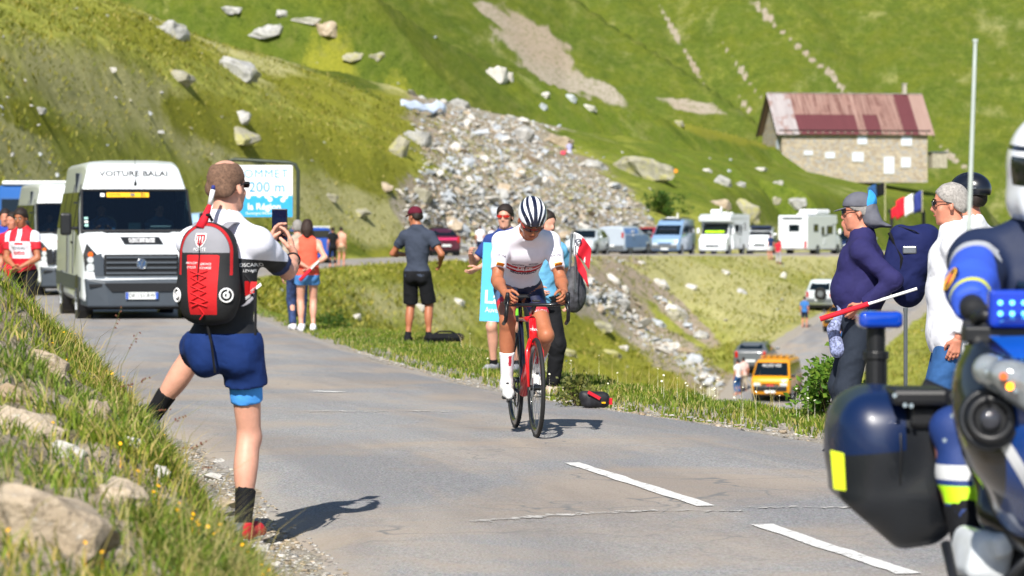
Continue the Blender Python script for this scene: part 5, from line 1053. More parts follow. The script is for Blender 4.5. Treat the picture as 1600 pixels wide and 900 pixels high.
# ---------------------------------------------------------------- the sweeper van
def sweeper(name, label, loc, rz, main):
    L = 5.9; a = L / 2; Wd = .985
    st = [(a, .34, .86, .78, .88, .80, .84), (a - .07, .28, .95, 1.10, .93, 1.13, .88), (a - .16, .28, .97, 1.16, .96, 1.19, .91), (a - .72, .28, Wd, 1.42, Wd, 1.50, .95), (a - 1.24, .28, Wd, 1.46, Wd, 2.20, .915), (a - 1.33, .28, Wd, 1.46, Wd, 2.45, .84), (a - 1.47, .28, Wd, 1.46, Wd, 2.63, .79), (a - 1.85, .28, Wd, 1.46, Wd, 2.70, .79), (-a + .12, .28, Wd, 1.46, Wd, 2.68, .79), (-a, .34, .96, 1.46, .96, 2.58, .76)]
    t = thing(name, label, 'van', loc, rz); sh = shell('body', st, WHT, t, holes=(3,)); G = M_('dark_glass'); V = Vector
    # windscreen: real glass over a dark cabin with seats, wheel and people
    y0, z0, y1, z1 = a - .72, 1.505, a - 1.24, 2.20
    quadpanel('windscreen', [(-.925, y0 + .012, z0 + .005), (.925, y0 + .012, z0 + .005), (.885, y1 + .012, z1 + .005), (-.885, y1 + .012, z1 + .005)], glass_mat(), t, th=.006)
    m = MB(); n = V((0, z1 - z0, y0 - y1)).normalized()
    for A_, B_ in (((-.94, y0 + .02, z0), (.94, y0 + .02, z0)), ((-.9, y1 + .02, z1), (.9, y1 + .02, z1)), ((-.935, y0 + .02, z0), (-.895, y1 + .02, z1)), ((.935, y0 + .02, z0), (.895, y1 + .02, z1))): m.tube([A_, B_], .022, 6)
    m.build('windscreen_seal', BP, t)
    m = MB(); m.box((0, a - 2.75, 1.55), (1.76, .04, 1.9)); m.box((0, a - 1.9, 1.0), (1.76, 1.7, .05)); m.box((0, a - 2.0, 2.42), (1.4, 1.3, .04)); 
    for sg in (-1, 1): m.box((sg * .90, a - 2.1, 1.5), (.03, 1.3, 1.0))
    m.build('cabin_lining', mat('cabin_dark', '#101c26', rough=.9), t)
    MB().box((0, a - .98, 1.43), (1.78, .5, .1)).build('dashboard', mat('dash', '#23323a', rough=.7), t, bevel=.03)
    for x in (-.5, .5): MB().box((x, a - 2.25, 1.62), (.46, .14, .8)).box((x, a - 2.25, 2.1), (.26, .1, .2)).build('seat', mat('seat_cloth', '#1b2a38', rough=.9), t, bevel=.05)
    m = MB(); m.ring((.48, a - 1.32, 1.60), (0, .75, .6), .19, .014, 24, 6); m.tube([(.48, a - 1.32, 1.6), (.48, a - 1.15, 1.45)], .025, 6); m.build('steering_wheel', BP, t, smooth=True)
    MB().box((-.42, a - 1.02, 1.54), (.34, .22, .015), Matrix.Rotation(.4, 3, 'X')).build('papers', M_('white_print'), t); MB().box((.02, a - 1.0, 1.56), (.2, .1, .16)).build('dash_screen', mat('dash2', '#2d4750', rough=.5), t)
    if main:
        MB().box((.12, y1 + .095, z1 - .085), (.72, .008, .095), Matrix.Rotation(-.93 + PI / 2 - .0, 3, 'X') if False else Matrix.Rotation(math.atan2(y0 - y1, z1 - z0), 3, 'X').inverted() if False else Matrix.Rotation(math.atan2(y0 - y1, z1 - z0), 3, 'X')).build('race_plate', M_('yellow_print'), t)
        rt = V((-1, 0, 0)); up = V((0, y1 - y0, z1 - z0)).normalized()
        o = V((.12, y1 + .10, z1 - .085)); lettering('OFFICIEL', .05, M_('black_print'), t, o + rt * -.22 + V((0, .012, .006)), rt, up, sx=1.1); lettering('31', .085, M_('black_print'), t, o + rt * .26 + V((0, .012, .006)), rt, up, bold=.002); MB().box(tuple(o + rt * .08 + V((0, .012, .006))), (.07, .004, .05), Matrix.Rotation(math.atan2(y0 - y1, z1 - z0), 3, 'X')).build('print', M_('steel'), t)
        MB().box((.55, y1 + .09, z1 - .085), (.07, .006, .07), Matrix.Rotation(math.atan2(y0 - y1, z1 - z0), 3, 'X')).build('sticker', M_('white_print'), t)
        for k, zz in enumerate((1.60, 1.66, 1.72)): MB().box((.85, y0 - (zz - z0) * .75 + .022, zz), (.06, .005, .045), Matrix.Rotation(.65, 3, 'X')).build('sticker', mat('sticker_' + 'gwg'[k], ('#9fd0c8', '#e5e5e0', '#8fc6d8')[k], rough=.6), t)
    else:
        MB().box((.0, y1 + .095, z1 - .085), (.5, .008, .09), Matrix.Rotation(math.atan2(y0 - y1, z1 - z0), 3, 'X')).build('race_plate', M_('yellow_print'), t)
    # bonnet, grille and bumper
    zt = lambda y: float(np.interp(y, [a - .72, a - .16], [1.50, 1.19]))
    MB().prism([(-.62, a - .70, zt(a - .70) + .004), (.62, a - .70, zt(a - .70) + .004), (.52, a - .64, zt(a - .64) + .004), (-.52, a - .64, zt(a - .64) + .004)], (0, .3, 1), .02).build('bonnet_vent', BP, t)
    MB().box((0, a - .01, .94), (1.24, .10, .36)).build('grille', BP, t, bevel=.02)
    for k in range(4): MB().box((0, a + .045, .80 + .088 * k), (1.18, .05, .034), Matrix.Rotation(.25, 3, 'X')).build('grille_slat', M_('grey_plastic'), t, bevel=.008)
    for sg in (-1, 1):
        MB().prism([(sg * .62, a + .02, .76), (sg * .78, a + .02, .76), (sg * .80, a + .0, 1.10), (sg * .66, a - .0, 1.14)], (0, 1, 0), .03).build('grille_end', M_('grey_plastic') if main else BP, t)
        hl = MB().prism([(sg * .74, a - .09, .80), (sg * .93, a - .14, .82), (sg * .955, a - .16, 1.12), (sg * .90, a - .18, 1.30), (sg * .80, a - .14, 1.18), (sg * .73, a - .08, 1.10)], (0, 1, .1), .10).build('headlight', M_('black_plastic'), t, bevel=.015)
        for zz, rr, mm in ((.90, .072, M_('lamp_glass')), (1.03, .055, M_('lamp_glass')), (1.12, .045, M_('orange_lamp'))): MB().cyl((sg * .845, a - .05, zz), (sg * .845, a + .005, zz), rr, 16).build('bulb', mm, hl)
        MB().box((sg * .72, a + .03, .60), (.30, .06, .05)).build('fog_slot', BP, t); 
    m = MB(); m.add([(-.98, a - .35, .26), (-.90, a + .0, .24), (-.55, a + .09, .24), (.55, a + .09, .24), (.90, a + .0, .24), (.98, a - .35, .26), (-.985, a - .35, .74), (-.93, a + .0, .72), (-.6, a + .07, .66), (.6, a + .07, .66), (.93, a + .0, .72), (.985, a - .35, .74)], [(0, 1, 7, 6), (1, 2, 8, 7), (2, 3, 9, 8), (3, 4, 10, 9), (4, 5, 11, 10), (6, 7, 8, 9, 10, 11), (5, 4, 3, 2, 1, 0)])
    m.build('front_bumper', M_('grey_plastic'), t, bevel=.03)
    MB().prism([(-.62, a + .085, .64), (.62, a + .085, .64), (.5, a + .085, .50), (-.5, a + .085, .50)], (0, 1, 0), .02).build('air_intake', BP, t)
    np_ = MB().box((.0, a + .115, .43), (.54, .02, .115)).build('number_plate', M_('plate_white'), t); rt = (-1, 0, 0)
    for sg in (-1, 1): MB().box((sg * .248, a + .127, .43), (.04, .006, .11)).build('plate_band', M_('plate_blue'), np_)
    lettering('DK-151-RW', .10, M_('black_print'), np_, (0, a + .128, .43), rt, (0, 0, 1), sx=.86, bold=.001)
    if main:
        e = MB(); e.ring((0, a + .08, .96), (0, 1, 0), .082, .009, 28, 6); eb = e.build('emblem_ring', M_('chrome'), t, smooth=True); MB().cyl((0, a + .05, .96), (0, a + .075, .96), .08, 24).build('emblem_disc', mat('emblem_blue', '#30507a', rough=.3, coat=.5), eb)
        e = MB(); c = (0, a + .085, .96)
        def bar(x0, z0_, x1, z1_): e.tube([(-x0, c[1], c[2] + z0_), (-x1, c[1], c[2] + z1_)], .008, 5)
        bar(-.032, .066, 0, .006); bar(.032, .066, 0, .006); bar(-.07, .03, -.032, -.066); bar(-.032, -.066, 0, .0); bar(0, .0, .032, -.066); bar(.032, -.066, .07, .03); e.build('emblem_letters', M_('chrome'), eb)
        body = bvh_of(sh); n_ = V((0, .35, 1)); up = V((0, -.86, .5)).normalized()
        for zo, (txt, sz) in {-.36: ('AUVERGNE RHONE ALPES', .062)}.items():
            lettering(txt, sz, M_('black_print'), t, (-.05, a - .21, zt(a - .21) + .01), (-1, 0, 0), up, sx=1.05, onto=body, off=.006)
        y_ = a - .40; q = MB().prism([(-.05 + .36, a - .53, zt(a - .53) + .006), (-.05 - .30, a - .53, zt(a - .53) + .006), (-.05 - .36, a - .29, zt(a - .29) + .006), (-.05 + .30, a - .29, zt(a - .29) + .006)], (0, .3, 1), .006).build('logo_panel', M_('black_print'), t)
        for dy, s_ in ((-.455, 'CRITERIUM'), (-.385, 'DAUPHINE')): lettering(s_, .088, M_('white_print'), q, (-.05, a + dy, zt(a + dy) + .016), (-1, 0, 0), up, sx=1.0, bold=.003)
        lettering('VOITURE BALAI', .15, M_('black_print'), t, (.0, a - 1.36, 2.47), (-1, 0, 0), (0, -.35, .93), sx=1.12, onto=body, off=.008, bold=.003)
        m = MB(); m.tube([(-.02, a - 1.27, 2.29), (-.02, a - 1.23, 2.36)], [.03, .012], 8); m.tube([(-.02, a - 1.24, 2.33), (-.02, a - 1.32, 2.78)], .004, 4); m.build('radio_antenna', BP, t)
    for sg in (-1, 1):
        y = a - 1.02; MB().tube([(sg * .95, y, 1.55), (sg * 1.12, y + .02, 1.55)], .03, 6).build('mirror_arm', BP, t); mi = MB().box((sg * 1.18, y + .02, 1.62), (.19, .13, .38)).build('wing_mirror', BP, t, bevel=.04)
        g = [[(a - .80, .06), (a - 1.25, .58), (a - 1.85, .60), (a - 1.85, .06)], [(a - 2.02, .06), (a - 2.02, .6), (a - 3.25, .6), (a - 3.25, .06)], [(a - 3.38, .06), (a - 3.38, .6), (a - 4.55, .6), (a - 4.55, .06)], [(a - 4.68, .06), (a - 4.68, .6), (a - 5.75, .6), (a - 5.75, .06)]]
        for p in g: quadpanel('side_window', side_panel(st, sg, p), G, t)
        decal_side(t, st, sg, [(a - .4, .50), (-a + .1, .50), (-a + .1, .74), (a - .4, .74)], M_('grey_plastic'), 'side_moulding')
        for y in (a - .98, -a + 1.3): arch(t, sg * 1.0, y, .36); wheel(t, sg * 1.012, y, .35)
        m = MB()
        for y in (a - 1.93, a - 3.3): m.tube(lower_panel(st, sg, [(y, .76), (y, 1.46), (y, 2.3)], .006), .007, 4)
        m.build('door_seam', BP, t)['kind'] = 'stuff'; MB().box((sg * 1.0, a - 2.05, 1.3), (.03, .2, .04)).build('door_handle', BP, t)
    MB().box((0, -.1, .33), (1.7, 5.0, .3)).build('underbody', BP, t)
    return t
vp = Vector((-6.82, 56.4, 0)); vp.z = rzat(-6.8, 56) - .01
van1 = sweeper('sweeper_van', 'white sweeper van lettered with black capitals leading the vehicles round the bend', vp, hd(.215, -1), True)
vp2 = Vector((-10.95, 78.5, 0)); vp2.z = rzat(-10.9, 78.5)
van2 = sweeper('following_van', 'second white van partly hidden behind the sweeper van', vp2, hd(.26, -1), False)
MB().prism([(.55, 2.72, 1.30), (.05, 2.72, 1.32), (.10, 2.85, 1.24)], (0, .4, 1), .02).build('print', M_('red_print'), van2)
# coach behind
t = thing('coach', 'dark windowed blue and white coach at the left end of the convoy', 'coach', at(72, 96), hd(.10, -1)); t.location.z = gz(t.location.x, 96)
MB().prism([(-1.2, 3.9, .4), (-1.2, 4.0, 1.0), (-1.2, 3.8, 2.6), (-1.2, 3.5, 2.95), (-1.2, -4, 3.0), (-1.2, -4, .4)], (1, 0, 0), 2.4).build('body', paint('coach_blue', '#2c5da0'), t, bevel=.08)
MB().prism([(-1.1, 4.03, 1.15), (1.1, 4.03, 1.15), (1.1, 3.83, 2.55), (-1.1, 3.83, 2.55)], (0, 1, .1), .02).build('windscreen', M_('dark_glass'), t); MB().box((0, 3.0, 3.02), (2.2, 1.2, .12)).build('roof_pod', WHT, t, bevel=.04)
for sg in (-1, 1):
    for k in range(4): MB().box((sg * 1.21, 2.6 - 1.75 * k, 1.95), (.02, 1.6, .95)).build('side_window', M_('dark_glass'), t)
    for y in (2.6, -2.4): wheel(t, sg * 1.21, y, .46, .28); 
    MB().box((sg * .85, 4.0, .85), (.4, .08, .2)).build('headlight', M_('lamp_glass'), t); MB().box((sg * 1.38, 3.9, 2.2), (.16, .12, .5)).build('wing_mirror', BP, t)
# ================================================================ PEOPLE
def nrm(v): v = np.array(v, float); return v / (np.linalg.norm(v) + 1e-9)
def ik(a, b, l1, l2, hint):
    a = np.array(a, float); b = np.array(b, float); d = b - a; L = np.linalg.norm(d); L = min(L, (l1 + l2) * .999); u = nrm(d); b = a + u * L
    x = (l1 * l1 - l2 * l2 + L * L) / (2 * L); h = math.sqrt(max(l1 * l1 - x * x, 0)); hn = np.array(hint, float); hn = nrm(hn - u * (hn @ u)); return a + u * x + hn * h, b
class Man:
    """a posed human: local +Y is forward, origin on the ground under the pelvis"""
    def __init__(s, name, label, loc, rz, h=1.76, pelvis=None, lean=0, side=0, twist=0, hipyaw=0, head=(0, 0, 0), hr=None, hl=None, er=(.3, -1, -.2), el=(-.3, -1, -.2), fr=None, fl=None, kr=(.1, 1, 0), kl=(-.1, 1, 0), far=.15, fal=-.15, fpr=0, fpl=0, skin=None, res=.013, build=1.0, belly=0, grip_r=None, grip_l=None, female=False, group=None, curl=.5, hres=None, bend=0, hscale=1.0, nohands=False):
        s.h = h; s.res = res; s.t = thing('person', label, 'person', loc, rz, group); s.B = build; s.bl = belly; s.fem = female; s.hs = hscale
        s.pel = np.array(pelvis if pelvis is not None else (0, 0, .525 * h), float)
        s.up = nrm((math.sin(side), math.sin(lean) * math.cos(side), math.cos(lean) * math.cos(side)))
        s.up2 = nrm((math.sin(side), math.sin(lean + bend) * math.cos(side), math.cos(lean + bend) * math.cos(side)))
        hy = hipyaw; s.hx = nrm((math.cos(hy), math.sin(hy), 0)); a = hipyaw + twist; sx = np.array((math.cos(a), math.sin(a), 0.)); s.sx = nrm(sx - s.up2 * (sx @ s.up2)); s.fw = np.cross(s.up2, s.sx); s.fwp = nrm(np.cross(s.up, s.hx))
        s.waist = s.pel + s.up * .12 * h; s.chest = s.waist + s.up2 * .165 * h; s.neck = s.chest + s.up2 * .035 * h
        sw = (.101 if not female else .092) * h * (1 + (build - 1) * .6)
        s.shr = s.chest + s.sx * sw - s.up2 * .012 * h; s.shl = s.chest - s.sx * sw - s.up2 * .012 * h
        hw = .052 * h; s.hipr = s.pel + s.hx * hw - s.up * .01 * h; s.hipl = s.pel - s.hx * hw - s.up * .01 * h
        ua, fa = .168 * h, .150 * h; ul, ll = .245 * h, .240 * h
        if hr is None: hr = s.shr + np.array((.05, .03, -.305 * h / 1.0 * .98))
        if hl is None: hl = s.shl + np.array((-.05, .03, -.305 * h * .98))
        s.elr, s.wr = ik(s.shr, hr, ua, fa, er); s.ell_, s.wl = ik(s.shl, hl, ua, fa, el)
        if fr is None: fr = s.hipr + np.array((.03, 0, -(.485 * h - .01))); fr[2] = .045 * h
        if fl is None: fl = s.hipl + np.array((-.03, 0, 0)); fl[2] = .045 * h
        s.knr, s.anr = ik(s.hipr, fr, ul, ll, kr); s.knl, s.anl = ik(s.hipl, fl, ul, ll, kl)
        s.fdr = np.array((math.sin(far) * math.cos(fpr), math.cos(far) * math.cos(fpr), -math.sin(fpr))); s.fdl = np.array((math.sin(fal) * math.cos(fpl), math.cos(fal) * math.cos(fpl), -math.sin(fpl)))
        # head
        yaw, pitch, roll = head; base = math.atan2(-s.fw[0], s.fw[1]); s.HR = rotmat(base + yaw, pitch, roll); hup = s.HR[:, 2]
        nd = nrm(.55 * s.up2 + .45 * hup); s.neck2 = s.neck + nd * .045 * h; s.hc = s.neck2 + hup * .055 * h + s.HR[:, 1] * .012 * h
        s.sk = skin or SKIN(); s.parts = {}
        s.body = sobj('body', s.limbs() + s.torso() + s.headp(), s.sk, s.t, res)
        if res < .02 and not nohands:
            for nm, w_, e, g, sg in (('hand', s.wr, s.elr, grip_r, 1), ('hand', s.wl, s.ell_, grip_l, -1)):
                v, f = solid(s.hand(w_, e, g, sg, curl), hres or max(.0045, res * .42)); 
                b = s.body.data; nv = len(b.vertices); V0 = np.zeros(nv * 3, np.float32); b.vertices.foreach_get('co', V0); F0 = np.zeros(len(b.polygons) * 4, np.int32); b.loops.foreach_get('vertex_index', F0)
                o = mobj('body', np.concatenate([V0.reshape(-1, 3), v]), np.concatenate([F0.reshape(-1, 4), f + nv]), s.sk, s.t, smooth=True); bpy.data.objects.remove(s.body); s.body = o
            o.name = 'body'
    def torso(s, i=0, hem=None, tk=1.0):
        h, B = s.h, s.B; R = np.stack([s.sx, s.fw, s.up2], 1); Rp = np.stack([s.hx, s.fwp, s.up], 1); f = s.fem
        P = [ell(s.pel + s.up * .01 * h, (.093 * h * B * (1.04 if f else 1), .068 * h * B, .075 * h), Rp, .05, i), ell(s.waist + s.fwp * .012 * s.bl * h, (.079 * h * B * (1 if not f else .92) * (1 + .25 * s.bl), .060 * h * B * (1 + .75 * s.bl), .095 * h), R * .5 + Rp * .5, .05, i),
             ell(s.waist + s.up2 * .085 * h, (.090 * h * B, .064 * h * B * (1 + .3 * s.bl), .115 * h), R, .05, i), cone(s.shl, s.shr, .033 * h * B, .033 * h * B, .05, inf=i), cone(s.neck + s.up2 * .015 * h, s.shr * .8 + s.neck * .2, .033 * h, .026 * h, .05, inf=i), cone(s.neck + s.up2 * .015 * h, s.shl * .8 + s.neck * .2, .033 * h, .026 * h, .05, inf=i),
             cone(s.chest - s.up2 * .05 * h + s.fw * .03 * h + s.sx * .04 * h, s.chest - s.up2 * .05 * h + s.fw * .03 * h - s.sx * .04 * h, .04 * h * B, None, .05, inf=i)]
        if f: P += [ell(s.chest - s.up2 * .075 * h + s.fw * .055 * h + s.sx * q * .045 * h, (.036 * h,) * 3, R, .04, i) for q in (-1, 1)]
        for q in (-1, 1): P.append(ell(s.pel - s.up * .035 * h - s.fwp * .03 * h + s.hx * q * .045 * h, (.040 * h * B, .042 * h * B, .048 * h), Rp, .05, i * .6))
        return P
    def limbs(s):
        h, B = s.h, s.B; P = []; b = .5 + .5 * B
        for hip, kn, an, fd, sg in ((s.hipr, s.knr, s.anr, s.fdr, 1), (s.hipl, s.knl, s.anl, s.fdl, -1)):
            P += [cone(hip, kn, .046 * h * B, .031 * h * b, .03), cone(kn, an, .029 * h * b, .0195 * h, .03)]
            ax = nrm(an - kn); bk = nrm(-fd - ax * (-fd @ ax)); c = kn + (an - kn) * .30 + bk * .013 * h; R = np.stack([nrm(np.cross(bk, ax)), bk, ax], 1); P.append(ell(c, (.031 * h * b, .030 * h * b, .085 * h), R, .03))
            P.append(ell(kn - bk * .008 * h, (.026 * h, .026 * h, .032 * h), R, .02)); 
            ft = an - np.array((0, 0, .02 * h)) if abs(fd[2]) < .2 else an + np.cross(fd, np.cross(fd, np.array((0, 0, 1.)))) * .02 * h
            P += [cone(an, an + fd * -.015 * h + (ft - an), .021 * h, .019 * h, .02), cone(ft - fd * .015 * h, ft + fd * .075 * h - np.array((0, 0, .006 * h)), .019 * h, .016 * h, .02), cone(ft + fd * .075 * h - np.array((0, 0, .006 * h)), ft + fd * .105 * h - np.array((0, 0, .008 * h)), .017 * h, .011 * h, .02)]
        for sh, el_, w_ in ((s.shr, s.elr, s.wr), (s.shl, s.ell_, s.wl)):
            P += [cone(sh, el_, .029 * h * b, .0225 * h * b, .03), cone(el_, w_, .0235 * h * b, .0150 * h, .02), ell(el_ * .75 + w_ * .25, (.0245 * h * b,) * 3, None, .03), ell(sh * .75 + el_ * .25, (.029 * h * b,) * 3, None, .02)]
            if s.res >= .02: d = nrm(w_ - el_); P.append(cone(w_, w_ + d * .085 * h, .018 * h, .012 * h, .02))
        return P
    def headp(s):
        k = s.h / 1.76 * s.hs; R = s.HR; c = s.hc
        def p(x, y, z): return c + R @ np.array((x, y, z)) * k
        P = [cone(s.neck - s.up2 * .02, s.neck2 + R[:, 2] * .03, .056 * k * (.85 if s.fem else 1), .052 * k * (.85 if s.fem else 1), .03), ell(p(0, -.012, .045), np.array((.077, .098, .085)) * k, R, .02), ell(p(0, .028, -.035), np.array((.056, .066, .078)) * k, R, .03), cone(p(-.028, .052, -.088), p(.028, .052, -.088), .020 * k, None, .025), ell(p(0, .075, -.100), np.array((.017, .014, .014)) * k, R, .02),
             cone(p(0, .087, .022), p(0, .108, -.020), .009 * k, .013 * k, .012), cone(p(-.012, .098, -.025), p(.012, .098, -.025), .008 * k, None, .008), cone(p(-.034, .082, .034), p(.034, .082, .034), .010 * k, None, .015), cone(p(-.048, .060, -.022), p(-.042, .052, -.05), .015 * k, .013 * k, .02), cone(p(.048, .060, -.022), p(.042, .052, -.05), .015 * k, .013 * k, .02),
             cone(p(-.020, .087, -.054), p(.020, .087, -.054), .0065 * k, None, .008), cone(p(-.016, .087, -.066), p(.016, .087, -.066), .0072 * k, None, .008), cone(p(-.022, .096, -.060), p(.022, .096, -.060), .0035 * k, None, .004, sub=True)]
        if s.res < .016:
            for q in (-1, 1): P += [ell(p(q * .030, .096, .016), np.array((.015, .010, .010)) * k, R, .012, sub=True)]
        for q in (-1, 1): P.append(ell(p(q * .079, -.008, -.008), np.array((.010, .019, .031)) * k, R @ rotmat(0, 0, q * -.25), .008))
        return P
    def hp(s, x, y, z): return s.hc + s.HR @ np.array((x, y, z)) * s.h / 1.76 * s.hs
    def hand(s, w_, e, grip, sg, curl):
        h = s.h / 1.76; d = nrm(w_ - e)
        if grip is None: grip = (nrm(d), nrm(np.array((-sg, .15, 0)) - d * (np.array((-sg, .15, 0)) @ d)), curl)
        fd, pn, cu = grip; fd = nrm(fd); pn = nrm(np.array(pn, float) - fd * (np.array(pn, float) @ fd)); sd_ = np.cross(fd, pn) * sg   # towards the thumb
        P = [cone(w_ - d * .02, w_ + fd * .02 * h, .020 * h, .021 * h, .015)]; c = w_ + fd * .055 * h
        P += [cone(w_ + fd * .015 * h + sd_ * .012 * h, w_ + fd * .085 * h + sd_ * .026 * h, .015 * h, .0125 * h, .012), cone(w_ + fd * .015 * h, w_ + fd * .088 * h, .015 * h, .0125 * h, .012), cone(w_ + fd * .015 * h - sd_ * .01 * h, w_ + fd * .080 * h - sd_ * .024 * h, .014 * h, .011 * h, .012)]
        for i, (o_, L, r) in enumerate(((.031, .070, .0085), (.011, .079, .0088), (-.010, .073, .0083), (-.029, .057, .0074))):
            b = w_ + fd * (.090 - abs(i - 1) * .004) * h + sd_ * o_ * h; a = cu * .9 * (1 + .12 * i); q = b; seg = (.44, .31, .25)
            for j, sf in enumerate(seg):
                ang = a * (j + .55) ; dr = fd * math.cos(ang) + pn * math.sin(ang) + sd_ * (o_ * (1.6 if cu < .5 else -.4)); dr = nrm(dr); n_ = q + dr * L * sf * h; P.append(cone(q, n_, r * h * (1 - .06 * j), r * h * (.96 - .08 * j), .004)); q = n_
        tb = w_ + fd * .025 * h + sd_ * .020 * h; t1 = tb + nrm(sd_ * .75 + fd * .7 + pn * .45) * .040 * h; t2 = t1 + nrm(sd_ * .15 + fd * .85 + pn * (.25 + .7 * cu)) * .030 * h; t3 = t2 + nrm(fd * .8 + pn * (.2 + .8 * cu) - sd_ * .2) * .026 * h
        P += [cone(tb, t1, .0145 * h, .0115 * h, .010), cone(t1, t2, .0112 * h, .0100 * h, .004), cone(t2, t3, .0100 * h, .0082 * h, .004)]
        return P
    # ---- clothing, each garment a child mesh
    def shirt(s, m, sleeve=.62, inf=.012, hem=.04, tk=.006, loose=.016, wr=.0028, collar=None, zones=None, name='shirt', seed=1, flare=0, neckcut=.018):
        h = s.h; P = s.torso(inf)
        for sh, el_, w_ in ((s.shr, s.elr, s.wr), (s.shl, s.ell_, s.wl)):
            if sleeve <= 0: continue
            if sleeve <= 1: P.append(cone(sh, sh + (el_ - sh) * sleeve, .031 * h * s.B + loose * .7, .0275 * h * s.B + loose, .035, cut=2)); P.append(ell(sh * .65 + el_ * .35, (.0305 * h * (.5 + .5 * s.B) + inf * .7 + .003,) * 3, None, .02))
            else: P += [cone(sh, el_, .031 * h * s.B + loose * .7, .026 * h + loose, .035), cone(el_, el_ + (w_ - el_) * (sleeve - 1), .026 * h + loose * .9, .018 * h + loose * .7, .025, cut=2)]
        if flare: P.append(cone(s.waist, s.pel - s.up * .02, .085 * h * s.B + inf, .09 * h * s.B + inf + flare, .04, ax=s.fwp, s=1.3))
        pl = [(s.pel - s.up * hem, -s.up)]; P.append(cone(s.neck + s.up2 * (neckcut - .004) * h, s.neck + s.up2 * .16 * h + s.fw * .06, .050 * h / 1.76 * 1.1, .10, .012, sub=True))
        if sleeve <= 0: 
            for q, sh in ((1, s.shr), (-1, s.shl)): pl.append((sh - s.sx * q * .012 * h, s.sx * q + s.up2 * .1))
        o = sobj(name, P, m, s.t, s.res, pl, wr, 26, seed, zones)
        if collar is not None: s.collar(collar)
        s.parts[name] = o; return o
    def collar(s, m, r=.058, z=.018, name='collar'):
        b = MB(); c = s.neck + s.up2 * z * s.h + s.fw * .008; n = nrm(s.up2 + s.fw * .3); b.ring(c, n, r * s.h / 1.76, .010, 28, 6); return b.build(name, m, s.t, smooth=True)
    def trousers(s, m, leg=.45, inf=.012, loose=.022, hemr=None, wr=.003, waist=.055, zones=None, name='shorts', seed=2, lw=None):
        """leg: fraction hip->knee (<=1) or 1 + fraction knee->ankle"""
        h = s.h; P = s.torso(inf)[:2] + s.torso(inf)[-2:]
        for hip, kn, an, fd in ((s.hipr, s.knr, s.anr, s.fdr), (s.hipl, s.knl, s.anl, s.fdl)):
            rt = .047 * h * s.B + inf; rk = .033 * h + loose
            if leg <= 1: P.append(cone(hip, hip + (kn - hip) * leg, rt, (rt + (rk - rt) * leg) if hemr is None else hemr, .03, cut=2))
            else: P += [cone(hip, kn, rt, rk, .03), cone(kn, kn + (an - kn) * (leg - 1), rk, .024 * h + loose if hemr is None else hemr, .03, cut=2)]
            if leg > 1 and loose < .012: bk = -fd; P.append(ell(kn + (an - kn) * .3 + bk * .013 * h, (.034 * h,) * 3, None, .03))
        o = sobj(name, P, m, s.t, s.res, [(s.pel + s.up * waist, s.up)], wr, 22, seed, zones); s.parts[name] = o; return o
    def socks(s, m, top=.55, inf=.005, zones=None):
        for kn, an, fd in ((s.knr, s.anr, s.fdr), (s.knl, s.anl, s.fdl)):
            a = kn + (an - kn) * top; P = [cone(a, an, (.029 + (.0195 - .029) * top) * s.h + inf + .004, .0195 * s.h + inf, .02, cut=1), cone(an, an - np.array((0, 0, .012)), .022 * s.h + inf, None, .02)]
            if top < .75: ax = nrm(an - kn); bk = nrm(-fd - ax * (-fd @ ax)); P.append(ell(kn + (an - kn) * .30 + bk * .013 * s.h, (.031 * s.h + inf, .030 * s.h + inf, .085 * s.h + inf), np.stack([nrm(np.cross(bk, ax)), bk, ax], 1), .02))
            sobj('sock', P, m, s.t, min(s.res, .011), [(a, kn - an)], 0, 0, 0, zones)
    def shoes(s, m, sole, inf=.010, ankle=.02, zones=None, which=(0, 1)):
        h = s.h
        for i, (an, fd) in enumerate(((s.anr, s.fdr), (s.anl, s.fdl))):
            if i not in which: continue
            flat = abs(fd[2]) < .2; dn = np.array((0, 0, -1.)) if flat else nrm(np.cross(fd, np.cross(fd, np.array((0, 0, 1.)))))
            ft = an + dn * .020 * h; a = ft - fd * .020 * h; b = ft + fd * .078 * h; c = ft + fd * .108 * h + dn * .004
            up = [cone(a, b, .0205 * h + inf, .0185 * h + inf * .8, .02), cone(b, c, .0185 * h + inf * .8, .012 * h + inf * .7, .02), cone(an + fd * -.006 * h, ft, .023 * h + inf, .021 * h + inf, .02)]
            q = sobj('shoe', up, m, s.t, min(s.res, .010), [(an - dn * ankle, -dn), (ft + dn * .017 * h, dn)], 0, 0, 0, zones)
            sl = [cone(a - fd * .004, b, .0215 * h + inf, .0205 * h + inf * .8, .02), cone(b, c + fd * .004, .0205 * h + inf * .8, .014 * h + inf * .7, .02)]
            sobj('sole', sl, sole, q, min(s.res, .010), [(ft + dn * .010 * h, -dn), (ft + dn * .0265 * h, dn)])
    def hair(s, m, style='short', inf=.006, bald=0):
        k = s.h / 1.76 * s.hs; R = s.HR; p = s.hp
        P = [ell(p(0, -.014, .047), np.array((.077, .098, .085)) * k, R, .02, inf), cone(p(-.03, -.062, -.01), p(.03, -.062, -.01), .040 * k, None, .03, inf=inf)]
        if style == 'long': P += [ell(p(0, -.07, -.03), np.array((.078, .055, .10)) * k, R, .04, inf), cone(p(0, -.075, -.05), p(0, -.085, -.13), .06 * k, .035 * k, .04, inf=inf)]
        pl = [(p(0, .060, .05), R @ np.array((0, 1., -.75))), (p(0, -.04, -.062 if style == 'short' else -.2), R @ np.array((0, .3, -1.)))]
        if style == 'short': pl.append((p(0, .0, -.0), R @ np.array((0, 1.0, -1.35)) ))
        if bald: P.append(('e', V3(p(0, -.03, .155)), V3((.062, .085, .050)) * k, np.asarray(R, dtype=np.float32), .015, True))
        return sobj('hair', P, m, s.t, min(s.res, .010), pl, .0035, 90, 3)
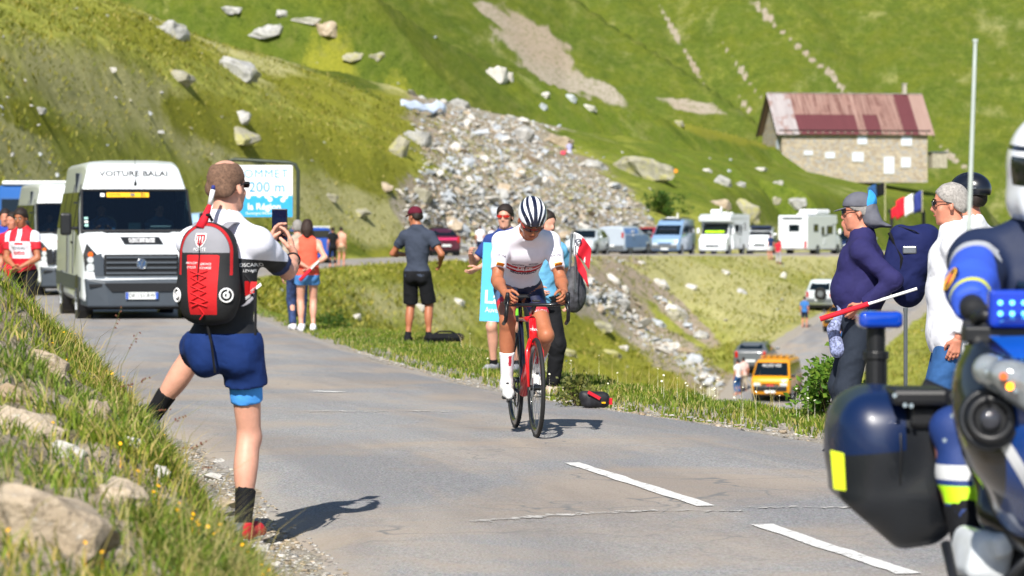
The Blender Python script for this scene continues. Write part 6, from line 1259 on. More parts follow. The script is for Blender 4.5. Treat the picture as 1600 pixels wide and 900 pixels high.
    def shades(s, lens, frame=None, lift=0):
        k = s.h / 1.76 * s.hs; p = s.hp; b = MB(); R = Matrix([list(r) for r in s.HR]); l = MB(); n = 6
        for q in (-1, 1):
            for j in range(n): x = q * (.012 + .052 * j / (n - 1)); y = .105 - .022 * (j / (n - 1)) ** 2; hgt = (.030 if 0 < j < n - 1 else .020) * k; l.box(p(x, y, .018 + lift), (.013 * k, .004, hgt), R @ Matrix.Rotation(-q * .5 * j / n, 3, 'Z'))
        b.tube([p(-.083, -.01, .012 + lift), p(-.080, .03, .022 + lift), p(-.064, .086, .026 + lift), p(-.012, .108, .028 + lift), p(.012, .108, .028 + lift), p(.064, .086, .026 + lift), p(.080, .03, .022 + lift), p(.083, -.01, .012 + lift)], .003, 5); f = b.build('sunglasses', frame or M_('black_plastic'), s.t); l.build('lens', lens, f, bevel=.002); return f
    def face(s, brows=None, lip='#a85a4c', eye=True):
        k = s.h / 1.76 * s.hs; p = s.hp
        for q in (-1, 1):
            if eye:
                e = MB(); c = p(q * .030, .086, .016); e.ring(c, s.HR[:, 1], .0001, .011 * k, 10, 8); ey = e.build('eye', mat('eye_white', '#d8d2c8', rough=.2), s.t, smooth=True); i_ = MB(); i_.cyl(p(q * .030, .0955, .016), p(q * .030, .0985, .016), .0052 * k, 10); i_.build('iris', mat('iris', '#2c1a10', rough=.1), ey)
            b = MB(); b.tube([p(q * .014, .098, .037), p(q * .032, .094, .043), p(q * .050, .080, .038)], [.0035, .004, .0025], 5); b.build('eyebrow', brows or M_('hair_dark'), s.t, smooth=True)
        b = MB(); b.tube([p(-.024, .088, -.060), p(-.008, .097, -.056), p(0, .0975, -.057), p(.008, .097, -.056), p(.024, .088, -.060)], [.002, .0045, .004, .0045, .002], 6); b.build('lips', mat('lip', lip, rough=.5), s.t, smooth=True)
    def cap(s, m, back=False, band=None):
        k = s.h / 1.76 * s.hs; R = s.HR; p = s.hp; P = [ell(p(0, -.012, .052), np.array((.088, .110, .090)) * k, R, .02)]
        c = sobj('cap', P, m, s.t, min(s.res, .009), [(p(0, 0, .040), R @ np.array((0, .10, -1.)))], .001, 40); q = -1 if back else 1
        B_ = [ell(p(0, q * .085, .040), np.array((.062, .078, .006)) * k, R @ rotmat(0, q * .18, 0), .01)]; sobj('cap_brim', B_, m, c, .005, [(p(0, q * .075, 0), R @ np.array((0, -q * 1., 0)))]); return c
SKT = SKIN('skin_tan', '#a8694a'); SKP = SKIN('skin_pink', '#d09a84'); SKR = SKIN('skin_ruddy', '#c4826a'); SKD = SKIN('skin_brown', '#8a5338')
SOLE = mat('sole_white', '#d8d8d4', rough=.7); LENS = mat('lens_dark', '#0c0f1c', rough=.05, spec=.8); LENR = mat('lens_red', '#b02018', rough=.08, spec=.9)
def W2L(t, p):
    """world point -> local of thing t"""
    M = Matrix.Rotation(-t[1], 3, 'Z'); return np.array(M @ (Vector(p) - Vector(t[0])))

# ---------------------------------------------------------------- man filming, foreground left
loc = Vector((-1.27 - .075, 15.17, .0)); rz = -.12; T = (loc, rz)
foot_l = W2L(T, W(234, 672, 15.7)); phone_w = W(437, 352, 15.75)
gzl = float(gz(W(240, 640, 15.75).x, 15.75))
hR = W2L(T, W(460, 402, 15.60)); hL = W2L(T, W(425, 392, 15.72))
m1 = Man('person', 'balding man in white and black jersey filming with a phone, foot on the bank', loc, rz, 1.775, pelvis=(-.02, 0, .935), lean=-.01, twist=-.28, head=(-.16, .02, 0), hr=hR, hl=hL, er=(.55, .15, -1), el=(-.25, .1, -1),
         fr=(.075, -.02, .080), fl=foot_l + np.array((.0, -.03, .04)), kr=(.1, 1, 0), kl=(-.2, 1.0, .15), far=.25, fal=-.5, skin=SKP, res=.0105, build=1.0, grip_r=((-.25, .15, 1), (-1, -.1, 0), .35), grip_l=((.35, .2, 1), (1, -.2, 0), .45), bend=.03)
zf = dict(shoulder=lambda x, y, z: (z - (m1.chest[2] - .085 - .10 * np.abs(x) )) , cuff=lambda x, y, z: np.minimum(np.minimum(m1.elr[2] + .075 - z, x - .21), .5) if False else (np.hypot(x - m1.elr[0], np.hypot(y - m1.elr[1], z - m1.elr[2])) < .118) * 1.0 - .5, red=lambda x, y, z: .035 - np.abs(z - (m1.chest[2] - .19)) - .4 * np.abs(x - .16) )
js = m1.shirt(zoned('jersey_black_white', '#14161b', [('shoulder', '#dfe0ec'), ('cuff', '#1c2a55')], rough=.7), sleeve=.80, inf=.008, hem=-.03, loose=.010, wr=.003, collar=mat('collar_red', '#b81420', rough=.8), zones=zf, name='jersey')
m1.collar(mat('collar_red', '#b81420', rough=.8), .062, .030)
NAVY = cloth('shorts_navy', '#122c62'); SKY = cloth('shorts_sky', '#4a98e6')
m1.trousers(SKY, leg=.60, inf=.004, loose=.006, hemr=.076, wr=.001, waist=-.05, name='under_shorts', seed=4); m1.trousers(NAVY, leg=.40, inf=.013, loose=.02, hemr=.104, wr=.005, waist=.06)
m1.socks(cloth('sock_black', '#15161a'), top=.58); m1.shoes(zoned('shoe_grey_red', '#55585f', [('heel', '#b81c28')], rough=.7), SOLE, inf=.012, zones=dict(heel=lambda x, y, z: np.where((x > m1.anr[0] + .012) & (x > 0), 1., -1.))); m1.hair(mat('hair_cropped', '#6e5342', rough=.85, var=.5, vs=90, bmp=.7, bs=150), bald=1, inf=.003); m1.shades(LENS)
jb = bvh_of(js)
for z_, s_, tx in ((-.125, .024, 'OSCARO'), (-.152, .018, 'LEVAGE')): lettering(tx, s_, M_('white_print'), m1.t, m1.chest + np.array((.15, -.2, z_)), (1, .05, 0), (0, 0, 1), onto=jb, off=.003)
patch([(-.05, 0), (.03, 0), (.02, -.05), (-.05, -.07)], M_('red_print'), m1.t, m1.chest + np.array((.17, -.2, -.20)), (1, 0, 0), (0, 0, 1), 'print', jb, .003, 5); patch([(-.05, -.075), (.045, -.005), (.05, -.018), (-.05, -.09)], M_('white_print'), m1.t, m1.chest + np.array((.17, -.2, -.20)), (1, 0, 0), (0, 0, 1), 'print', jb, .004, 6)
b_ = MB(); d = nrm(m1.elr - m1.wr); b_.ring(m1.wr + d * .05, d, .034, .0045, 20, 5); b_.build('wristband', BP, m1.t)
ph = thing('smartphone', 'black smartphone held up by the man with the backpack', 'phone', phone_w, rz - .05); MB().box((0, 0, 0), (.079, .009, .163)).build('case', M_('carbon'), ph, bevel=.004); MB().box((0, -.006, 0), (.072, .002, .152)).build('screen', mat('screen_dark', '#0b1430', rough=.08, spec=.7), ph)
# backpack
bp = thing('backpack', 'black, red and grey backpack on the back of the man filming', 'backpack', loc, rz); c0 = m1.waist * .42 + m1.chest * .58 - m1.fw * .16 + np.array((.0, 0, -.03)); RB_ = np.stack([m1.sx, m1.fw, m1.up2], 1)
def bpp(x, y, z): return c0 + RB_ @ np.array((x, y, z))
BK = cloth('pack_black', '#17181b'); BR = cloth('pack_red', '#c8141c'); BG = cloth('pack_grey', '#8b8b92')
pb = [ell(bpp(0, 0, .06), (.145, .085, .17), RB_, .05), ell(bpp(0, .0, -.10), (.165, .095, .15), RB_, .06), rbox(bpp(0, .02, -.03), (.25, .10, .42), RB_, .05, .05)]
pz = dict(red=lambda x, y, z: np.minimum(np.minimum(.078 + .05 * (z - c0[2]) - np.abs(x - c0[0] + .008), .075 - (z - c0[2]) - .8 * (x - c0[0]) * 0), (z - c0[2]) + .205) , grey=lambda x, y, z: np.minimum(np.minimum((z - c0[2]) - .085 - .5 * (x - c0[0]) ** 2 * 0, .118 - np.hypot(x - c0[0], (z - c0[2] - .085) * .95)), 1), line=lambda x, y, z: .006 - np.abs(.126 - np.hypot(x - c0[0], np.maximum(z - c0[2] - .085, 0) * .95)) - (z - c0[2] < -.02) * 1.0)
pk = sobj('bag', pb, zoned('pack_panels', '#17181b', [('red', '#c8141c'), ('grey', '#8b8b92'), ('line', '#b01018')], rough=.75, bmp=.4), bp, .008, (), .0015, 30, 2, pz); pv = bvh_of(pk)
MB().tube([bpp(-.02, .0, .235), bpp(-.02, -.03, .262), bpp(.02, -.03, .262), bpp(.02, 0, .235)], .008, 6).build('haul_loop', BK, bp)
rt = tuple(m1.sx); up = tuple(m1.up2)
lettering('PORTE', .022, M_('white_print'), bp, bpp(-.0, -.2, .098), rt, up, onto=pv, off=.004)
for x, z, tx in ((-.04, .035, 'PROCOM'), (-.04, .015, 'CYCLES'), (.035, .03, 'SERVICE'), (.035, .012, 'COURSE')): lettering(tx, .015, M_('white_print'), bp, bpp(x, -.2, z), rt, up, onto=pv, off=.004)
# shield badge
def shield(sc_, m, off): v = [(-.028 * sc_, .03 * sc_, 0), (.028 * sc_, .03 * sc_, 0), (.03 * sc_, .0, 0), (.018 * sc_, -.025 * sc_, 0), (0, -.042 * sc_, 0), (-.018 * sc_, -.025 * sc_, 0), (-.03 * sc_, 0, 0)]; return lay(v, [tuple(range(7))[::-1]], m, bp, bpp(0, -.2, .145), rt, up, 'badge', 1, pv, off)
shield(1.0, M_('white_print'), .004); shield(.8, mat('badge_red', '#a51020', rough=.7), .006)
for x in (-.014, 0, .014): patch([(x - .003, .016), (x + .003, .016), (x + .002, -.016), (x - .002, -.016)], M_('white_print'), bp, bpp(0, -.2, .145), rt, up, 'badge', pv, .008, 2)
for q in (-1, 1):
    b = MB(); n_ = np.array(m1.fw) * -1; hcen = bpp(q * .128, -.2, -.115); h_ = pv.ray_cast(Vector(hcen), Vector(m1.fw), .5)
    if h_[0] is not None: b.ring(h_[0] + h_[1] * .003, h_[1], .031, .0045, 20, 5); b.ring(h_[0] + h_[1] * .003, h_[1], .012, .005, 14, 5); b.tube([h_[0] + h_[1] * .005 + Vector((.004, 0, -.006)), h_[0] + h_[1] * .005 + Vector((.008, 0, .026))], .004, 5); b.build('badge', M_('white_print'), bp)
cord = mat('cord_red', '#e01c24', rough=.7); b = MB(); zz = [(-.045, .0), (.04, -.03), (-.04, -.07), (.04, -.10), (-.045, -.14), (.04, -.165)]
def onp(x, z, o_=.006):
    h_ = pv.ray_cast(Vector(bpp(x, -.25, z)), Vector(m1.fw), .5); return Vector(bpp(x, -.1, z)) if h_[0] is None else h_[0] + h_[1] * o_
def path(pts, n=6): 
    out = []
    for (a, b2), (c, d2) in zip(pts[:-1], pts[1:]): out += [onp(a + (c - a) * i / n, b2 + (d2 - b2) * i / n) for i in range(n)]
    return out + [onp(*pts[-1])]
b.tube(path(zz), .0028, 5); b.build('bungee_cord', cord, bp); b = MB(); b.tube(path([(-x, z) for x, z in zz]), .0028, 5); b.build('bungee_cord', cord, bp)
MB().tube(path([(.0, -.165), (.02, -.20), (-.01, -.225)]), .003, 5).build('bungee_cord', cord, bp); MB().tube(path([(0, .14), (.002, .06), (-.002, -.05)]), .0025, 5).build('zip_pull', BP, bp)
for q in (-1, 1):
    st_ = MB(); pts = [bpp(q * .075, .01, .19), bpp(q * .085, .055, .235), m1.chest + m1.sx * q * .085 + m1.up2 * .068 + m1.fw * -.01, m1.chest + m1.sx * q * .090 + m1.up2 * .035 + m1.fw * .085, m1.chest + m1.sx * q * .10 - m1.up2 * .10 + m1.fw * .115, m1.waist + m1.sx * q * .16 + m1.fw * .02, bpp(q * .15, .03, -.17)]
    pts = [Vector(p) for p in pts]; v = []; f = []
    for i, p in enumerate(pts):
        for e in (-.028, .028): v.append(p + Vector(m1.sx) * e * (1 if i < 4 else .5)); 
    for i in range(len(pts) - 1): f.append((2 * i, 2 * i + 1, 2 * i + 3, 2 * i + 2))
    o = mobj('shoulder_strap', v, f, BG, bp, smooth=True); sm = o.modifiers.new('s', 'SOLIDIFY'); sm.thickness = .012; sm.offset = 0; su = o.modifiers.new('u', 'SUBSURF'); su.levels = 2; su.render_levels = 2
MB().tube([bpp(.0, -.01, -.25), bpp(.03, -.02, -.34), bpp(.045, -.01, -.48)], .006, 5).build('waist_strap', BK, bp); MB().tube([bpp(.17, .05, -.02), bpp(.235, .03, -.08), bpp(.25, .0, -.30)], .007, 5).build('waist_strap', BK, bp)
fl = thing('rolled_flag', 'rolled red and white flag tucked behind the neck of the man filming', 'flag', loc, rz); a = Vector(bpp(-.0, -.04, .25)); MB().tube([a + Vector((-.02, 0, -.05)), a + Vector((0, .02, .0)), a + Vector((.02, .03, .06))], [.026, .020, .010], 8).build('cloth', M_('flag_red'), fl, smooth=True); a = a + Vector((0, .03, -.02)); MB().tube([a + Vector((.02, 0, .08)), a + Vector((.035, 0, .15))], [.012, .011], 8).build('cloth_end', M_('flag_white'), fl, smooth=True); MB().tube([a + Vector((.035, 0, .15)), a + Vector((.038, 0, .17))], [.011, .008], 8).build('cloth_tip', M_('flag_blue'), fl, smooth=True)
# ================================================================ RACING CYCLIST
cl = Vector((.095, 22.25, 0)); cl.z = rzat(.095, 22.2); crz = hd(.145, -1); LEAN = 0
bk = thing('racing_bicycle', 'red and black racing bicycle ridden up the middle of the road', 'bicycle', cl, crz)
FR = paint('frame_red', '#d8141c'); FB = paint('frame_navy', '#141a30'); CB = M_('carbon'); WHL = {}
def bwheel(y, nm):
    t = MB(); t.ring((0, y, .34), (1, 0, 0), .327, .0135, 56, 8); tt = t.build(nm, mat('tyre', '#1c1c1d', rough=.75), bk, smooth=True)
    r = MB(); n = 56; vs = []; 
    for i in range(n):
        q = 2 * PI * i / n; c, s_ = math.cos(q), math.sin(q)
        for rr, x in ((.320, .010), (.290, .013), (.272, .003), (.272, -.003), (.290, -.013), (.320, -.010)): vs.append((x, y + c * rr, .34 + s_ * rr))
    r.add(vs, [(i * 6 + k, i * 6 + (k + 1) % 6, ((i + 1) % n) * 6 + (k + 1) % 6, ((i + 1) % n) * 6 + k) for i in range(n) for k in range(6)]); r.build('rim', CB, tt, smooth=True)
    for k in range(20):
        q = 2 * PI * k / 20; sx_ = .022 * (1 if k % 2 else -1); MB().tube([(sx_, y + math.cos(q + .25 * (1 if k % 4 < 2 else -1)) * .018, .34 + math.sin(q + .25 * (1 if k % 4 < 2 else -1)) * .018), (0, y + math.cos(q) * .275, .34 + math.sin(q) * .275)], .0012, 4).build('spoke', M_('steel'), tt)
    MB().cyl((-.045, y, .34), (.045, y, .34), .02, 14).build('hub', CB, tt); MB().cyl((.028, y, .34), (.030, y, .34), .07, 24).build('brake_disc', M_('steel'), tt)
bwheel(.49, 'front_wheel'); bwheel(-.50, 'rear_wheel')
HT = (0, .315, .80); HB = (0, .37, .655); BBp = (0, -.09, .27); STp = (0, -.245, .78)
def tb(nm, pts, r, m, n=10): return MB().tube(pts, r, n).build(nm, m, bk, smooth=True)
tb('head_tube', [HT, HB], [.026, .032], FR); tb('down_tube', [HB, (0, .14, .45), BBp], [.030, .028, .032], FR); tb('top_tube', [HT, STp], [.022, .017], FR); tb('seat_tube', [BBp, STp], [.024, .018], FB); tb('seat_post', [STp, (0, -.28, .93)], .014, CB)
for q in (-1, 1):
    tb('seat_stay', [(q * .012, -.23, .70), (q * .055, -.49, .35)], .009, FB, 7); tb('chain_stay', [(q * .03, -.11, .27), (q * .060, -.49, .335)], .011, FB, 7)
    tb('fork_blade', [(q * .022, .375, .665), (q * .052, .405, .58), (q * .052, .485, .345)], [.017, .015, .009], FR if q > 0 else FR, 8)
MB().box((0, -.27, .945), (.13, .25, .03), taper=(.6, .9)).build('saddle', CB, bk, bevel=.012); tb('stem', [(0, .305, .845), (0, .40, .895)], .017, CB)
tb('handlebar', [(-.205, .455, .915), (-.19, .425, .905), (-.10, .395, .90), (0, .395, .90), (.10, .395, .90), (.19, .425, .905), (.205, .455, .915)], .013, CB)
for q in (-1, 1):
    tb('drop_bar', [(q * .205, .45, .915), (q * .208, .52, .905), (q * .212, .545, .86), (q * .214, .52, .80), (q * .216, .43, .775)], .0135, M_('black_plastic')); tb('hood', [(q * .206, .47, .920), (q * .207, .54, .945), (q * .207, .565, .985)], [.018, .019, .013], M_('black_plastic')); tb('brake_lever', [(q * .207, .565, .955), (q * .210, .585, .90), (q * .212, .57, .83)], [.009, .007, .006], CB, 6)
MB().box((0, .49, .93), (.05, .07, .014)).build('cycle_computer', BP, bk, bevel=.004)
MB().ring((.052, -.09, .27), (1, 0, 0), .095, .006, 28, 5).build('chainring', CB, bk)
MB().tube([(.052, -.09, .365), (.052, -.5, .385)], .004, 4).build('chain', M_('steel'), bk); MB().tube([(.052, -.09, .175), (.052, -.47, .22), (.052, -.5, .30)], .004, 4).build('chain', M_('steel'), bk)
MB().box((.052, -.5, .24), (.02, .05, .12)).build('derailleur', CB, bk)
MB().cyl((.045, -.5, .34), (.06, -.5, .34), .05, 20).build('cassette', M_('steel'), bk)
tb('crank', [(.07, -.09, .27), (.085, .08, .25)], [.014, .010], CB); tb('crank', [(-.07, -.09, .27), (-.085, -.26, .29)], [.014, .010], CB)
MB().box((.13, .08, .25), (.09, .07, .02)).build('pedal', BP, bk, bevel=.004); MB().box((-.13, -.26, .29), (.09, .07, .02)).build('pedal', BP, bk, bevel=.004)
tb('bottle', [(0, .10, .47), (0, .02, .38), (0, -.03, .335)], [.030, .036, .036], mat('bottle_red', '#c01820', rough=.4), 12)
lettering('TREK', .022, M_('white_print'), bk, (0, .372, .73), (-1, 0, 0), (0, -.35, .93), off=0).location = (0, .001, 0)
rd = Man('person', 'racing cyclist in a white and red jersey and striped helmet riding towards the camera', cl, crz, 1.80, pelvis=(0, -.33, 1.00), lean=.63, bend=.34, head=(.04, .84, 0), hr=(.205, .415, .985), hl=(-.205, .415, .985), er=(.28, -.2, -1), el=(-.28, -.2, -1),
         fr=(.128, -.035, .350), fl=(-.128, -.375, .415), kr=(.10, 1, .1), kl=(-.10, 1, .1), far=.05, fal=-.05, fpr=.25, fpl=.55, skin=SKT, res=.0105, build=.94, grip_r=((-.1, .9, -.35), (-.9, 0, -.45), .75), grip_l=((.1, .9, -.35), (.9, 0, -.45), .75), hscale=1.02)
c_ = rd.chest; w_ = rd.waist
def along(x, y, z): return (x - w_[0]) * rd.up2[0] + (y - w_[1]) * rd.up2[1] + (z - w_[2]) * rd.up2[2]
sw_ = float(np.linalg.norm(rd.elr - rd.shr))
jz = dict(band=lambda x, y, z: .018 - np.abs(along(x, y, z) - .115 + .10 * np.abs(x)) + np.where(np.abs(x) > .135, -1., 0), band2=lambda x, y, z: np.where((np.abs(x) < .14) & (along(x, y, z) < .08), .012 - np.abs(along(x, y, z) - .068 + .05 * np.abs(x)), -1.), pit=lambda x, y, z: np.where(np.abs(x) > .165, .024 - np.abs(np.hypot(x - np.sign(x) * abs(rd.shr[0]), np.hypot(y - rd.shr[1], z - rd.shr[2])) - sw_ * .56), -1.) )
jy = rd.shirt(zoned('race_jersey', '#e6e4ee', [('band', '#c4161f'), ('band2', '#c4161f')], rough=.6, bmp=.12), sleeve=.72, inf=.006, hem=-.075, loose=.006, wr=.0018, zones=jz, name='jersey', neckcut=.01); jb = bvh_of(jy)
jf = np.cross(rd.up2, rd.sx); rt = tuple(-rd.sx); up = tuple(rd.up2); NAV = mat('print_navy', '#171c40', rough=.6)
fo = w_ + jf * .14
for s_, sz, a_, x_ in (('SEGAFREDO', .034, .045, .0), ('TREK', .052, .112, 0), ('SANTINI', .022, .175, .055), ('BONTRAGER', .018, .155, -.055), ('VITTORIA', .015, .19, -.05)): lettering(s_, sz, NAV if s_ != 'TREK' else M_('white_print'), jy, fo + rd.up2 * a_ + rd.sx * x_, rt, up, onto=jb, off=.004, bold=.001)
zp = MB(); zp.tube([Vector(q) for q in []] or [Vector(w_ + jf * .125 + rd.up2 * .22), Vector(w_ + jf * .13 + rd.up2 * .10)], .003, 5); zp.build('zip', NAV, jy)
for sh, el_ in ((rd.shr, rd.elr), (rd.shl, rd.ell_)):
    d_ = nrm(el_ - sh); o_ = sh + (el_ - sh) * .50 + np.array((0, .12, .0)); r_ = nrm(np.cross(d_, (0, 1, 0))); patch([(-.026, -.015), (.026, -.015), (.026, .015), (-.026, .015)], mat('print_orange', '#f09a20', rough=.6), jy, o_, -r_ if np.cross(-r_, -d_)[1] > 0 else r_, -d_ if True else d_, 'sleeve_patch', jb, .004, 5)
    o2 = sh + (el_ - sh) * .28 + np.array((0, .12, 0)); lettering('SIRONI', .022, NAV, jy, o2, -r_ if np.cross(-r_, -d_)[1] > 0 else r_, -d_, onto=jb, off=.004)
kz = dict(cuff=lambda x, y, z: .0 + np.where(x > 0, (np.hypot(x - rd.hipr[0], np.hypot(y - rd.hipr[1], z - rd.hipr[2])) - .215), (np.hypot(x - rd.hipl[0], np.hypot(y - rd.hipl[1], z - rd.hipl[2])) - .235)), side=lambda x, y, z: np.where((x > 0.02), np.minimum(np.hypot(x - rd.hipr[0], np.hypot(y - rd.hipr[1], z - rd.hipr[2])) - .12, .215 - np.hypot(x - rd.hipr[0], np.hypot(y - rd.hipr[1], z - rd.hipr[2]))), -1.))
bs_ = rd.trousers(zoned('race_bibs', '#121a3c', [('side', '#4a6288'), ('cuff', '#c02434')], rough=.5, bmp=.08), leg=.60, inf=.004, loose=.004, hemr=.067, wr=.0008, waist=.10, zones=kz, name='bib_shorts')
bb2 = bvh_of(bs_); lettering('SANTINI', .025, M_('white_print'), bs_, rd.hipl + (rd.knl - rd.hipl) * .56 + np.array((0, .2, .03)), (-1, 0, 0), (0, 0, 1), onto=bb2, off=.004); lettering('SANTINI', .025, M_('white_print'), bs_, rd.hipr + (rd.knr - rd.hipr) * .56 + np.array((0, .2, .03)), (-1, 0, 0), (0, 0, 1), onto=bb2, off=.004)
rd.socks(zoned('race_sock', '#e0dfe2', [('red', '#b8283c')], rough=.8), top=.50, zones=dict(red=lambda x, y, z: .035 - np.abs(z - .50) + np.where(np.abs(x) > 0, 0, 0) - .5 * np.clip(-(y + .1), 0, 1) * 0 - np.clip(.035 - np.abs(z - .50), -1, 0) * 0 - (np.abs(np.abs(x) - .118) > .016) * 1.))
rd.shoes(mat('shoe_white', '#e6e6e4', rough=.35, coat=.3), CB, inf=.007, ankle=.012)
for an, fd in ((rd.anr, rd.fdr), (rd.anl, rd.fdl)):
    for k in (.035, .075): c = an + fd * (k + .02) + np.array((0, 0, .012 - k * .35)); MB().cyl(tuple(c), tuple(c + np.array((0, .006, .010))), .011, 12).build('shoe_dial', BP, rd.t)
HZ = zoned('helmet_stripes', '#e6e7ee', [('s1', '#141830'), ('s2', '#141830'), ('s3', '#141830')], rough=.3, bmp=0, coat=.6); k = 1.8 / 1.76 * rd.hs; R = rd.HR
def hl_(x, y, z): d = np.stack([x - rd.hc[0], y - rd.hc[1], z - rd.hc[2]], -1) @ R; return d / k
hz = dict(s1=lambda x, y, z: .013 - np.abs(hl_(x, y, z)[:, 0]) - np.where(hl_(x, y, z)[:, 2] < .055, 1, 0), s2=lambda x, y, z: (lambda q: .0085 - np.abs(np.abs(q[:, 0]) - .046 * np.clip(1 - ((q[:, 1] + .01) / .15) ** 2, .2, 1)) - np.where((q[:, 2] < .050), 1, 0))(hl_(x, y, z)), s3=lambda x, y, z: (lambda q: .0075 - np.abs(np.abs(q[:, 0]) - .078 * np.clip(1 - ((q[:, 1] + .01) / .16) ** 2, .2, 1)) - np.where(q[:, 2] < .040, 1, 0))(hl_(x, y, z)))
H_ = [ell(rd.hp(0, -.012, .052), np.array((.096, .128, .105)) * k, R, .02)]
for x_ in (.022, -.022, .062, -.062): H_.append(cone(rd.hp(x_, .13, .06), rd.hp(x_ * .9, -.10, .175), .004, .004, .012, sub=True))
hm = sobj('helmet', H_, HZ, rd.t, .005, [(rd.hp(0, 0, .045), R @ np.array((0, .12, -1.)))], 0, 0, 0, hz)
for q in (-1, 1): MB().tube([Vector(rd.hp(q * .082, .015, .05)), Vector(rd.hp(q * .070, .03, -.05)), Vector(rd.hp(0, .055, -.125))], .004, 5).build('helmet_strap', M_('white_print'), rd.t)
rd.shades(mat('lens_crimson', '#3a1014', rough=.08, spec=.8), M_('red_print'), lift=-.002); rd.face(eye=False)
# ================================================================ SPECTATORS
def spot(px, Y, dz=0): p = at(px, Y); p.z += dz; return p
BLK = cloth('cloth_black', '#15161a'); WH = cloth('cloth_white', '#dfe0e6'); DEN = cloth('denim', '#2f5688'); NVY = cloth('cloth_navy', '#1b1d44'); GRT = cloth('cloth_grey_blue', '#39404f'); COR = cloth('cloth_coral', '#f0604a'); CHA = cloth('cloth_charcoal', '#23252a')
# man in the maroon cap
p = spot(652, 42.5); m = Man('person', 'bearded man in a maroon cap, grey t-shirt and black shorts looking over his shoulder', p, -.25, 1.78, lean=.0, head=(1.05, .18, 0), hr=(.27, .16, 1.05), hl=(-.24, .30, 1.17), er=(.8, -.8, -.4), el=(-.8, -.6, -.5), fr=(.15, .02, .083), fl=(-.13, .0, .083), skin=SKT, res=.014, build=.98)
m.shirt(GRT, .58, .012, .07, loose=.02, wr=.004); m.trousers(BLK, .92, .014, .028, hemr=.10, wr=.004, waist=.03); m.socks(BLK, .85); m.shoes(BLK, M_('steel')); m.hair(M_('hair_dark')); m.cap(cloth('cap_maroon', '#5a1428')); m.face(eye=True)
sobj('beard', [cone(m.hp(-.045, .055, -.055), m.hp(0, .085, -.095), .018, .016, .02), cone(m.hp(.045, .055, -.055), m.hp(0, .085, -.095), .018, .016, .02)], M_('hair_dark'), m.t, .009)
o = thing('dark_bag', 'long black bag lying in the grass behind the man in the maroon cap', 'bag', spot(695, 42.3, .02), .3); MB().box((0, 0, .06), (.52, .18, .11)).build('bag_body', BLK, o, bevel=.06); MB().tube([(-.16, 0, .10), (-.08, 0, .14), (.08, 0, .14), (.16, 0, .10)], .012, 5).build('handle', BLK, o)
# woman in coral with a baton, and her companion
p = spot(480, 48.3); m = Man('person', 'dark haired woman in a coral sleeveless top and denim shorts, hands behind her back', p, .1, 1.66, lean=.02, head=(-.1, .05, 0), hr=(.06, -.17, .98), hl=(-.03, -.18, .99), er=(1, -.35, 0), el=(-1, -.35, 0), fr=(.09, 0, .075), fl=(-.09, 0, .075), skin=SKP, res=.014, female=True, build=1.08)
m.shirt(COR, 0, .012, .02, wr=.003, flare=.01); m.trousers(cloth('denim_light', '#4f86c4'), .34, .012, .02, hemr=.105, wr=.003, waist=.05); m.shoes(WH, SOLE); m.socks(WH, .9); m.hair(mat('hair_brown', '#2c1a12', rough=.7, var=.4, vs=50, bmp=.8, bs=100), 'long', .012)
o = thing('supporter_stick', 'red stick with a white tip held behind the back of the woman in coral', 'stick', p, .1); MB().tube([(-.12, -.24, .78), (.05, -.22, .95)], .028, 8).build('sleeve', M_('flag_red'), o, smooth=True); MB().tube([(.05, -.22, .95), (.17, -.2, 1.07)], .012, 8).build('tip', M_('flag_white'), o)
p = spot(465, 49.3); m = Man('person', 'grey haired companion in patterned blue trousers hidden beside the woman in coral', p, .2, 1.66, head=(0, 0, 0), fr=(.07, 0, .075), fl=(-.07, 0, .075), skin=SKP, res=.016); m.shirt(cloth('cloth_beige', '#a89c8c'), .9, .012, .06); m.trousers(mat('cloth_patterned', '#24365e', rough=.8, var=.8, vs=16), 1.95, .012, .016); m.shoes(WH, SOLE); m.hair(M_('hair_grey'))
# spectator with the pale blue board
p = spot(791, 33); p.z = -.13
m = Man('person', 'dark haired spectator in sunglasses half hidden behind the cyclist, holding a pale blue board', p, PI - .35, 1.70, lean=.02, head=(.1, .1, 0), hr=(.28, .30, 1.22), hl=(.22, .34, 1.06), er=(.6, -.7, -.9), el=(-.8, .2, -.8), fr=(.13, .02, .08), fl=(-.11, -.02, .08), skin=SKP, res=.014)
m.shirt(cloth('cloth_royal', '#2a3f7c'), .7, .010, .05, loose=.012); m.trousers(zoned('shorts_green_black', '#1a1d26', [('g', '#7ad030'), ('w', '#6f8fc8')]), .88, .006, .006, hemr=.066, zones=dict(g=lambda x, y, z: .035 - np.abs(z - .63), w=lambda x, y, z: .045 - np.abs(z - .73))); m.socks(BLK, .85); m.shoes(mat('shoe_silver', '#8d8f94', rough=.6, var=.4, vs=30), SOLE); m.hair(M_('hair_dark'), inf=.012); m.shades(LENR)
o = thing('promo_board', 'pale blue promotional board with white lettering held beside the cyclist', 'board', W(774, 441, 30.9), .02); PBL = mat('board_blue', '#57b9e4', rough=.5, var=.02); o.rotation_euler = (.0, .05, .02)
MB().box((0, 0, 0), (.27, .012, .76)).build('panel', PBL, o); lettering('La', .18, M_('white_print'), o, (-.02, -.009, -.15), (1, 0, 0), (0, 0, 1), bold=.003); lettering('Auvergne', .075, M_('white_print'), o, (.03, -.009, -.27), (1, 0, 0), (0, 0, 1), sx=.8)
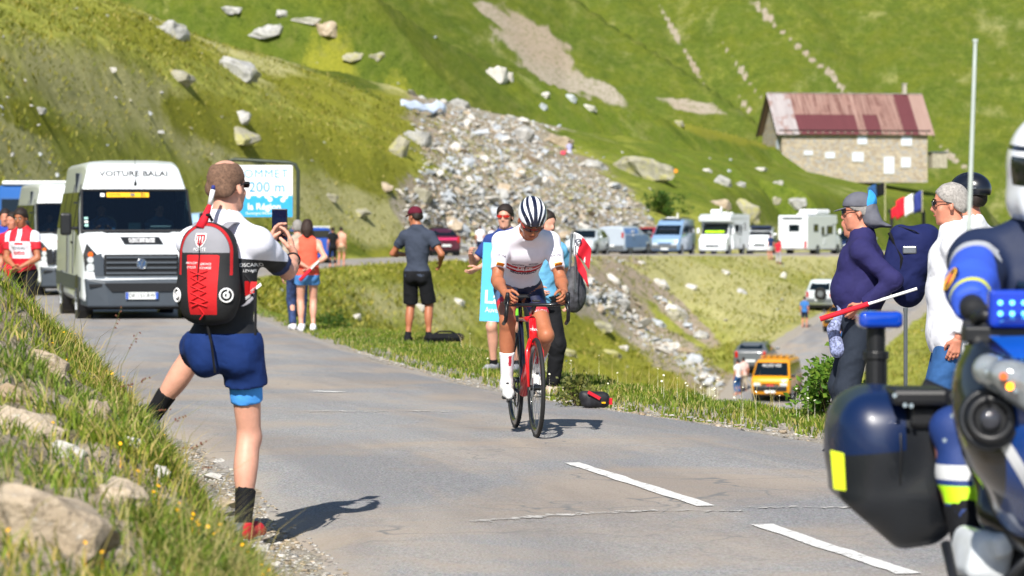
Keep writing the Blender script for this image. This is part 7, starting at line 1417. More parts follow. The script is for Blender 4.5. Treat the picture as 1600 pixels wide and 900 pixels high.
# spectator with flags behind the cyclist
p = spot(846, 28.4); m = Man('person', 'spectator in black trousers and a pale blue shirt standing behind the cyclist', p, PI + .5, 1.62, lean=.06, head=(.2, .2, 0), hr=(.15, .15, .95), hl=(-.26, .02, .86), er=(.6, -.8, -.2), el=(-.9, -.6, 0), fr=(.10, 0, .075), fl=(-.10, .02, .075), skin=SKP, res=.014); m.shirt(cloth('cloth_paleblue', '#6fb4dc'), .6, .014, .05, loose=.02); m.trousers(BLK, 1.93, .014, .022); m.shoes(cloth('shoe_pale', '#c9b8a8'), SOLE); m.hair(M_('hair_dark'))
o = thing('mesh_bag', 'black and white mesh bag with metal tubes beside the cyclist', 'bag', W(897, 455, 28.0), .2); sobj('bag', [ell((0, 0, -.02), (.11, .09, .17)), ell((0, 0, .12), (.07, .06, .1))], mat('bag_mesh', '#3a3a40', rough=.6, var=.95, vs=26), o, .012); MB().tube([(-.05, 0, .05), (-.02, 0, .5)], .012, 6).build('tube', M_('steel'), o); MB().tube([(.03, 0, .05), (.02, 0, .46)], .012, 6).build('tube', M_('steel'), o)
def cloth_flag(parent, A, B, wdir, wlen, m, name='flag_cloth', n=8, sag=.05, amp=.03, seed=0):
    A, B = Vector(A), Vector(B); w_ = Vector(wdir).normalized() * wlen; vs = []
    for i in range(n + 1):
        for j in range(n + 1):
            u, v = i / n, j / n; p = A.lerp(B, v) + w_ * u; p += Vector((0, amp * math.sin(u * 6 + v * 3 + seed), -sag * u * u)); vs.append(tuple(p))
    f = [(i * (n + 1) + j, (i + 1) * (n + 1) + j, (i + 1) * (n + 1) + j + 1, i * (n + 1) + j + 1) for i in range(n) for j in range(n)]; o = mobj(name, vs, f, m, parent, smooth=True); q = o.modifiers.new('t', 'SOLIDIFY'); q.thickness = .004; return o
o = thing('supporter_flag', 'red and white supporter flag furled beside the cyclist left arm', 'flag', W(902, 372, 27.9), 0); MB().tube([(-.02, 0, .04), (-.02, 0, -.45)], .006, 5).build('stick', M_('steel'), o); cloth_flag(o, (-.03, 0, .05), (-.03, 0, -.16), (1, 0, -.1), .10, M_('flag_white'), seed=1); q = cloth_flag(o, (.02, -.01, .03), (.0, -.01, -.15), (1, 0, -.75), .13, M_('flag_red'), seed=2, amp=.02); MB().ring((.01, -.05, -.03), (0, 1, 0), .022, .006, 14, 5).build('emblem', NAV, o)
o = thing('supporter_flag', 'second red flag hanging below the red and white one beside the cyclist', 'flag', W(903, 402, 27.8), 0); MB().tube([(-.02, 0, .1), (-.02, 0, -.3)], .006, 5).build('stick', M_('steel'), o); cloth_flag(o, (-.02, 0, .03), (.0, 0, -.12), (1, 0, -1.1), .14, M_('flag_red'), seed=4, amp=.02)
# bag in the grass
o = thing('tool_bag', 'red and black bag lying in the verge grass right of the cyclist', 'bag', spot(930, 25.6, .02), .3); sobj('bag_body', [rbox((0, 0, .09), (.22, .16, .13), None, .05), rbox((-.07, 0, .12), (.12, .10, .08), None, .03)], mat('bag_dark', '#1c1d22', rough=.6, var=.8, vs=18), o, .012, (), .002); MB().box((-.04, -.09, .13), (.11, .02, .025), Matrix.Rotation(.5, 3, 'Y')).build('strap', M_('flag_red'), o); MB().box((.10, -.09, .08), (.02, .02, .05)).build('buckle', M_('flag_red'), o); MB().box((.04, -.09, .07), (.03, .01, .012)).build('label_patch', M_('yellow_print'), o)
# men at the right
RGT = []
p = Vector(((1344 - 800) * 20.5 / FPX, 20.5, 0)); p.z = float(gz(p.x, p.y))
nv = Man('person', 'elderly man in grey neck flap cap and navy jacket holding a stick', p, PI / 2 - .12, 1.68, lean=-.03, head=(.02, .10, 0), hr=(.15, .05, .93), hl=(-.22, -.02, 1.0), er=(.2, -1, -.3), el=(-.3, -1, -.2), fr=(.10, .04, .08), fl=(-.10, -.04, .08), skin=SKR, res=.0125, belly=.75, build=1.06)
NJ = cloth('jacket_navy', '#2a2858'); nv.shirt(NJ, 1.93, .014, .10, loose=.014, wr=.0038); nv.trousers(cloth('trouser_slate', '#272e3a'), 1.95, .012, .024, wr=.005); nv.shoes(BLK, SOLE); nv.hair(M_('hair_grey')); nv.shades(LENS); nv.face(eye=False); nv.collar(NJ, .062, .03)
GC = cloth('cap_grey', '#62636c'); nv.cap(GC); k = 1.74 / 1.76; sobj('neck_flap', [ell(nv.hp(0, -.075, -.005), np.array((.082, .062, .105)) * k, nv.HR, .02), cone(nv.hp(-.05, -.10, -.06), nv.hp(.05, -.10, -.06), .05, None, .03), ell(nv.hp(0, -.135, -.085), (.085, .085, .018), nv.HR @ rotmat(0, -.35, 0), .03)], GC, nv.t, .010, [(nv.hp(0, .01, 0), nv.HR @ np.array((0, 1., 0)))], .0015, 40)
sobj('headband', [ell(nv.hp(0, -.06, .075), np.array((.080, .074, .082)) * k, nv.HR, .02)], cloth('cloth_azure', '#3a9be0'), nv.t, .01, [(nv.hp(0, -.045, 0), nv.HR @ np.array((0, 1., .3)))])
sobj('tied_shirt', [cone(nv.pel + np.array((-.06, .09, .13)), nv.pel + np.array((-.10, .17, -.04)), .022, .035, .03), cone(nv.pel + np.array((-.10, .17, -.04)), nv.pel + np.array((-.12, .14, -.17)), .035, .05, .03), cone(nv.pel + np.array((-.17, -.02, .10)), nv.pel + np.array((-.06, .12, .12)), .03, None, .03)], None or (lambda: (lambda m_: m_)(mat('plaid', '#8088ac', rough=.85, var=1.0, vs=55)))(), nv.t, .011, (), .004, 30)
bpk = thing('rucksack', 'navy rucksack on the back of the man in the grey neck flap cap', 'backpack', p, PI / 2 - .12); c = nv.chest + np.array((0, -.27, -.06)); o = sobj('bag', [rbox(c, (.32, .26, .40), rotmat(0, -.25, 0), .07, .05), ell(c + np.array((0, -.10, .02)), (.15, .13, .20), rotmat(0, -.35, 0), .06), ell(c + np.array((0, -.02, -.20)), (.13, .11, .12), None, .06)], cloth('ruck_navy', '#171f4e'), bpk, .011, (), .002, 22)
MB().tube([(-.14, c[1] + .10, c[2] + .16), (-.155, c[1] + .02, c[2]), (-.14, c[1] + .04, c[2] - .18)], .012, 6).build('compression_strap', BLK, bpk); MB().box((-.165, c[1] - .03, c[2] + .05), (.02, .09, .05)).build('logo_tab', M_('steel'), bpk, bevel=.008); MB().tube([(-.12, c[1] - .14, c[2] + .12), (-.165, c[1] - .06, c[2] + .17), (-.13, c[1] + .04, c[2] + .20)], .004, 5).build('zip', BLK, bpk); n_ = Vector((1, 0, 0)); lettering('A', .04, M_('steel'), bpk, (.0, c[1] - .05, c[2] + .06), (0, 1, 0), (0, 0, 1), onto=None).location = (.172, 0, 0)
h_ = nv.wl; st2 = thing('supporter_stick', 'red and white telescopic stick held by the man in navy', 'stick', p, PI / 2 - .12); a = np.array(h_) + np.array((-.05, .06, -.02)); d = nrm((.03, -1, .32)); MB().cyl(tuple(a - d * .22), tuple(a + d * .10), .017, 10).build('grip', M_('flag_red'), st2); MB().cyl(tuple(a + d * .10), tuple(a + d * .42), .010, 10).build('shaft', M_('flag_white'), st2)
# his companion behind
p = Vector(((1322 - 800) * 22.3 / FPX, 22.3, 0)); p.z = float(gz(p.x, p.y)) ; m = Man('person', 'spectator in dark clothes and rolled jeans hidden behind the man in navy', Vector(((1340 - 800) * 22.6 / FPX, 22.6, float(gz(2.4, 22.6)))), PI / 2, 1.55, skin=SKR, res=.016); m.shirt(cloth('cloth_dark_blue', '#171c38'), 1.9, .014, .10, loose=.02); m.trousers(DEN, 1.7, .01, .016); m.shoes(BLK, SOLE); m.hair(M_('hair_dark')); m.socks(WH, .8)
# white shirt man
p = Vector(((1490 - 800) * 18.9 / FPX, 18.9, 0)); p.z = float(gz(p.x, p.y)) 
wm = Man('person', 'grey haired man in a loose white shirt and jeans, sunglasses on', p, PI / 2 - .10, 1.73, lean=-.01, head=(.0, .06, 0), hr=(.17, .0, .86), hl=(-.22, -.02, .86), er=(.3, -1, -.3), fr=(.10, .0, .08), fl=(-.10, .0, .08), skin=SKR, res=.0125, belly=.35, build=1.05); wm.shirt(WH, 1.9, .020, .15, loose=.020, wr=.0045, flare=.03); wm.trousers(DEN, 1.95, .012, .02, wr=.003); wm.shoes(BLK, SOLE); wm.hair(mat('hair_silver', '#9a9590', rough=.75, var=.4, vs=60, bmp=.8, bs=120), inf=.006); wm.shades(LENS); wm.face(eye=False); wm.collar(WH, .060, .026)
# black helmet cyclist
p = Vector(((1516 - 800) * 19.9 / FPX, 19.9, 0)); p.z = float(gz(p.x, p.y)) 
hc = Man('person', 'cyclist spectator in a black helmet and white jersey turned away from the camera', p, .70, 1.765, lean=-.02, head=(.25, .02, 0), skin=SKR, res=.0125); hc.shirt(WH, .8, .010, .06, loose=.01); hc.trousers(BLK, .9, .006, .008); hc.shoes(WH, SOLE); hc.hair(M_('hair_dark')); hc.collar(cloth('collar_grey', '#b8bac4'), .060, .026)
k = 1.8 / 1.76; R = hc.HR; P_ = [ell(hc.hp(0, -.015, .055), np.array((.102, .135, .108)) * k, R, .02)]
for x_ in (.0, .045, -.045, .085, -.085): P_.append(cone(hc.hp(x_, .11, .09), hc.hp(x_ * .9, -.06, .182), .010, .008, .008, sub=True))
for q in (-1, 1): P_.append(cone(hc.hp(q * .115, .05, .075), hc.hp(q * .10, -.09, .10), .010, .012, .008, sub=True)); P_.append(cone(hc.hp(q * .118, .0, .105), hc.hp(q * .10, -.10, .135), .008, .008, .008, sub=True))
sobj('helmet', P_, mat('helmet_black', '#12151f', rough=.28, coat=.6), hc.t, .0055, [(hc.hp(0, 0, .030), R @ np.array((0, .10, -1.)))])
for q in (-1, 1): MB().tube([Vector(hc.hp(q * .085, .02, .04)), Vector(hc.hp(q * .076, .03, -.05)), Vector(hc.hp(0, .06, -.125))], .005, 5).build('helmet_strap', BP, hc.t); MB().tube([Vector(hc.hp(q * .103, -.02, .060)), Vector(hc.hp(q * .085, -.10, .062))], .0035, 5).build('helmet_stripe', M_('steel'), hc.t)
# men at the left
p = at(38, 43.2); p.z = -.25; lm = Man('person', 'man in a red and white cycling jersey with hands clasped at the left edge', p, PI - .35, 1.78, lean=.08, head=(.05, .28, 0), hr=(.02, .24, 1.02), hl=(-.06, .23, 1.01), er=(1, -.4, -.4), el=(-1, -.4, -.4), skin=SKT, res=.014, build=1.05)
JR = lm.shirt(zoned('jersey_red_white', '#e2e2ea', [('top', '#d0182c'), ('low', '#d0182c'), ('mid', '#d0182c')]), .62, .010, .10, loose=.014, zones=dict(top=lambda x, y, z: np.where(np.abs(x) < .16, .5, -1) * np.where((z > lm.chest[2] - .085) & (np.abs(x) > .035), 1, -1) * np.where(np.abs(x) < .16, 1, 1), low=lambda x, y, z: np.where(np.abs(x) < .25, lm.waist[2] - .02 - z, -1.), mid=lambda x, y, z: np.where((y > .03) & (np.abs(x) < .07), .014 - np.abs(z - lm.chest[2] + .115), -1.))); jb = bvh_of(JR); lettering('SOUDAL', .05, NAV, lm.t, lm.chest + np.array((0, .3, -.175)), (-1, 0, 0), (0, 0, 1), onto=jb, off=.006); lettering('lotto', .085, M_('red_print'), lm.t, lm.chest + np.array((0, .3, -.235)), (-1, 0, 0), (0, 0, 1), onto=jb, off=.006, bold=.002)
lm.trousers(BLK, 1.9, .012, .02); lm.shoes(BLK, SOLE); lm.hair(M_('hair_dark'), inf=.012); lm.face()
p = at(8, 46); p.z = -.25; m = Man('person', 'person in a bright blue jacket with orange trim at the far left edge', p, PI - .2, 1.76, head=(.3, .1, 0), hr=(.2, .25, 1.1), skin=SKR, res=.016); m.shirt(zoned('jacket_blue', '#1f3fae', [('o', '#f09a20')]), 1.9, .018, .10, loose=.02, zones=dict(o=lambda x, y, z: .03 - np.abs(x + .14))); m.trousers(cloth('cloth_orange', '#d8761c'), 1.9, .012, .02); m.shoes(BLK, SOLE); m.hair(M_('hair_dark'))
p = at(22, 44.6); p.z = -.25; m = Man('person', 'person with a red sleeve just behind the man in the red and white jersey', p, PI - .3, 1.72, head=(-.2, .1, 0), skin=SKR, res=.016); m.shirt(M_('flag_red'), .7, .014, .10); m.trousers(BLK, 1.9, .012, .02); m.shoes(BLK, SOLE); m.hair(M_('hair_dark'))
# people inside the vans
for vx, vt, nm, cc, hy_ in ((.5, van1, 'driver in a light blue shirt behind the wheel of the sweeper van', '#6a93c8', 0), (-.5, van1, 'passenger with papers in the cab of the sweeper van', '#55708c', .2), (.5, van2, 'driver of the second white van', '#6d7a90', 0), (-.5, van2, 'passenger of the second white van', '#8c98a8', 0)):
    M3 = Matrix.Rotation(vt.rotation_euler.z, 3, 'Z'); q = vt.location + M3 @ Vector((vx, 5.9 / 2 - 1.98, .55)); m = Man('person', nm, q, vt.rotation_euler.z, 1.76, pelvis=(0, 0, .58), lean=-.08, head=(hy_, .15, 0), hr=(.12, .42, .98) if vx > 0 else (.1, .35, .8), hl=(-.12, .42, .98) if vx > 0 else (-.1, .35, .8), fr=(.15, .62, .12), fl=(-.15, .62, .12), skin=SKR, res=.02); m.shirt(cloth('cloth' + cc, cc), .7, .012, .05); m.trousers(NVY, 1.9, .012, .02); m.hair(M_('hair_dark'))
# small figures far away
def tiny(px, Y, label, top, low, rz=0, h=1.72, sk=SKR, leg=.6, hair='hair_dark', sleeve=.6, dz=0, pelvis=None, **kw):
    p = spot(px, Y, dz); m = Man('person', label, p, rz, h, skin=sk, res=.026, pelvis=pelvis, **kw); m.shirt(top, sleeve, .016, .05, loose=.02, wr=0); m.trousers(low, leg, .014, .02, wr=0); m.hair(M_(hair)); return m
RDC = cloth('cloth_red', '#c0283a'); tiny(750, 172, 'person in white t-shirt and dark shorts seen from behind', WH, cloth('cloth_navy2', '#1a2745'), .1, leg=.8); tiny(769, 174, 'person in white with a pale bag beside the far road', WH, NVY, .4, h=1.62); tiny(779, 171, 'person in a red top walking on the far road beside the cyclist', RDC, NVY, .2, h=1.68)
tiny(520, 140, 'person in black standing by the round bush', BLK, BLK, .3, leg=1.8); tiny(533, 143, 'bare chested person beside the one in black by the bush', SKP, cloth('cloth_sand', '#9a8a6a'), -.3)
tiny(1204, 214, 'person in a blue top and white shorts between the motorhomes', cloth('cloth_dkblue', '#23355e'), WH, .5); tiny(1216, 213, 'person in a red top standing at the back of the big motorhome', RDC, cloth('cloth_greyl', '#a8a8b0'), -.4, h=1.62, leg=1.8)
tiny(1257, 182, 'person in a blue shirt walking along the edge of the lower road', cloth('cloth_sky2', '#3a6fb0'), cloth('cloth_navy2', '#1a2745'), -.3, leg=.8, h=1.75); tiny(1153, 155, 'person in white with blue trousers beside the grey estate car', cloth('cloth_white2', '#d8d4d0'), DEN, .6, leg=1.8); tiny(1162, 156, 'person in pale pink leaning by the grey estate car', cloth('cloth_pink', '#d8b8b0'), cloth('cloth_cream', '#c8bca8'), .3, leg=1.8, h=1.66)
p = hit(890, 244, 150, 330); 
if p is not None: m = Man('person', 'person in pale clothes sitting near the top of the scree', (p.x, p.y, p.z + .1), .5, 1.72, pelvis=(0, 0, .25), lean=.1, fr=(.1, .55, .05), fl=(-.1, .55, .05), hr=(.15, .4, .45), hl=(-.15, .4, .45), res=.026); m.shirt(cloth('cloth_lilac', '#a8a8cc'), .7, .016, .05, wr=0); m.trousers(WH, 1.8, .014, .02, wr=0); m.hair(M_('hair_dark')); o = thing('small_bag', 'pink bag beside the person sitting on the scree', 'bag', (p.x - .5, p.y - .2, p.z + .1)); MB().box((0, 0, .15), (.4, .3, .3)).build('bag_body', mat('bag_pink', '#e04a60', rough=.8), o, bevel=.08); MB().tube([(-.1, 0, .3), (0, 0, .4), (.1, 0, .3)], .02, 5).build('handle', BLK, o)
# people and flags at the junction behind the men at the right
tiny(1437, 262, 'person in a white hat and white top under the black canopy frame', WH, BLK, .4, hair='hair_grey'); tiny(1449, 258, 'person in a pale blue top at the right post of the black canopy frame', cloth('cloth_paleblue', '#6fb4dc'), NVY, -.4); tiny(1427, 266, 'person in dark clothes under the black canopy frame', BLK, BLK, .2, leg=1.8)
p = at(1418, 268); g = thing('canopy_frame', 'black canopy frame with flags on it beside the far junction', 'canopy', p, 0); s_ = 268 / FPX
z0 = 0; zt = EYE + (HZN - 330) * s_ - p.z
for x in (-25, 25): MB().box((x * s_, 0, zt / 2), (.28, .28, zt)).build('post', BP, g)
MB().box((0, 0, zt), (52 * s_, .3, .3)).build('beam', BP, g); MB().box((0, 2, zt), (52 * s_, .3, .3)).build('beam', BP, g)
def pole_flag(px, py0, py1, Y, label, cols, wd, hgt, dirx=-1, name='flag'):
    a = W(px, py1, Y); b = W(px, py0, Y); o = thing(name, label, 'flag', a); MB().cyl((0, 0, 0), (0, 0, b.z - a.z), .04 * Y / 250, 6).build('pole', mat('pole_pale', '#b9b48c', rough=.5), o); s_ = Y / FPX; zt = b.z - a.z; n = len(cols)
    for i, c in enumerate(cols): cloth_flag(o, (dirx * wd * s_ * i / n, 0, zt - i * wd * s_ * .12), (dirx * wd * s_ * i / n, 0, zt - hgt * s_ - i * wd * s_ * .12), (dirx, 0, -.12 * n), wd * s_ / n, c, sag=.15, amp=.12, seed=i * 2., n=6)
pole_flag(1383, 284, 345, 262, 'dark pennant on a pale pole above the cap of the man in navy', [BLK, DEN], 27, 20); pole_flag(1441, 297, 332, 266, 'french tricolour flag flying from the black canopy frame', [M_('flag_blue'), M_('flag_white'), M_('flag_red')], 42, 30); pole_flag(1426, 312, 334, 267, 'black flag with white and red print behind the tricolour', [BLK, M_('flag_white'), M_('flag_red')], 34, 16)
# region sign
sg_ = thing('region_sign', 'blue and white summit sign in a grey tube frame behind the man filming', 'sign', at(409, 60), -.05); sg_.location.z = -.5; z0 = -.5; s_ = 60 / FPX; TB = mat('frame_dark', '#3c4438', rough=.5, metal=.3)
hz_ = EYE + (HZN - 249) * s_ + .5; wd = 57 * s_; MB().tube([(-wd, 0, 0), (-wd, 0, hz_ - .16), (-wd + .05, 0, hz_ - .04), (-wd + .17, 0, hz_), (wd - .17, 0, hz_ - .06), (wd - .05, 0, hz_ - .10), (wd, 0, hz_ - .22), (wd, 0, 0)], .035, 8).build('tube_frame', TB, sg_, smooth=True)
bz0 = EYE + (HZN - 339) * s_ + .5; bz1 = EYE + (HZN - 258) * s_ + .5; MB().box((0, .0, (bz0 + bz1) / 2), (97 * s_, .02, bz1 - bz0)).build('banner', M_('white_print'), sg_)
lb = MB().box((0, -.014, bz0 + .20), (97 * s_, .006, .40)).build('banner_lower', mat('banner_blue', '#2aa0d4', rough=.6), sg_)
for x, z in ((-.42, .40), (-.25, .385), (-.05, .41), (.10, .39), (.27, .41), (.45, .38), (.16, .33), (.40, .32)): MB().cyl((x, -.016, bz0 + z), (x, -.020, bz0 + z), .045, 14).build('banner_dot', M_('white_print'), sg_)
lettering('SOMMET', .225, M_('blue_print'), sg_, (.02, -.014, bz1 - .17), (1, 0, 0), (0, 0, 1), bold=0, sx=1.0, space=1.12); lettering('200 m', .27, M_('blue_print'), sg_, (.10, -.014, bz1 - .42), (1, 0, 0), (0, 0, 1), bold=.002); lettering('la Région', .17, M_('white_print'), sg_, (.05, -.020, bz0 + .19), (1, 0, 0), (0, 0, 1), bold=.004); lettering('Auvergne-Rhône-Alpes', .075, M_('white_print'), sg_, (.05, -.020, bz0 + .07), (1, 0, 0), (0, 0, 1))
o = thing('tape_streamer', 'white tape fluttering from the left post of the region sign', 'streamer', W(352, 298, 59.8)); cloth_flag(o, (0, 0, 0), (.02, 0, -.1), (-1, 0, -.9), .42, M_('flag_white'), seed=2, amp=.04, n=8)
o = thing('marker_post', 'thin grey roadside post behind the blue beacon', 'post', at(1415, 25)); zt = EYE + (HZN - 487) * 25 / FPX - o.location.z; MB().cyl((0, 0, -.1), (0, 0, zt), .016, 8).build('post', M_('steel'), o); MB().cyl((0, 0, zt), (0, 0, zt + .03), .019, 8).build('cap', M_('steel'), o)
# orange waymark on the slab
p = hit(1052, 277, 200, 330)
if p is not None: o = thing('waymark', 'orange waymark painted on the huge sloping slab', 'sign', p + Vector((0, -2.6, .5))); MB().box((0, 0, 0), (.42, .05, .30)).build('paint', mat('waymark_orange', '#e89020', rough=.8), o)
# ================================================================ POLICE MOTORCYCLE
MY = 9.6; mo = thing('police_motorcycle', 'blue and black police motorcycle with a big side pannier cropped by the right edge', 'motorcycle', (1.62, MY, 0), 0)
def L_(px, py, Y): v = W(px, py, Y); return np.array((v.x - 1.62, v.y - MY, v.z))
NBL = mat('police_navy', '#0a2a5e', rough=.22, var=.03, vs=2, coat=.8); PBK = mat('pannier_black', '#1a1d22', rough=.42, var=.08, vs=5, bmp=.1, bs=160); ROY = mat('police_royal', '#0f4fb4', rough=.25, coat=.7, var=.03)
c = L_(1392, 722, 9.95); u = 9.95 / FPX
sh = [rbox(c + np.array((.005, 0, .02)), (.37, .52, .40), rotmat(0, 0, .0), .10, .05), rbox(c + np.array((.05, 0, -.13)), (.24, .46, .24), rotmat(0, 0, -.15), .09, .06), ell(c + np.array((-.05, 0, .06)), (.150, .27, .175), None, .06)]
cut = [(c + np.array((-.13, 0, -.14)), (-1, 0, -1.15)), (c + np.array((.178, 0, 0)), (1, 0, 0.05))]
pz = dict(lid=lambda x, y, z: np.minimum((c[0] + .015 - x), (z - c[2] - .055 - .1 * (x - c[0]))))
pn = sobj('pannier', sh, zoned('pannier_two_tone', '#1a1d22', [('lid', '#081e44')], rough=.38, bmp=.04, coat=.25), mo, .010, cut, 0, 0, 0, pz)
sm = MB(); sm.tube([L_(1405, 612, 9.75), L_(1408, 700, 9.66), L_(1406, 780, 9.70), L_(1398, 836, 9.76)], .0035, 5); sm.build('pannier_seam', M_('black_plastic'), pn, smooth=True)
pbv = bvh_of(pn); patch([(-.022, .06), (.018, .05), (.024, -.06), (-.012, -.055)], mat('reflector_yellow', '#c8d81c', rough=.4), pn, L_(1309, 735, 9.4), (1, 0, 0), (0, 0, 1), 'reflector', pbv, .003, 8)
m = MB(); m.box(L_(1432, 618, 9.75), (.17, .24, .05)); m.box(L_(1445, 650, 9.72), (.10, .10, .07)); m.build('pannier_latch', M_('black_plastic'), pn, bevel=.015)
for px, py in ((1398, 618), (1414, 633), (1424, 634)): MB().cyl(tuple(L_(px, py, 9.60)), tuple(L_(px, py, 9.59)), .007, 10).build('rivet', M_('chrome'), pn)
m = MB(); m.tube([L_(1460, 640, 9.8), L_(1480, 700, 9.8), L_(1478, 800, 9.85)], .03, 8); m.tube([L_(1440, 605, 10.0), L_(1520, 640, 10.0)], .03, 8); m.build('pannier_rack', M_('black_plastic'), mo, smooth=True)
# rear beacon on its pole
bc = thing('beacon', 'x', 'x'); bpy.data.objects.remove(bc)
pl = MB(); a = L_(1369, 615, 10.3); b = L_(1369, 556, 10.3); d = L_(1369, 508, 10.3); pl.cyl(a, b, .036, 16); pl.cyl(b, d, .030, 16); pl.cyl(b + np.array((0, 0, -.01)), b + np.array((0, 0, .015)), .042, 16); po = pl.build('beacon_pole', M_('black_plastic'), mo, smooth=False, bevel=.003)
BLG = mat('beacon_blue', '#0b3fae', rough=.12, coat=1, var=.1, spec=.7)
sobj('beacon', [rbox(L_(1374, 499, 10.3), (.142, .13, .054), None, .018, .005)], BLG, po, .006)
# fairing
fc = L_(1678, 650, 8.95)
F_ = [ell(fc, (.33, .30, .30), None, .08), ell(L_(1640, 560, 8.95), (.20, .22, .16), None, .08), cone(L_(1572, 600, 9.0), L_(1720, 760, 9.1), .12, .16, .10), ell(L_(1625, 760, 9.1), (.15, .22, .16), None, .08)]
fz = dict(blue=lambda x, y, z: np.where(z > L_(0, 560, 8.8)[2], (x - L_(1535, 0, 8.8)[0]) - .9 * (L_(0, 500, 8.8)[2] - z) * .9, -1.), blue2=lambda x, y, z: np.where(z < L_(0, 625, 8.8)[2], (x - L_(1560, 0, 8.8)[0]) - .35 * (z - L_(0, 640, 8.8)[2]) * -0.3, -1.), white=lambda x, y, z: np.where(z < L_(0, 640, 8.8)[2], .016 - np.abs((x - L_(1592, 0, 8.8)[0]) + .62 * (z - L_(0, 735, 8.8)[2])), -1.))
fa = sobj('fairing', F_, zoned('fairing_paint', '#15171b', [('blue', '#1656b8'), ('blue2', '#0c3a80'), ('white', '#d8dade')], rough=.22, bmp=0, coat=.8), mo, .011, [(L_(1640, 868, 9.0), (0, 0, -1)), (L_(1640, 515, 9), (0, -.3, 1))], 0, 0, 0, fz)
fb = bvh_of(fa)
hl = sobj('headlight', [cone(L_(1545, 578, 8.72), L_(1640, 625, 8.66), .045, .065, .02), ell(L_(1600, 600, 8.66), (.10, .05, .055), rotmat(0, 0, .45), .02)], mat('headlight_glass', '#93999c', rough=.08, coat=1, var=.35, vs=14, metal=.35), mo, .008)
MB().cyl(tuple(L_(1578, 604, 8.60)), tuple(L_(1578, 604, 8.59)), .010, 12).build('indicator', mat('amber_lit', '#ff9a10', rough=.3, emit='#ff8a10', es=4), hl); MB().cyl(tuple(L_(1568, 588, 8.61)), tuple(L_(1568, 588, 8.60)), .011, 12).build('indicator', M_('orange_lamp'), hl)
for px, py in ((1537, 570), (1541, 580), (1577, 593), (1587, 611)): MB().cyl(tuple(L_(px, py, 8.61)), tuple(L_(px, py, 8.60)), .006, 10).build('bulb', M_('chrome'), hl)
# siren
sc_ = L_(1548, 655, 8.72); m = MB(); m.ring(sc_, (-.2, -1, .1), .055, .014, 28, 8); si = m.build('siren', M_('black_plastic'), mo, smooth=True); MB().cyl(tuple(sc_ + np.array((.01, .05, 0))), tuple(sc_ + np.array((0, .0, 0))), .052, 22).build('siren_horn', BP, si); sobj('siren_cone', [ell(sc_ + np.array((-.002, -.01, 0)), (.030, .018, .030))], mat('siren_grey', '#3a3c44', rough=.3, coat=.4), si, .006)
m = MB(); m.ring(sc_ + np.array((0, .02, 0)), (-.2, -1, .1), .075, .012, 28, 6); m.build('siren_housing', PBK, si, smooth=True)
# blue light bar with lit diodes
lbp = L_(1597, 482, 8.95); lb_ = MB().box(lbp, (.19, .06, .105)).build('light_bar', mat('bar_blue', '#0d38b0', rough=.2, coat=.8), mo, bevel=.012)
for i in range(5):
    for j in range(2): q = lbp + np.array((-.066 + i * .033, -.032, .017 - j * .030)); MB().cyl(tuple(q), tuple(q + np.array((0, -.004, 0))), .0068, 12).build('diode', mat('diode_lit', '#7ac8ff', rough=.3, emit='#55b8ff', es=2.2), lb_)
m = MB(); m.box(L_(1560, 522, 9.0), (.20, .10, .045)); m.tube([L_(1505, 508, 9.15), L_(1560, 512, 9.1), L_(1640, 530, 9.1)], .02, 8); m.build('handlebar', BP, mo, bevel=.008); MB().cyl(tuple(L_(1531, 521, 8.98)), tuple(L_(1531, 521, 8.97)), .008, 12).build('mirror_bolt', M_('chrome'), mo)
m = MB(); m.tube([L_(1508, 540, 9.2), L_(1530, 560, 8.95), L_(1520, 610, 8.85), L_(1545, 640, 8.8)], .006, 6); m.build('brake_hose', BP, mo, smooth=True); m = MB(); m.tube([L_(1512, 560, 9.2), L_(1500, 600, 9.2), L_(1512, 660, 9.15), L_(1540, 720, 9.0)], .007, 6); m.build('cable', BP, mo, smooth=True); MB().prism([L_(1560, 505, 8.9), L_(1700, 480, 8.9), L_(1700, 440, 9.1), L_(1590, 440, 9.1)], (0, -1, .2), .006).build('wind_screen', glass_mat(), mo)
for px, py in ((1488, 650), (1500, 668), (1476, 688), (1522, 606), (1537, 712), (1560, 735)): MB().cyl(tuple(L_(px, py, 9.05)), tuple(L_(px, py, 9.035)), .006, 10).build('bolt', M_('chrome'), mo)
m = MB(); m.tube([L_(1525, 498, 9.05), L_(1540, 492, 9.0), L_(1552, 500, 9.0)], .022, 8); m.build('brake_reservoir', BP, mo, smooth=True)
# engine guard and cylinder
sobj('engine_guard', [rbox(L_(1532, 868, 9.25), (.13, .22, .15), rotmat(.2, 0, .25), .035, .03), rbox(L_(1560, 850, 9.15), (.06, .1, .07), rotmat(.2, 0, -.3), .02, .02)], mat('guard_white', '#c9ced2', rough=.35, coat=.4, var=.15, vs=10), mo, .009); m = MB(); m.tube([L_(1478, 850, 9.3), L_(1490, 905, 9.2), L_(1560, 920, 9.1), L_(1620, 860, 9.0)], .016, 8); m.build('crash_bar', BP, mo, smooth=True)
sobj('engine', [ell(L_(1650, 880, 9.4), (.22, .35, .22)), rbox(L_(1600, 905, 9.3), (.26, .22, .18), None, .04)], mat('engine_dark', '#23262a', rough=.5, var=.5, vs=20, metal=.4), mo, .014); sobj('tank', [ell(L_(1690, 590, 9.6), (.20, .30, .15)), ell(L_(1690, 640, 10.1), (.18, .55, .10))], NBL, mo, .016)
for y, nm in ((-.95, 'front_wheel'), (.65, 'rear_wheel')): m = MB(); m.ring((.05 + .12, y, .31), (1, 0, 0), .26, .06, 32, 8); w1 = m.build(nm, M_('rubber'), mo, smooth=True); MB().cyl((.14, y, .31), (.2, y, .31), .2, 20).build('rim', M_('steel'), w1)
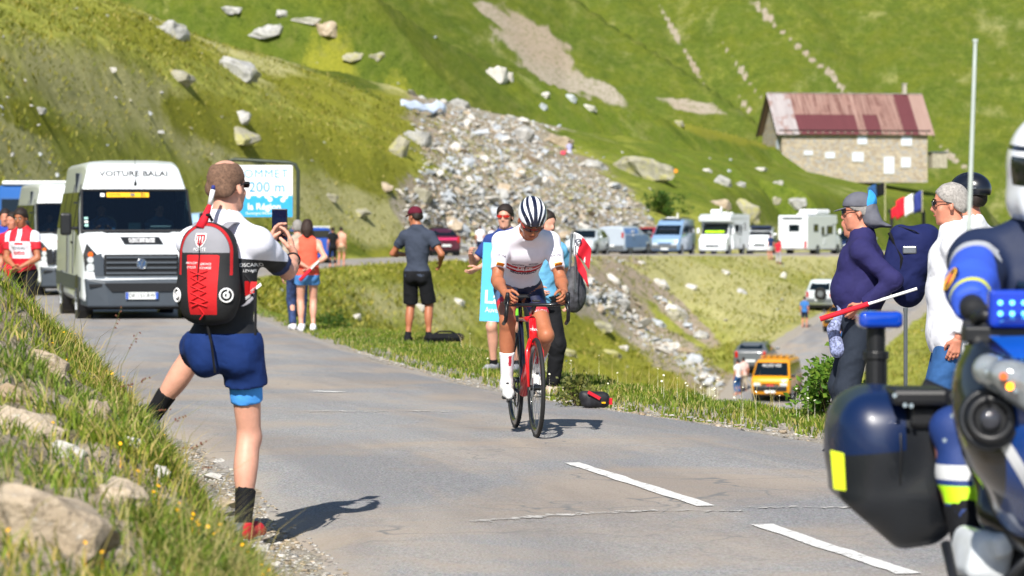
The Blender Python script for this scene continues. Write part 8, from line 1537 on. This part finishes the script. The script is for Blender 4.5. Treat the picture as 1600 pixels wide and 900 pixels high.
for q in (.09, .27): MB().cyl((q, -.95, .31), (q, -.6, .95), .025, 10).build('fork', M_('steel'), mo)
sobj('side_fairing', [cone(L_(1535, 700, 9.3), L_(1575, 800, 9.2), .055, .07, .04), cone(L_(1545, 590, 9.35), L_(1535, 700, 9.3), .05, .05, .04), cone(L_(1560, 800, 9.2), L_(1680, 870, 9.0), .06, .08, .04)], mat('fairing_black', '#17171a', rough=.25, coat=.7), mo, .010)
m = MB(); m.cyl(L_(1509, 500, 10.6), L_(1524, 66, 10.6), .0085, 8, .0062); m.cyl(L_(1524, 66, 10.6), L_(1524, 61, 10.6), .009, 8); m.build('aerial', mat('aerial_grey', '#b4bdb6', rough=.5), mo)
# rider
rl = Vector((1.675, 10.05, 0)); PN = cloth('police_jacket', '#0e2248'); of = Man('person', 'police motorcyclist in navy and blue with a white helmet cropped by the right edge', rl, PI, 1.90, pelvis=(0, 0, .90), lean=.12, bend=.06, head=(0, .12, 0), hr=None, er=(1, -.1, -.35), el=(-1, -.1, -.35), fr=(.33, .42, .14), fl=(-.33, .42, .14), kr=(.35, 1, .5), kl=(-.35, 1, .5), skin=SKR, res=.013, build=1.12, far=0, fal=0) if False else None
def loc_(px, py, Y): v = W(px, py, Y); d = v - rl; return np.array((-d.x, -d.y, d.z))
of = Man('person', 'police motorcyclist in navy and blue with a white helmet at the right edge', rl, PI, 1.92, pelvis=(0, 0, .90), lean=.10, bend=.08, head=(.0, .10, 0), hr=loc_(1517, 492, 9.32), hl=loc_(1790, 492, 9.32), er=(1, -.25, -.5), el=(-1, -.25, -.5), fr=loc_(1524, 905, 9.50), fl=loc_(1800, 905, 9.72), kr=(.75, .7, 1.2), kl=(-.9, 1, .35), skin=SKR, res=.012, build=1.18, far=0, fal=0, grip_r=((-.55, .8, -.25), (-.1, .3, -1), .9), grip_l=((.55, .8, -.25), (.1, .3, -1), .9), nohands=True)
def dse(x, y, z): return np.hypot(x - of.shr[0], np.hypot(y - of.shr[1], z - of.shr[2]))
uL = float(np.linalg.norm(of.elr - of.shr)); ew = nrm(of.wr - of.elr)
def tfa(x, y, z): return (x - of.elr[0]) * ew[0] + (y - of.elr[1]) * ew[1] + (z - of.elr[2]) * ew[2]
near_el = lambda x, y, z: (np.hypot(x - of.elr[0], np.hypot(y - of.elr[1], z - of.elr[2])) < .38) & (x > .22)
jz = dict(sleeve=lambda x, y, z: np.where(x > .20, dse(x, y, z) - uL * .50, -1.), grey=lambda x, y, z: np.where(x > .17, .022 - np.abs(dse(x, y, z) - uL * .46), .016 - np.abs(z - (of.chest[2] - .14))), yel=lambda x, y, z: np.where(near_el(x, y, z), .017 - np.abs(tfa(x, y, z) - .17), -1.))
oj = of.shirt(zoned('jacket_police', '#0c1e40', [('sleeve', '#2f55c8'), ('grey', '#a9adb4'), ('yel', '#d8dc20')], rough=.7, bmp=.5), 1.86, .020, .05, loose=.030, wr=.006, zones=jz, name='jacket'); ob_ = bvh_of(oj)
bd = of.shr + (of.elr - of.shr) * .62; h_ = ob_.ray_cast(Vector(bd + np.array((.12, .25, 0))), Vector((-.35, -1, 0)).normalized(), .6)
if h_[0] is not None:
    m = MB(); m.cyl(h_[0], h_[0] + h_[1] * .006, .042, 20); bq = m.build('badge', mat('badge_navy', '#141c3c', rough=.7), oj); MB().ring(h_[0] + h_[1] * .007, h_[1], .036, .003, 20, 5).build('badge_ring', M_('yellow_print'), bq); MB().cyl(h_[0] + h_[1] * .006, h_[0] + h_[1] * .010, .018, 10).build('badge_flame', mat('badge_red2', '#d8604a', rough=.7), bq)
kn = of.knr; lg = dict(w=lambda x, y, z: np.where(x > 0, .022 - np.abs(z - .80), -1.), n=lambda x, y, z: np.where(x > 0, .026 - np.abs(z - .735), -1.), k=lambda x, y, z: np.where(x > 0, .05 - np.abs(y - kn[1] + .12), -1.))
of.trousers(zoned('breeches', '#10306e', [('w', '#c8cacc'), ('n', '#b8f010'), ('k', '#b8babf')], rough=.7, bmp=.4), 1.8, .006, .004, zones=lg, wr=.005, waist=.30); of.shoes(BLK, M_('rubber'), inf=.02); of.socks(BLK, .5, .012)
v, f = solid([cone(q[1], q[2], q[3] + .005, q[4] + .005, q[5]) for q in of.hand(of.wr, of.elr, ((-.55, .8, -.25), (-.1, .3, -1), .9), 1, .9)] + [cone(of.wr - ew * .10, of.wr, .042, .034, .02)], .007); mobj('glove', v * np.array((1., 1, 1)), f, mat('glove_black', '#16171a', rough=.7, var=.3, vs=30, bmp=.6, bs=60), of.t, smooth=True)
v2, f2 = solid([cone(q[1], q[2], q[3] + .005, q[4] + .005, q[5]) for q in of.hand(of.wl, of.ell_, ((.55, .8, -.25), (.1, .3, -1), .9), -1, .9)], .009); mobj('glove', v2, f2, MATS['glove_black'], of.t, smooth=True)
k = 1.92 / 1.76; R = of.HR; hz = dict(vis=lambda x, y, z: (lambda q: np.minimum(.045 - np.abs(q[:, 2] - .015), q[:, 1] - .035))(np.stack([x - of.hc[0], y - of.hc[1], z - of.hc[2]], -1) @ R), str=lambda x, y, z: (lambda q: np.minimum(.008 - np.abs(q[:, 2] - .085), .5))(np.stack([x - of.hc[0], y - of.hc[1], z - of.hc[2]], -1) @ R))
sobj('helmet', [ell(of.hp(0, -.01, .03), np.array((.130, .155, .150)) * k, R, .03), cone(of.hp(-.05, .075, -.085), of.hp(.05, .075, -.085), .062, None, .05), cone(of.hp(-.05, -.02, -.08), of.hp(.05, -.02, -.08), .085, None, .05)], zoned('helmet_police', '#e4e6ea', [('vis', '#0b0e16'), ('str', '#20232c')], rough=.18, bmp=0, coat=.9), of.t, .009, [(of.hp(0, 0, -.13), R @ np.array((0, 0, -1.)))], 0, 0, 0, hz)
# dry seed stalks leaning out over the road edge from the bank
m = MB(); hd_ = MB(); r9 = random.Random(5)
for px, py, ln in [(205, 600, 120), (232, 590, 90), (262, 640, 110), (286, 650, 95), (300, 700, 90), (320, 690, 130), (215, 520, 70), (190, 480, 90), (330, 730, 80)]:
    Y = r9.uniform(13.5, 14.6); b = at(px - 30, Y); t_ = W(px, py, Y - .1); mid = (b + t_) / 2 + Vector((-.03, 0, .05)); m.tube([b, mid, t_], [.0016, .0013, .0008], 4)
    for k in range(6): q = t_.lerp(mid, k * .09) + Vector((r9.uniform(-.012, .012), r9.uniform(-.01, .01), 0)); hd_.box(q, (.005, .005, .009), Matrix.Rotation(r9.uniform(0, 3), 3, 'Y'))
sp = m.build('seed_stalk', bpy.data.materials['straw']); tag(sp, 'thin dry stalks leaning from the bank behind the man filming', 'grass', kind='stuff'); h2 = hd_.build('seed_head', mat('sorrel', '#6a4030', rough=.9), sp); h2['kind'] = 'stuff'
